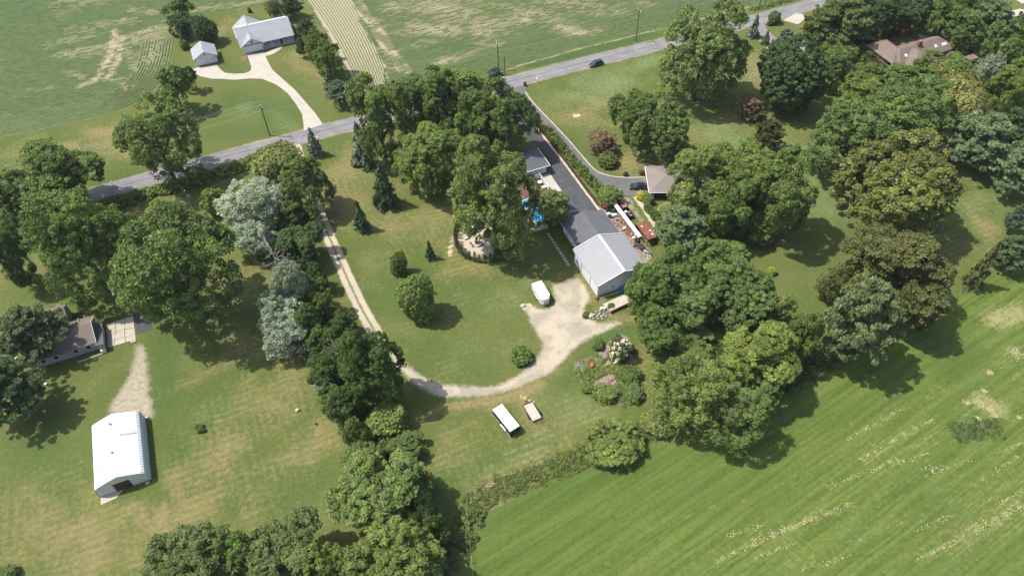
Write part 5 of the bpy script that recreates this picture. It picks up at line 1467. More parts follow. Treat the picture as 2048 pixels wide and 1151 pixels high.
# --- long brown ranch house, far right
hF = thing('long_ranch_house', 'long brown-roofed ranch house with skylights among trees at the upper right', 'house', 114.2, 211.0)
MB().box(-2.4, 3.9, -13.2, -3.0, 0, 2.55).build('wall', M['brick'], hF)
MB().box(3.9, 20.0, -14.4, -7.6, 0, 2.55).build('wall', M['brick'], hF)
MB().box(1.0, 10.0, -18.8, -14.4, 0, 2.5).build('wall', M['brick'], hF)
MB().hip(-3.1, 4.7, -13.9, -2.3, 2.7, 4.95, (.8, -10.0), (.8, -6.2)).build('roof', M['shingle_brown'], hF)
rf = MB().hip(-1.6, 20.8, -15.2, -7.0, 2.72, 5.1, (.9, -11.1), (16.2, -11.1)).build('roof', M['shingle_brown'], hF)
MB().hip(.2, 10.8, -19.4, -8.0, 2.68, 4.9, (5.5, -14.0), (5.5, -13.0)).build('roof', M['shingle_brown'], hF)
MB().box(7.2, 8.5, -12.0, -11.0, 3.5, 6.3).build('chimney', M['brick'], hF)
for x, y in ((1.9, -13.3), (13.6, -13.1), (16.3, -13.2), (17.3, -13.2)):
    z = 2.72 + (y + 15.2) / 4.1 * 2.38
    s = MB().box(-.38, .38, -.5, .5, -.02, .12).build('skylight', M['trim'], hF); s.location = (x, y, z + .02); s.rotation_euler = (math.atan2(2.38, 4.1), 0, 0)
    q = MB().box(-.31, .31, -.43, .43, .1, .16).build('pane', M['lamp'], s)
MB().bar((-3.16, -13.9, 2.62), (-3.16, -2.3, 2.62), .14, .16).build('gutter', M['galv'], hF)
for y in (-12.0, -9.6, -7.0, -4.6): window(hF, -2.4, y, 1.5, 1.3, 1.1, '-x')
for x in (12.5, 15.5, 18.5): window(hF, x, -14.4, 1.5, 1.5, 1.2, '-y')
MB().box(-2.48, -2.4, -6.2, -5.3, .05, 2.1).build('door', M['browndoor'], hF)
p = G((114.2, 211.0), 21.5, -20.5); o = thing('patio_canopy', 'brown canopy roof at the right end of the long ranch house', 'canopy', p[0], p[1])
MB().box(-1.8, 1.8, -1.1, 1.1, 2.2, 2.32).build('roof', M['shingle_brown'], o)
for sx in (-1.6, 1.6):
    for sy in (-.9, .9): MB().box(sx - .05, sx + .05, sy - .05, sy + .05, 0, 2.2).build('post', M['wood'], o)
p = P(1775, 76); o = thing('patio_umbrella', 'small white umbrella under the dark purple tree', 'umbrella', p[0], p[1])
MB().tube((0,0,0), (0,0,2.3), .03, n=6).build('pole', M['galv'], o); MB().tube((0,0,2.0), (0,0,2.5), 1.3, .05, 8).build('canopy', M['white'], o)

def hedge(pts, wd, ht, n, col, seed, label, leaf=.22, name='hedge'):
    pl = [np.array(p) for p in pts]; c = np.mean(pl, 0)
    o = bpy.data.objects.new(name, None); C.objects.link(o); tag(o, label, 'hedge')
    o.location = (c[0], c[1], 0)
    q = scatter_leaves('foliage', [p - c for p in pl], wd, ht, n, leaf, col, seed, o, clump=.45, taper=False)
    s = MB()
    for a, b in zip(pl[:-1], pl[1:]):
        k = max(1, int(np.linalg.norm(b - a) / 1.2))
        for i in range(k):
            x = a + (b - a) * (i + .5) / k - c; s.tube((x[0], x[1], -.02), (x[0] + .05, x[1], ht * .7), .04, .02, 5)
    s.build('stem', M['bark'], o)
hedge(PL([(1091,259),(1110,281),(1135,312),(1160,342),(1182,366),(1204,389)]), 2.3, 2.0, 9000, 'mid', 601, 'long leafy hedge between the two driveways')
hedge(PL([(1082,298),(1096,318),(1101,329)]), 1.3, .9, 1300, 'light', 602, 'short low hedge along the end wall of the white hip-roofed house', .16)
hedge(PL([(1905,88),(1940,78),(1975,66)]), 2.0, 1.8, 2600, 'light', 603, 'clipped light green hedge beyond the right end of the long brown roof')
hedge(PL([(1925,96),(1945,104),(1953,117)]), 1.4, 1.6, 1500, 'gold', 604, 'curved yellow green hedge at the right of the long ranch house')
hedge([G(GO, 1.0, 14), G(GO, .6, 18), G(GO, .4, 22)], .9, .7, 900, 'mid', 605, 'row of small plants along the wall of the low white outbuilding', .18)
wf = thing('picket_fence', 'brown picket fence at the left foot of the long leafy hedge', 'fence', GO[0], GO[1])
me = MB().box(-.02, .02, -.045, .045, .02, 1.25).prism([(-.045, 1.25), (.045, 1.25), (0, 1.36)], 'x', -.02, .02).mesh('picket'); me.materials.append(M['brownwood'])
for i in range(290):
    q = bpy.data.objects.new('picket', me); C.objects.link(q); q.parent = wf; q.location = (14.25 - .002 * i, 27.5 + i * .165, 0)
for z in (.35, 1.0): MB().bar((14.3, 27.4, z), (13.72, 75.3, z), .04, .08).build('rail', M['brownwood'], wf)

# --- brown-roofed house at the left edge
EO = (-91.1, 98.8)
hE = thing('gabled_house', 'brown-roofed grey house half hidden by the forked white pine', 'house', EO[0], EO[1])
MB().gwall(-12.0, .7, .3, 7.9, 0, 2.5, 4.5, 'x').build('wall', M['siding_g'], hE)
MB().gable(-12.6, 1.1, -.15, 8.3, 2.65, 4.85, 'x').build('roof', M['shingle_umber'], hE)
MB().gwall(-15.0, -4.5, 8.0, 13.8, 0, 2.6, 4.7, 'x').build('rear_wall', M['siding_g'], hE)
MB().gable(-15.6, -4.1, 7.6, 14.2, 2.75, 5.05, 'x').build('rear_roof', M['shingle_umber'], hE)
MB().box(.9, 2.2, -.6, 5.2, 0, 2.1).build('porch', M['siding_g'], hE)
MB().prism([(.72, 2.45), (2.45, 2.15), (2.45, 2.27), (.72, 2.57)], 'y', -.9, 5.5).build('porch_roof', M['shingle_dark'], hE)
MB().bar((1.13, -.15, 2.62), (1.13, 4.07, 4.82), .06, .2).bar((1.13, 4.07, 4.82), (1.13, 8.3, 2.62), .06, .2).build('rake_trim', M['trim'], hE)
MB().box(-7.4, -7.1, 7.5, 10.8, 3.0, 5.25).build('valley_ridge', M['dkmetal'], hE)
MB().box(-5.9, -5.1, 10.2, 11.0, 4.0, 5.7).build('chimney', M['brick'], hE)
for x in (-10, -7.5, -3.5, -.9): window(hE, x, .3, 1.5, 1.0, 1.0, '-y')
ds = MB(); ds.tube((-5.2, 11.4, 4.9), (-5.2, 11.4, 5.5), .03, n=5)
ds.build('dish_arm', M['galv'], hE)
d_ = MB().tube((-5.2, 11.4, 5.5), (-5.05, 11.15, 5.7), .42, .5, 12).build('satellite_dish', M['white'], hE)
for x, y in ((-2.4, 6.6), (-1.7, 6.9), (-2.9, 6.2)): MB().tube((x, y, 3.2), (x, y, 4.2), .14, .12, 8).build('roof_vent', M['galv'], hE)
p = G(EO, 1.7, -1.0); o = thing('cooler_box', 'white box by the porch corner of the brown-roofed house', 'box', p[0], p[1])
MB().box(-.5, .5, -.3, .3, .0, .75).build('body', M['white'], o); MB().box(-.52, .52, -.32, .32, .76, .84).build('lid', M['white'], o)
p = G(EO, -1.2, -1.6); o = tag(MB().box(-2.6, 2.6, -.1, .1, -.05, .28).build('garden_edging', M['concrete']), 'pale stone edging along the bed of the brown-roofed house', 'edging'); o.location = (p[0], p[1], 0); o.rotation_euler = (0, 0, R(24))

# cracked patio slabs
pt = thing('cracked_patio', 'cracked pale concrete patio beside the brown-roofed house', 'patio', EO[0], EO[1])
cx = [2.45, 4.15, 5.0, 6.7, 8.35]; rg = random.Random(4)
cols = [2.45, 4.2, 6.4, 8.35]; rows = [-.2, 1.6, 3.4, 5.2, 7.0]
jx = {(i, j): (cols[i] + (rg.uniform(-.35, .35) if 0 < i < 3 else 0), rows[j] + (rg.uniform(-.4, .4) if 0 < j < 4 else 0)) for i in range(4) for j in range(5)}
for i in range(3):
    for j in range(4):
        q = [jx[i, j], jx[i+1, j], jx[i+1, j+1], jx[i, j+1]]
        c = (sum(a[0] for a in q)/4, sum(a[1] for a in q)/4)
        q = [(c[0] + (a[0]-c[0])*.955, c[1] + (a[1]-c[1])*.955) for a in q]
        h = rg.uniform(.07, .12)
        MB().prism(q, 'z', -.05, h).build('slab', M['concrete2'], pt)
MB().box(7.2, 8.3, -.9, -.32, -.05, .2).build('step', M['concrete2'], pt)

# --- arched steel barn
qb = thing('steel_barn', 'white corrugated steel barn with rounded eaves on the left lawn', 'barn', -78.5, 64.4, 0, 21.2)
prof = [(0, 0), (.02, 1.6), (.08, 2.35), (.28, 2.85), (.7, 3.2), (2.6, 3.95), (4.65, 4.65), (6.7, 3.95), (8.6, 3.2), (9.02, 2.85), (9.22, 2.35), (9.28, 1.6), (9.3, 0)]
vs, fs = [], []; NY = 14.7; nr_ = 24
ys = []
for i in range(nr_):
    y0 = NY * i / nr_; w_ = NY / nr_
    ys += [(y0, 0), (y0 + w_*.28, 0), (y0 + w_*.42, .085), (y0 + w_*.86, .085)]
ys.append((NY, 0))
for y, d in ys:
    for k, (x, z) in enumerate(prof):
        a, b = prof[max(k-1, 0)], prof[min(k+1, len(prof)-1)]
        n_ = np.array([-(b[1]-a[1]), b[0]-a[0]]); n_ = n_ / np.linalg.norm(n_)
        vs.append((x + n_[0]*d, y, max(z + n_[1]*d, 0)))
L = len(prof)
for i in range(len(ys)-1):
    for k in range(L-1): fs.append((i*L+k, i*L+k+1, (i+1)*L+k+1, (i+1)*L+k))
MB().add(vs, fs).build('shell', M['metal_white'], qb)
ins = [(x if 0 < k < L-1 else x, z) for k, (x, z) in enumerate(prof)]
ins = [(4.65 + (x-4.65)*.985, z*.985) for x, z in ins]
MB().prism(ins, 'y', .12, .2).build('front_wall', M['cream_steel'], qb)
MB().prism(ins, 'y', NY-.2, NY-.12).build('rear_wall', M['cream_steel'], qb)
for i in range(19):
    x = .45 + i * .468; zt = np.interp(x, [p_[0] for p_ in ins], [p_[1] for p_ in ins]) - .04
    z0 = 2.72 if 3.05 < x < 6.1 else .04
    MB().box(x - .09, x + .09, .03, .13, z0, zt).build('wall_rib', M['cream_steel'], qb)
MB().box(3.1, 6.05, .06, .12, .06, 2.6).build('door', M['browndoor'], qb)
MB().box(2.95, 6.2, .02, .1, 2.6, 2.72).build('door_header', M['cream_steel'], qb)
me = MB().box(-.06, .06, -.2, .2, .0, .25).mesh('base_flashing'); me.materials.append(M['siding_b'])
for y, x0, x1 in ((3.9, 1.0, 3.3), (10.9, 1.0, 3.3), (9.4, 5.7, 8.4)):
    z = lambda x: np.interp(x, [p_[0] for p_ in prof], [p_[1] for p_ in prof]) + .15
    s = MB().bar((x0, y, z(x0)), (x1, y, z(x1)), .28, .05).build('roof_light', simple('fibreglass_panel', (.46, .44, .34), .5), qb)
for y in (5.6, 12.3):
    s = MB(); s.tube((4.2, y, 4.4), (4.2, y, 5.0), .16, n=8); s.tube((4.2, y, 5.0), (4.2, y, 5.15), .3, .12, 8)
    s.build('roof_vent', M['galv'], qb)
ap = sheet('concrete_apron', [np.array(( -78.5, 64.4)) + np.array([math.cos(R(21.2))*x - math.sin(R(21.2))*y, math.sin(R(21.2))*x + math.cos(R(21.2))*y]) for x, y in ((.1, 0), (.05, -1.6), (2.8, -1.35), (4.2, 0))], .05, M['concrete2'], .8, 0, thick=.08, seed=40)
for x, y, l in ((8.6, -.5, 'white block at the front right corner of the steel barn'), (9.6, 14.6, 'white block at the back right corner of the steel barn')):
    a = R(21.2); o = tag(MB().box(-.35, .35, -.22, .22, -.02, .3).build('foundation_block', M['palestone'], bevel=.04), l, 'block')
    o.location = (-78.5 + math.cos(a)*x - math.sin(a)*y, 64.4 + math.sin(a)*x + math.cos(a)*y, 0); o.rotation_euler = (0, 0, R(30))

# --- white house corner beyond the trees, top right
p = P(2046, 8); o = thing('white_house', 'corner of a white house at the top right edge of the photo', 'house', p[0], p[1])
MB().box(0, 9, 0, 7, 0, 2.6).build('wall', M['siding'], o); MB().gable(-.5, 9.5, -.5, 7.5, 2.75, 4.6, 'x').build('roof', M['shingle_dark'], o)
window(o, 2, 0, 1.5, 1.2, 1.1, '-y')
sheet('white_patio', PL([(2022,22),(2040,18),(2070,26),(2064,42),(2040,40),(2020,32)]), .05, M['concrete'], 1.0, 0, thick=.06, seed=41)
p = P(2040, 30); o = thing('dark_grill', 'dark grill on the white patio at the top right edge', 'grill', p[0], p[1])
MB().box(-.5, .5, -.3, .3, .7, 1.1).build('body', M['black'], o)
for sx in (-.4, .4): MB().box(sx - .04, sx + .04, -.2, .2, 0, .7).build('leg', M['dkmetal'], o)

# ------------------------------------------------------------------ vehicles and trailers
def wheel(parent, x, y, r, w_, axis='y', name='wheel'):
    b = MB(); d = Vector((0, w_/2, 0)) if axis == 'y' else Vector((w_/2, 0, 0))
    c = Vector((x, y, r)); b.tube(c - d, c + d, r, n=14)
    o = b.build(name, M['rubber'], parent)
    q = MB().tube(c - d * 1.08, c + d * 1.08, r * .58, n=10).build('rim', M['chrome'], o)
    return o

def loft(st, mb):
    """st: (x, half width low, half width high, z low, z belt, z high) sections of a car body along x"""
    n = 8; vs = []
    for x, a, c, z0, zb, z1 in st:
        vs += [(x, -a*.86, z0), (x, -a, z0 + (zb-z0)*.35), (x, -a*.98, zb), (x, -c, z1), (x, c, z1), (x, a*.98, zb), (x, a, z0 + (zb-z0)*.35), (x, a*.86, z0)]
    fs = []
    for i in range(len(st)-1):
        for k in range(n): fs.append((i*n+k, i*n+(k+1) % n, (i+1)*n+(k+1) % n, (i+1)*n+k))
    fs += [tuple(range(n)), tuple(range((len(st)-1)*n, len(st)*n))[::-1]]
    return mb.add(vs, fs)

def car(x, y, deg, paint_, label, kind='sedan', cat='car'):
    o = thing('parked_car' if kind != 'suv' else 'car', label, cat, x, y, .05 if kind != 'far' else .02, deg)
    L, W = (4.8, .92)
    loft([(-L/2, .74, .66, .38, .62, .80), (-L/2+.12, .86, .78, .26, .66, .90), (-1.5, W, .84, .22, .74, .97), (-.2, W, .86, .22, .74, .95), (1.0, W, .84, .22, .72, .93), (1.95, .88, .76, .24, .66, .80), (L/2-.08, .76, .62, .30, .56, .66), (L/2, .66, .5, .38, .5, .58)], MB()).build('body', paint_, o, smooth=False, bevel=.03)
    zt = 1.45 if kind != 'suv' else 1.62
    g0, g1 = (-1.95, 1.15) if kind == 'sedan' else (-2.2, 1.15)
    b0, b1 = (-1.15, .25) if kind == 'sedan' else (-1.75, .3)
    loft([(g0, .80, .74, .86, .90, .93), (b0, .82, .60, .86, 1.0, zt-.03), (b1, .82, .60, .86, 1.0, zt-.02), (g1, .80, .72, .84, .88, .91)], MB()).build('window_glass', M['glass'], o)
    MB().add([(b0-.08,-.6,zt-.05),(b1+.1,-.6,zt-.05),(b1+.1,.6,zt-.05),(b0-.08,.6,zt-.05),(b0,-.54,zt+.02),(b1,-.54,zt+.02),(b1,.54,zt+.02),(b0,.54,zt+.02)], [(0,3,2,1),(4,5,6,7),(0,1,5,4),(1,2,6,5),(2,3,7,6),(3,0,4,7)]).build('roof_panel', paint_, o)
    for s in (-1, 1):
        for xx in (-1.42, 1.42): wheel(o, xx, s * .80, .33, .24)
        MB().box(L/2-.16, L/2-.01, s*.52-.16, s*.52+.16, .55, .68).build('headlight', M['lamp'], o)
        MB().box(-L/2+.0, -L/2+.12, s*.56-.16, s*.56+.16, .66, .80).build('tail_light', M['redlamp'], o)
        MB().box(.75, .95, s*.98-.09, s*.98+.09, .92, 1.06).build('wing_mirror', paint_, o)
        for xa, xb in ((-.75, -.7),): MB().bar((xa, s*.83, .95), (xb, s*.62, zt-.02), .07, .05).build('door_pillar', paint_, o)
    return o
M['carblack'] = simple('black_car_paint', (.012, .014, .018), .12, .0, var=.05, spec=.9)
M['carblue'] = simple('dark_blue_car_paint', (.014, .02, .032), .12, .0, var=.05, spec=.9)
M['carslate'] = simple('dark_slate_car_paint', (.03, .036, .042), .15, .0, var=.05, spec=.9)
p = P(1192, 131); car(p[0], p[1], 202, M['carslate'], 'dark hatchback driving on the road beside the right-hand lawn', 'suv')
p = P(1276, 376); car(p[0], p[1], 178, M['carblue'], 'black sedan parked in front of the tan hip-roofed house')
p = P(1710, 86); car(p[0], p[1], -60, M['carblack'], 'black car parked under trees, left one at the long ranch house', 'far')
p = P(1735, 86); car(p[0], p[1], -64, M['carblue'], 'dark blue car parked nearest the left end of the long brown roof', 'far')

# old pickup
p = P(1250, 425); t = thing('pickup_truck', 'old pickup with faded red cab and junk in its bed beside the lean-to', 'pickup', p[0], p[1], .03, 113)
MB().box(-2.7, .1, -.95, .95, .55, .62).build('bed_floor', M['dkmetal'], t)
for s in (-1, 1): MB().box(-2.7, .1, s*.93-.04, s*.93+.04, .55, 1.12).build('bed_side', M['carblack'], t)
MB().box(-2.76, -2.68, -.93, .93, .55, 1.12).build('tailgate', M['dkmetal'], t)
loft([(.12, .93, .8, .4, .9, 1.15), (1.5, .93, .82, .4, .9, 1.15), (2.5, .9, .78, .4, .85, 1.05), (2.75, .8, .7, .45, .8, .95)], MB()).build('body', M['carblack'], t)
loft([(.12, .85, .7, 1.1, 1.2, 1.75), (1.0, .85, .7, 1.1, 1.2, 1.75), (1.55, .82, .74, 1.08, 1.12, 1.16)], MB()).build('cab_glass', M['glass'], t)
MB().box(.05, 1.05, -.72, .72, 1.74, 1.82).build('cab_roof', simple('faded_red_paint', (.30, .10, .095), .6, var=.3), t, bevel=.04)
for xx in (-1.6, 1.75):
    for s in (-1, 1): wheel(t, xx, s*.85, .36, .24)
for i, (a, b_, c, m_) in enumerate(((-.7, .3, .95, 'white'), (-1.2, -.35, .85, 'terra'), (-1.9, .2, .8, 'dkmetal'), (-2.3, -.3, .75, 'wood'))):
    q = G(p, 0, 0); o = thing('scrap_box', ('white box in the bed of the old pickup', 'orange crate in the bed of the old pickup', 'dark box in the bed of the old pickup', 'timber crate in the bed of the old pickup')[i], 'box', p[0] + math.cos(R(113))*a - math.sin(R(113))*b_, p[1] + math.sin(R(113))*a + math.cos(R(113))*b_, .65, 113 + 12*i)
    MB().box(-.3, .3, -.26, .26, 0, c - .45).build('body', M[m_], o); MB().box(-.32, .32, -.28, .28, c - .448, c - .40).build('lid', M[m_], o)

# white enclosed trailer
t = thing('enclosed_trailer', 'white enclosed cargo trailer with a wedge nose parked beside the gravel pad', 'trailer', 4.5, 113.0)
oct_ = [(0, 0), (2.45, 0), (2.45, -4.5), (1.75, -5.55), (.5, -5.55), (0, -4.9)]
MB().prism(oct_, 'z', .5, 2.3).build('body', M['metal_white'], t)
MB().prism([(x*1.02-.02, y*1.005+.01) for x, y in oct_], 'z', 2.3, 2.36).build('roof', M['white'], t)
for i in range(7): MB().box(.02, 2.43, -.55 - i*.62, -.51 - i*.62, 2.361, 2.385).build('roof_seam', M['galv'], t)
for i in range(6): MB().box(-.02, .0, -.6 - i*.7, -.57 - i*.7, .52, 2.29).build('wall_seam', M['galv'], t)
MB().tube((1.35, -3.9, 2.36), (1.35, -3.9, 2.46), .26, n=12).build('roof_vent', M['white'], t)
MB().prism([(.5, -5.57), (1.75, -5.57), (1.75, -5.66), (.5, -5.66)], 'z', .5, 1.15).build('nose_plate', M['galv'], t)
MB().bar((.7, -5.5, .48), (1.12, -6.6, .48), .09, .1).bar((1.55, -5.5, .48), (1.12, -6.6, .48), .09, .1).build('drawbar', M['dkmetal'], t)
for x in (-.06, 2.51):
    for y in (-2.2, -3.0): wheel(t, x, y, .33, .2, 'x')
for x in (-.09, 2.54): MB().box(x - .12, x + .12, -3.5, -1.7, .66, .72).build('mudguard', M['galv'], t)
for x in (.35, 2.1): MB().box(x - .08, x + .08, .0, .03, .7, .85).build('tail_light', M['redlamp'], t)
MB().box(.12, 2.33, .0, .035, .58, 2.2).build('rear_door', M['white'], t)

# livestock trailer
t = thing('stock_trailer', 'long dark livestock trailer with a white roof on the lawn below the lane', 'trailer', -4.5, 79.9, 0, 34)
W_, L_ = 2.25, 6.1
MB().box(-.03, W_+.03, -L_, .05, 2.2, 2.28).build('roof', M['metal_white'], t)
MB().box(.02, W_-.02, -L_+.05, 0, .5, .58).build('floor', M['dkmetal'], t)
for x in (0, W_):
    for z0, z1 in ((.5, 1.05), (1.2, 1.42), (1.56, 1.72), (2.0, 2.19)):
        MB().box(x - .025, x + .025, -L_+.02, 0, z0, z1).build('side_panel', M['black'], t)
    for i in range(6):
        y = -L_ + .06 + i * (L_-.12)/5; MB().box(x - .045, x + .045, y - .04, y + .04, .45, 2.2).build('post', M['dkmetal'], t)
MB().box(.02, W_-.02, -.03, .02, .5, 2.2).build('front_panel', M['black'], t)
for i in range(4):
    z = .7 + i*.42; MB().box(.05, W_-.05, -L_-.02, -L_+.03, z, z + .14).build('rear_slat', M['dkmetal'], t)
MB().box(W_/2-.04, W_/2+.04, -L_-.03, -L_+.04, .5, 2.2).build('rear_post', M['galv'], t)
for y in (-3.3, -4.15):
    for x in (-.14, W_+.14): wheel(t, x, y, .36, .2, 'x')
for x in (-.16, W_+.16):
    MB().prism([(-4.8, .5), (-4.6, .82), (-2.9, .82), (-2.7, .5), (-2.8, .5), (-2.95, .76), (-4.55, .76), (-4.7, .5)], 'x', x - .14, x + .14).build('mudguard', M['white'], t)
MB().box(-.05, .03, -L_, 0, .42, .5).build('side_rail', M['white'], t)
MB().bar((.6, .02, .5), (W_/2, 1.2, .5), .09, .1).bar((W_-.6, .02, .5), (W_/2, 1.2, .5), .09, .1).build('drawbar', M['dkmetal'], t)

# flatbed trailer
t = thing('flatbed_trailer', 'flatbed utility trailer with pale timber deck and black mudguards on the lawn', 'trailer', 1.7, 81.8, 0, 24.5)
W_, L_ = 1.95, 4.1
rg = random.Random(3)
pk = [simple('bleached_plank', (.46, .41, .36), .9, var=.3, scale=3), simple('worn_plank', (.38, .33, .28), .9, var=.3, scale=3)]
for i in range(9):
    w_ = W_/9; o = MB().box(i*w_ + .008, (i+1)*w_ - .008, -L_ + rg.uniform(-.02, .02), 0, .55, .60).build('plank', pk[i % 2], t)
for x in (-.05, W_+.05): MB().box(x - .05, x + .05, -L_, .02, .42, .66).build('side_rail', M['dkmetal'], t)
MB().box(0, W_, .0, .08, .42, .95).build('front_board', M['rust'], t)
for x in (-.26, W_+.26):
    wheel(t, x, -2.75, .34, .2, 'x')
    MB().prism([(-3.45, .45), (-3.3, .76), (-2.2, .76), (-2.05, .45), (-2.15, .45), (-2.27, .70), (-3.23, .70), (-3.35, .45)], 'x', x - .15, x + .15).build('mudguard', M['black'], t)
gt = MB()
for i in range(7):
    x = .05 + i*(W_-.1)/6; gt.bar((x, -L_-.02, .55), (x, -L_-.75, 1.05), .04, .04)
for k in (0, .5, 1): gt.bar((0, -L_-.02-.73*k, .56+.5*k), (W_, -L_-.02-.73*k, .56+.5*k), .05, .05)
gt.build('ramp_gate', M['dkmetal'], t)
MB().bar((.5, .08, .45), (W_/2, 1.25, .45), .08, .09).bar((W_-.5, .08, .45), (W_/2, 1.25, .45), .08, .09).build('drawbar', M['dkmetal'], t)
p = P(1051, 801.5); o = thing('hitch_post', 'small yellow topped stand at the drawbar of the flatbed trailer', 'stand', p[0], p[1])
MB().tube((0,0,0), (0,0,.5), .06, n=8).build('post', M['dkmetal'], o); MB().tube((0,0,.5), (0,0,.62), .14, n=8).build('cap', M['yellow'], o)

# ------------------------------------------------------------------ poles, wires, signs
M['polewood'] = simple('tarred_pole_timber', (.09, .075, .06), .9, var=.3, scale=3)
M['armwood'] = simple('weathered_crossarm', (.42, .40, .36), .9, var=.2)
def upole(xy, h, label, arms=1, tank=False, stub=False):
    o = thing('utility_pole', label, 'utility pole', xy[0], xy[1], 0, 22)
    MB().tube((0,0,-.1), (0,0,h), .17, .12, 8).build('pole', M['polewood'], o)
    if not stub:
        MB().box(-.06, .06, -1.25, 1.25, h - .55, h - .40).build('crossarm', M['armwood'], o)
        for y in (-1.1, .35, 1.1):
            MB().tube((0, y, h - .40), (0, y, h - .18), .05, .04, 6).build('insulator', M['white'], o)
    if tank:
        MB().tube((.32, 0, h - 2.7), (.32, 0, h - 1.75), .24, n=10).build('transformer', M['galv'], o)
    return o
U = {'p1': P(540, 271.5), 'p2': P(997, 140), 'p3': P(1271.5, 82)}
U['p0'] = U['p1'] - E1 * 64; U['pm'] = (U['p1'] + U['p2']) / 2 + E2 * .3
upole(U['p1'], 11.3, 'utility pole with a transformer on the lawn beside the concrete drive', tank=True)
upole(U['p2'], 9.8, 'tall utility pole with a white crossarm in the field edge behind the grove')
upole(P(1009.5, 149), 6.2, 'short bare pole beside the tall utility pole behind the grove', stub=True)
upole(U['p3'], 11.1, 'utility pole with a transformer at the crop edge left of the huge oak', tank=True)
upole(U['pm'], 10.0, 'utility pole whose top shows between the grove and the planted strip')
upole(P(1517, 20), 9.0, 'pale pole at the far roadside near the top edge of the photo', stub=True)
upole(P(1529, 13), 7.0, 'thinner dark pole right of the pale pole at the top edge', stub=True)
upole(U['p0'], 10.8, 'utility pole hidden among the trees at the far left of the road')
def wire(a, b, za, zb, sag, label, r=.018, group='wires along the road'):
    mb = MB(); n = 14; pts = []
    for i in range(n + 1):
        t_ = i / n; q = a + (b - a) * t_; pts.append((q[0], q[1], za + (zb - za) * t_ - 4 * sag * t_ * (1 - t_)))
    for s, e in zip(pts[:-1], pts[1:]): mb.tube(s, e, r, n=4, cap=False)
    tag(mb.build('power_line', M['galv']), label, 'wire', group)
off = {-1: -1.1 * E2, 0: .35 * E2, 1: 1.1 * E2}
far = U['p3'] + E1 * 90
for (a, b, za, zb, nm) in ((U['p0'], U['p1'], 10.6, 11.1, 'left of the transformer pole at the concrete drive'), (U['p1'], U['pm'], 11.1, 9.8, 'between the drive pole and the planted strip'), (U['pm'], U['p2'], 9.8, 9.6, 'behind the treetops of the grove'), (U['p2'], U['p3'], 9.6, 10.9, 'above the crop edge behind the dark hatchback'), (U['p3'], far, 10.9, 10.9, 'above the crop edge behind the huge oak')):
    for k, w_ in ((-1, 'near'), (0, 'middle'), (1, 'far')):
        wire(a + off[k], b + off[k], za, zb, .7, f'{w_} wire of the roadside line {nm}')
    wire(a, b, za - 3, zb - 2.6, .8, f'lower cable of the roadside line {nm}', .03)

p = P(1322, 97); o = thing('road_sign', 'small yellow diamond road sign at the lawn edge beside the road', 'road sign', p[0], p[1], 0, 112)
MB().tube((0,0,0), (0,0,2.4), .04, n=6).build('post', M['galv'], o)
MB().prism([(0, 1.6), (.45, 2.05), (0, 2.5), (-.45, 2.05)], 'y', -.06, -.04).build('panel', M['yellow'], o)
def mailbox(u, v, label):
    p = P(u, v); o = thing('mailbox', label, 'mailbox', p[0], p[1], 0, 22)
    MB().box(-.06, .06, -.06, .06, 0, 1.05).build('post', M['armwood'], o)
    MB().prism([(-.14, 1.05), (.14, 1.05), (.14, 1.22), (.08, 1.32), (-.08, 1.32), (-.14, 1.22)], 'y', -.32, .26).build('box', M['white'], o)
    MB().box(.145, .16, -.1, .02, 1.18, 1.4).build('flag', M['red'], o)
mailbox(1074, 164, 'white mailbox where the grey driveway meets the road')
mailbox(637, 281, 'white mailbox right of the blue green roadside spruce')
mailbox(226, 371, 'mailbox at the road edge right of the wide roadside tree')
p = P(1050, 172); o = thing('wheelie_bin', 'dark wheeled bin standing at the road end of the grey driveway', 'bin', p[0], p[1], .04, 30)
MB().add([(-.28,-.32,.08),(.28,-.32,.08),(.28,.3,.08),(-.28,.3,.08),(-.34,-.38,1.05),(.34,-.38,1.05),(.34,.38,1.05),(-.34,.38,1.05)], [(0,3,2,1),(4,5,6,7),(0,1,5,4),(1,2,6,5),(2,3,7,6),(3,0,4,7)]).build('body', M['dkmetal'], o)
MB().box(-.37, .37, -.42, .42, 1.06, 1.14).build('lid', M['black'], o)
for x in (-.3, .3): MB().tube((x-.04, .34, .12), (x+.04, .34, .12), .12, n=8).build('wheel', M['rubber'], o)

# flag on its pole
p = P(396, 440); o = thing('flagpole', 'white flagpole with a limp striped flag above the left-hand trees', 'flagpole', p[0], p[1], 0, 10)
MB().tube((0,0,0), (0,0,9.7), .06, .035, 8).build('pole', M['white'], o)
MB().blob((0,0,9.78), (.09,.09,.09), random.Random(1), 8, 5, 0).build('finial', M['chrome'], o)
fl = MB(); nx, ny = 12, 13
for i in range(nx + 1):
    for j in range(ny + 1):
        u = i / nx; fl.v.append((.06 + u * .75, .16 * math.sin(u * 9) * (.3 + u), 9.3 - 1.3 * j / ny - .95 * u * u - .25 * u))
for i in range(nx):
    for j in range(ny):
        fl.f.append([i*(ny+1)+j, (i+1)*(ny+1)+j, (i+1)*(ny+1)+j+1, i*(ny+1)+j+1])
        fl.mi.append(2 if (i < 5 and j < 7) else (0 if j % 2 == 0 else 1))
fl.build('flag', [simple('flag_red', (.40, .03, .04), .8), simple('flag_white', (.72, .71, .70), .8), simple('flag_blue', (.03, .045, .16), .8)], o)
p = P(397, 441); o = thing('bird_bath', 'white ornament at the foot of the flagpole', 'ornament', p[0]+.9, p[1]-.3)
MB().tube((0,0,0), (0,0,.7), .16, .1, 8).build('pedestal', M['palestone'], o); MB().tube((0,0,.7), (0,0,.86), .25, .42, 12).build('bowl', M['palestone'], o)

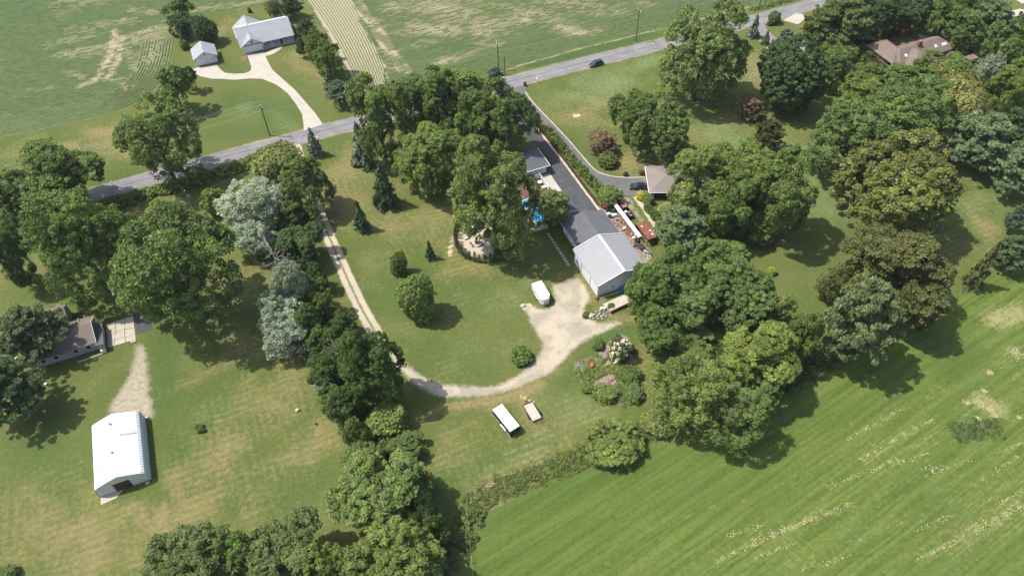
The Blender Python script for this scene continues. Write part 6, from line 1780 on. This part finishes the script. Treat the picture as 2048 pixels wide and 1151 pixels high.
# ------------------------------------------------------------------ fire pit circle
ring = smooth(PL([(921,447),(913,462),(911,478),(914,494),(922,508),(934,517),(948,522),(964,525),(980,524),(996,521),(1010,516),(1022,509),(1031,500),(1036,490)]), 2)
s_ = np.concatenate([[0], np.cumsum([np.linalg.norm(b - a) for a, b in zip(ring[:-1], ring[1:])])])
rg = random.Random(6)
ORD = 'first second third fourth fifth sixth seventh eighth ninth tenth eleventh twelfth thirteenth fourteenth fifteenth sixteenth seventeenth eighteenth nineteenth twentieth twenty-first twenty-second twenty-third'.split()
for i in range(23):
    t_ = s_[-1] * (i + .3 * rg.random()) / 22.5
    x = np.interp(t_, s_, [q[0] for q in ring]); y = np.interp(t_, s_, [q[1] for q in ring])
    o = bpy.data.objects.new('arborvitae', None); C.objects.link(o); o.location = (x, y, 0); o.rotation_euler = (0, 0, rg.uniform(0, 6))
    tag(o, f'{ORD[i]} narrow evergreen of the fire pit ring, counted from the curved benches', 'shrub', 'evergreens round the fire pit')
    h = rg.uniform(2.3, 3.3); r_ = rg.uniform(.5, .66)
    c = bpy.data.objects.new('crown', PROTO['C'][i % 2]); C.objects.link(c); c.parent = o; c.scale = (r_, r_, h); q = COL['ever'] if i % 3 else COL['maple']; c.color = (*q, 1)
    c = bpy.data.objects.new('trunk', TRP); C.objects.link(c); c.parent = o; c.scale = (r_, r_, h * .9)
def arc_bench(u, v, label, a0, a1, r_, mat='palestone'):
    p = P(u, v); o = thing('curved_bench', label, 'bench', p[0], p[1], .02)
    s = MB(); n = 8
    poly = [(r_*math.cos(a0+(a1-a0)*i/n), r_*math.sin(a0+(a1-a0)*i/n)) for i in range(n+1)] + [((r_-.42)*math.cos(a0+(a1-a0)*i/n), (r_-.42)*math.sin(a0+(a1-a0)*i/n)) for i in range(n, -1, -1)]
    vs = [(x, y, z) for z in (.36, .46) for x, y in poly]; k = len(poly)
    fs = [(i, i+1, k-2-i, k-1-i) for i in range(n)] + [(k+i, k+i+1, 2*k-2-i, 2*k-1-i) for i in range(n)] + [(i, (i+1) % k, k+(i+1) % k, k+i) for i in range(k)]
    s.add(vs, fs).build('seat', M[mat], o)
    for f_ in (.15, .85):
        a = a0 + (a1-a0)*f_; x, y = (r_-.21)*math.cos(a), (r_-.21)*math.sin(a)
        MB().box(x-.14, x+.14, y-.14, y+.14, 0, .36).build('leg', M[mat], o)
arc_bench(931, 461, 'upper curved pale stone bench left of the fire pit', -1.9, .2, 1.5)
arc_bench(928, 472, 'lower curved pale stone bench left of the fire pit', -1.9, .2, 1.5)
arc_bench(955, 487, 'curved bench hugging the lower right of the fire ring', -2.3, -.1, 1.25)
p = P(943, 490); o = thing('plank_bench', 'straight dark bench beside the fire ring', 'bench', p[0], p[1], .02, -60)
MB().box(-.8, .8, -.2, .2, .4, .46).build('seat', M['brownwood'], o)
for x in (-.6, .6): MB().box(x-.06, x+.06, -.17, .17, 0, .4).build('leg', M['brownwood'], o)
p = P(956, 487); o = thing('fire_ring', 'stone fire ring in the middle of the evergreen circle', 'fire pit', p[0], p[1], .02)
bk = MB().box(-.17, .17, -.11, .11, 0, .28).mesh('stone'); bk.materials.append(M['stone'])
for i in range(13):
    a = 2*math.pi*i/13; q = bpy.data.objects.new('stone', bk); C.objects.link(q); q.parent = o; q.location = (math.cos(a)*.7, math.sin(a)*.7, 0); q.rotation_euler = (0, 0, a + math.pi/2)
MB().tube((0,0,.0), (0,0,.06), .6, n=12).build('ash', M['dkmetal'], o)
p = P(921, 487); o = tag(MB().blob((0,0,.16), (.3,.3,.22), random.Random(4)).build('boulder', M['palestone']), 'small pale boulder at the left of the fire pit circle', 'rock'); o.location = (p[0], p[1], 0)

# ------------------------------------------------------------------ garden bed, rocks and yard things
def rock(u, v, r_, label, mat='stone', group=None, seed=0):
    rg = random.Random(seed + int(u*7)); p = P(u, v)
    o = tag(MB().blob((0, 0, r_*.35), (r_, r_*rg.uniform(.6, .95), r_*.62), rg, 7, 5, .22).build('rock', M[mat]), label, 'rock', group)
    o.location = (p[0], p[1], 0); o.rotation_euler = (0, 0, rg.uniform(0, 6))
rock(1181, 632, .75, 'big white boulder at the left end of the rock pile by the gravel pad', 'palestone')
rock(1046, 612, .6, 'pale boulder on the turf left of the white enclosed trailer', 'palestone')
for i, (u, v, r_) in enumerate(((1190,629,.4),(1195,632,.5),(1199,628,.45),(1203,633,.5),(1208,630,.45),(1196,637,.4),(1205,638,.35),(1212,633,.4),(1200,622,.45),(1208,622,.4),(1192,624,.35),(1214,626,.35),(1187,637,.35))):
    rock(u, v, r_, 'grey field stone in the rock pile by the gravel pad', 'stone', 'stones of the rock pile')
for i, (u, v) in enumerate(((1202,619),(1208,618.5))):
    p = P(u, v); o = thing('white_bucket', ('white round tub on the rock pile, left of the two', 'white round tub on the rock pile, right of the two')[i], 'tub', p[0], p[1], .25)
    MB().tube((0,0,0), (0,0,.35), .26, .32, 12).build('tub', M['white'], o); MB().tube((0,0,.35), (0,0,.37), .34, n=12).build('rim', M['white'], o)
# earth ramp behind a concrete wall; its shaded face is painted dark brown
a, b = P(1221, 627), P(1266, 606); d = b - a; L_ = float(np.linalg.norm(d))
t = thing('retaining_wall', 'retaining wall, its shaded face coloured dark, holding a sandy ramp below the metal garage', 'wall', a[0], a[1], 0, math.degrees(math.atan2(d[1], d[0])))
for k in range(4): MB().box(0, L_, -.12 + .01*(k % 2), .1, .24*k + .01, .24*k + .235).build('shade_face', M['brownwood'], t)
MB().add([(0,.1,.0),(L_,.1,.0),(L_,3.2,0),(0,3.2,0),(0,.1,.9),(L_,.1,.9)], [(4,5,2,3),(0,4,3),(1,2,5),(0,1,5,4)]).build('ramp', M['concrete2'], t)
# rusty fire ring and brush pile
p = P(1181, 729); o = thing('burn_ring', 'rusty steel burn ring in the garden bed', 'burn ring', p[0], p[1], .02)
b = MB(); n = 16
for r0, r1 in ((.95, .9),):
    b.v = [(r*math.cos(2*math.pi*i/n), r*math.sin(2*math.pi*i/n), z) for r, z in ((r0, 0), (r0, .45), (r1, .45), (r1, 0)) for i in range(n)]
    for k in range(3):
        for i in range(n): b.f.append([k*n+i, k*n+(i+1) % n, (k+1)*n+(i+1) % n, (k+1)*n+i]); b.mi.append(0)
b.build('ring', M['rust'], o)
MB().blob((0,0,.05), (.85,.85,.25), random.Random(2), 10, 6, .25).build('ash', simple('orange_ash', (.36, .13, .04), .95, var=.5, scale=4), o)
p = P(1161, 733); o = thing('brush_pile', 'heap of bare brown branches left of the rusty burn ring', 'brush pile', p[0], p[1])
rg = random.Random(8)
for i in range(60):
    a = rg.gauss(.9, .5); l = rg.uniform(.8, 2.0); x, y = rg.gauss(0, .6), rg.gauss(0, .6); z = rg.uniform(.05, .5)
    d = Vector((math.cos(a), math.sin(a), rg.uniform(-.12, .15))) * l
    MB().tube(Vector((x, y, z)) - d/2, Vector((x, y, z)) + d/2, rg.uniform(.025, .05), .012, 5).build('branch', M['deadwood'] if i % 3 else M['bark'], o)
for i, (u, v) in enumerate(((1222,762),(1226,771))):
    p = P(u, v); o = thing('weathered_board', ('reddish board lying in the garden bed, upper one', 'pale board lying in the garden bed, lower one')[i], 'board', p[0], p[1], .05, 40 + 50*i)
    MB().box(-.8, .8, -.2, .2, 0, .06).build('board', M['brownwood'] if i == 0 else M['wood'], o); MB().box(-.6, -.5, -.22, .22, .06, .1).build('batten', M['wood'], o)
# planter in the left lawn
p = P(401, 858); o = thing('stone_planter', 'stone ringed flower planter alone on the left lawn', 'planter', p[0], p[1])
rg = random.Random(12)
for i in range(9):
    a = i*.7; MB().blob((math.cos(a)*.6, math.sin(a)*.75, .12), (.26,.2,.18), rg, 6, 4).build('stone', M['palestone'], o)
for i, (x, y, c, s) in enumerate(((-.35, .55, 'maple', .62), (.35, -.6, 'maple', .66), (-.3, -.65, 'bush', .5), (.4, .45, 'bush', .5), (.0, .0, 'silver', .45))):
    q = bpy.data.objects.new('plant', PROTO['S'][i % 3]); C.objects.link(q); q.parent = o; q.location = (x, y, .38); q.scale = (s, s, s*.8); q.color = (*COL[c], 1)
p = P(595, 821); o = thing('white_jug', 'white plastic container alone on the left lawn', 'container', p[0], p[1], 0, 40)
MB().box(-.3, .3, -.24, .24, 0, .5).build('body', M['white'], o, bevel=.06); MB().tube((0,0,.5), (0,0,.62), .1, n=8).build('cap', M['white'], o)
p = P(632, 848); o = thing('well_cap', 'small dark well cap with a pipe on the left lawn near the hedgerow', 'well cap', p[0], p[1])
MB().tube((0,0,0), (0,0,.45), .16, n=10).build('casing', M['dkmetal'], o); MB().tube((0,0,.45), (0,0,.53), .2, n=10).build('cap', M['black'], o)
for i, (u, v, l) in enumerate(((93,769,'white bucket in the shade under the forked white pine'), (90,823,'pale object in the tree shadow left of the steel barn'), (35,718,'small white post left of the forked white pine'))):
    p = P(u, v); o = thing('white_bucket', l, 'bucket', p[0], p[1]); MB().tube((0,0,0), (0,0,.5), .2, .26, 10).build('tub', M['white'], o); MB().tube((0,0,.5), (0,0,.53), .28, n=10).build('rim', M['galv'], o)
# wire fence at the corner of the hay field
fp = PL([(934,1000),(936,1035),(938,1065),(941,1095),(944,1125),(948,1160)])
o = thing('wire_fence', 'old wire fence on grey posts at the corner of the hay field', 'fence', fp[0][0], fp[0][1], 0, 0)
for q in fp:
    MB().tube((q[0]-fp[0][0], q[1]-fp[0][1], -.05), (q[0]-fp[0][0], q[1]-fp[0][1], 1.35), .07, .06, 7).build('post', M['wood'], o)
for z in (.35, .7, 1.05, 1.28):
    wm = MB()
    for s, e in zip(fp[:-1], fp[1:]): wm.tube((*(s-fp[0]), z), (*(e-fp[0]), z), .015, n=4)
    wm.build('wire', M['galv'], o)

# ------------------------------------------------------------------ junk yard beside the garage
t = thing('lean_to', 'long narrow white-roofed lean-to between the junk and the old pickup', 'shed', GO[0], GO[1])
x0 = 17.3
MB().prism([(x0-.5, 1.95), (x0+.4, 2.15), (x0+.4, 2.22), (x0-.5, 2.02)], 'y', 11.3, 24.6).build('roof', M['metal_white'], t)
for i in range(8):
    y = 6.2 + i*2.55; MB().box(x0-.5, x0-.4, y-.06, y+.06, 0, 1.94).build('post', M['wood'], t)
for i in range(62):
    if i == 0: me = MB().box(-.02, .02, -.13, .13, .02, 1.5).mesh('board'); me.materials.append(M['wood'])
    q = bpy.data.objects.new('board', me); C.objects.link(q); q.parent = t; q.location = (x0+.12, 6.3 + i*.295, .03*(i % 3))
MB().box(x0+.15, x0+.2, 6.2, 24.6, 1.2, 1.3).build('rail', M['wood'], t)
t = thing('rusty_shed', 'open shed with a rusty red steel roof beside the wood', 'shed', 30.5, 131.7)
for i in range(5):
    MB().box(.02, 3.0, -6.2 + i*1.24 + .02, -6.2 + (i+1)*1.24 - .01, 2.3 + .012*(i % 2), 2.36 + .012*(i % 2)).build('roof_sheet', M['rust'], t)
for i, (x, y) in enumerate(((1.0, -1.6), (2.1, -3.6), (2.0, -5.0))): MB().tube((x, y, 2.37), (x, y, 2.40), .3, n=9).build('roof_patch', M['palestone'], t)
for x in (.15, 2.85):
    for y in (-.15, -3.1, -6.05): MB().box(x-.07, x+.07, y-.07, y+.07, 0, 2.3).build('post', M['brownwood'], t)
MB().box(2.8, 2.9, -6.0, -.2, .05, 2.2).build('back_wall', M['brownwood'], t); MB().box(.2, 2.8, -.25, -.17, .05, 2.2).build('end_wall', M['brownwood'], t)

def jbox(u, v, l, w_, d_, h, mat, name, cat, deg=22, lid=None, z=.02):
    p = P(u, v, h*.5); o = thing(name, l, cat, p[0], p[1], z, deg)
    MB().box(-w_/2, w_/2, -d_/2, d_/2, 0, h).build('body', M[mat], o, bevel=.02)
    MB().box(-w_/2-.02, w_/2+.02, -d_/2-.02, d_/2+.02, h+.002, h+.05).build('lid', M[lid or mat], o)
    return o
def jbarrel(u, v, l, r_, h, mat, cat='barrel', lid='white'):
    p = P(u, v, h*.5); o = thing('barrel', l, cat, p[0], p[1], .02, 0)
    MB().tube((0,0,0), (0,0,h), r_, n=14).build('drum', M[mat], o); MB().tube((0,0,h), (0,0,h+.03), r_*.93, n=14).build('lid', M[lid], o)
    for z in (h*.33, h*.66): MB().tube((0,0,z-.02), (0,0,z+.02), r_*1.04, n=14).build('hoop', M[mat], o)
def heap(u, v, l, n, sp, mats, name, cat, dim, seed, part='brick'):
    p = P(u, v); o = thing(name, l, cat, p[0], p[1], .02, 22); rg = random.Random(seed)
    me = []
    for q in mats:
        k = MB().box(-dim[0]/2, dim[0]/2, -dim[1]/2, dim[1]/2, -dim[2]/2, dim[2]/2).mesh(part); k.materials.append(M[q]); me.append(k)
    for i in range(n):
        x, y = rg.gauss(0, sp[0]), rg.gauss(0, sp[1]); z = max(.06, .62*math.exp(-(x/sp[0])**2/2 - (y/sp[1])**2/2)*rg.uniform(.2, 1.0))
        q = bpy.data.objects.new(part, rg.choice(me)); C.objects.link(q); q.parent = o; q.location = (x, y, z); q.rotation_euler = (rg.uniform(-.5,.5), rg.uniform(-.5,.5), rg.uniform(0, 3.1)); k = rg.uniform(.7, 1.4); q.scale = (k, k, k)
# red tractor at the top of the row
p = P(1206, 415); t = thing('garden_tractor', 'red garden tractor at the top end of the junk row', 'garden tractor', p[0], p[1], .03, -50)
MB().box(.05, .85, -.24, .24, .35, .78).build('bonnet', M['red'], t, bevel=.05); MB().box(-.75, .05, -.42, .42, .38, .52).build('mudguard', M['red'], t, bevel=.05)
MB().box(-.55, -.15, -.22, .22, .52, .62).build('seat', M['black'], t); MB().box(-.62, -.52, -.22, .22, .6, .92).build('seat_back', M['black'], t)
MB().tube((.1,0,.75), (-.02,0,.98), .02, n=5).tube((-.02,0,.98), (-.03,0,1.0), .18, n=10).build('steering_wheel', M['black'], t)
for s in (-1, 1): wheel(t, -.5, s*.42, .27, .22); wheel(t, .62, s*.38, .19, .14)
jbox(1216, 421, 'black plastic crate beside the red garden tractor', .8, .7, .6, 'black', 'plastic_crate', 'crate', 40)
jbox(1229, 421, 'dark green box under the leafy bush at the junk row', 1.1, .8, .8, 'green', 'storage_box', 'box', 22)
jbox(1217, 429, 'white discarded washing machine in the junk row', .68, .68, .85, 'white', 'washing_machine', 'appliance', 10)
jbox(1222, 434, 'black discarded cooler next to the white washing machine', .7, .5, .45, 'black', 'cooler_box', 'cooler', 60)
jbox(1228, 431, 'pale blue grey discarded freezer in the junk row', 1.2, .65, .75, 'siding', 'chest_freezer', 'appliance', 15)
heap(1236, 442, 'heap of orange clay bricks and pots in the junk row', 110, (.9, 1.5), ('terra', 'rust', 'wood', 'palestone'), 'brick_heap', 'heap', (.42, .22, .14), 1)
jbox(1248, 457, 'pale timber box between the two orange heaps', .9, .6, .4, 'wood', 'timber_box', 'box', 30, 'palestone')
heap(1257, 464, 'smaller heap of rusty scrap next to the white barrels', 90, (.8, 1.1), ('terra', 'rust', 'wood', 'red'), 'scrap_heap', 'heap', (.5, .2, .12), 2, 'scrap_piece')
jbox(1262, 470, 'orange red crate in front of the rusty scrap', .8, .7, .45, 'terra', 'plastic_crate', 'crate', 50)
jbarrel(1268, 462, 'pinkish white barrel by the lean-to posts', .4, .9, 'white', lid='terra')
jbarrel(1272, 470, 'largest white barrel in the junk row', .46, .95, 'white')
jbarrel(1267, 476, 'lower white barrel in the junk row', .36, .6, 'white')
jbox(1276, 481, 'black wheeled trash cart below the white barrels', 1.0, 1.1, .85, 'black', 'trash_cart', 'cart', 35)
p = P(1282, 497); t = thing('folding_table', 'square black table at the lower end of the junk row', 'table', p[0], p[1], .02, 30)
MB().box(-.7, .7, -.7, .7, .7, .76).build('tabletop', M['dkmetal'], t)
for sx in (-.6, .6):
    for sy in (-.6, .6): MB().box(sx-.03, sx+.03, sy-.03, sy+.03, 0, .7).build('leg', M['dkmetal'], t)
heap(1293, 504, 'pile of white boards at the low end of the junk row', 40, (.5, 1.3), ('white', 'palestone', 'wood'), 'board_pile', 'heap', (1.2, .16, .05), 3, 'board')
heap(1270, 488, 'scatter of grey scrap timber by the black trash cart', 30, (.5, .7), ('wood', 'dkmetal'), 'timber_pile', 'heap', (.9, .12, .06), 4, 'board')
# things at the garage front
p = P(1194, 598); t = thing('rotary_tiller', 'small red tiller at the front corner of the metal garage', 'tiller', p[0], p[1], .0, 60)
MB().box(-.3, .25, -.2, .2, .3, .62).build('engine', M['red'], t, bevel=.04)
for s in (-1, 1): wheel(t, .0, s*.28, .2, .12); MB().bar((-.2, s*.2, .5), (-.95, s*.28, .95), .04, .04).build('handle', M['dkmetal'], t)
MB().tube((.35, -.3, .2), (.35, .3, .2), .18, n=8).build('tine_drum', M['dkmetal'], t)
t = thing('border_fence', 'tiny white border fence along the front of the metal garage', 'fence', GO[0], GO[1])
me = MB().box(-.05, .05, -.015, .015, 0, .42).mesh('picket'); me.materials.append(M['white'])
for i in range(34):
    q = bpy.data.objects.new('picket', me); C.objects.link(q); q.parent = t; q.location = (.5 + i*.19, -.7, 0)
MB().box(.4, 6.9, -.68, -.66, .22, .28).build('rail', M['white'], t)
p = G(GO, 7.3, -.9); o = thing('white_bucket', 'white pail at the end of the tiny border fence', 'bucket', p[0], p[1]); MB().tube((0,0,0), (0,0,.55), .2, .25, 10).build('tub', M['white'], o); MB().tube((0,0,.55), (0,0,.58), .27, n=10).build('rim', M['white'], o)
jbox(1246, 578, 'blue tarp covered crate at the front of the metal garage', 1.6, 1.0, .7, 'blue', 'tarp_bundle', 'bundle', 22)
p = P(1035, 505); rock(1064, 490, .3, 'pale stone in the oak shade beside the fire pit circle', 'palestone')
sg = thing('stepping_path', 'line of pale stepping slabs below the low white outbuilding', 'path', GO[0], GO[1])
for i in range(12): MB().box(-1.9, -1.3, 11.5 + i*1.0, 12.2 + i*1.0, -.02, .05).build('slab', M['concrete2'], sg)
st = thing('terrace_steps', 'grey steps at the low end of the pool terrace', 'steps', GO[0], GO[1])
for k in range(3): MB().box(-4.4, -.6, 25.9 - .45*k, 26.35 - .45*k, -.02, .16 - .05*k).build('step', M['concrete2'], st)
for i, (x, y) in enumerate(((-6.2, 28.8), (-6.6, 30.3), (-5.6, 31.4))):
    p = G(GO, x, y); o = thing('garden_chair', ('dark garden chair at the pool terrace, lowest of three', 'dark garden chair at the pool terrace, middle of three', 'dark garden chair at the pool terrace, nearest the pool')[i], 'chair', p[0], p[1], .05, 60*i)
    MB().box(-.28, .28, -.28, .28, .4, .46).build('seat', M['deck'], o); MB().box(-.28, .28, .24, .3, .46, .95).build('backrest', M['deck'], o)
    for sx in (-.24, .24):
        for sy in (-.24, .24): MB().box(sx-.03, sx+.03, sy-.03, sy+.03, 0, .4).build('leg', M['deck'], o)

# ------------------------------------------------------------------ thin summer haze
hz = MB().box(-14000, 14000, -14000, 14000, -1.0, 133.0).build('haze', [])
hz['kind'] = 'stuff'
hm = bpy.data.materials.new('haze'); hm.use_nodes = True; hm.node_tree.nodes.clear()
ho = hm.node_tree.nodes.new('ShaderNodeOutputMaterial'); hv = hm.node_tree.nodes.new('ShaderNodeVolumePrincipled')
hv.inputs['Color'].default_value = (.93, .95, 1.0, 1); hv.inputs['Density'].default_value = .00007; hv.inputs['Anisotropy'].default_value = .2
hm.node_tree.links.new(hv.outputs[0], ho.inputs['Volume'])
hz.data.materials.append(hm)
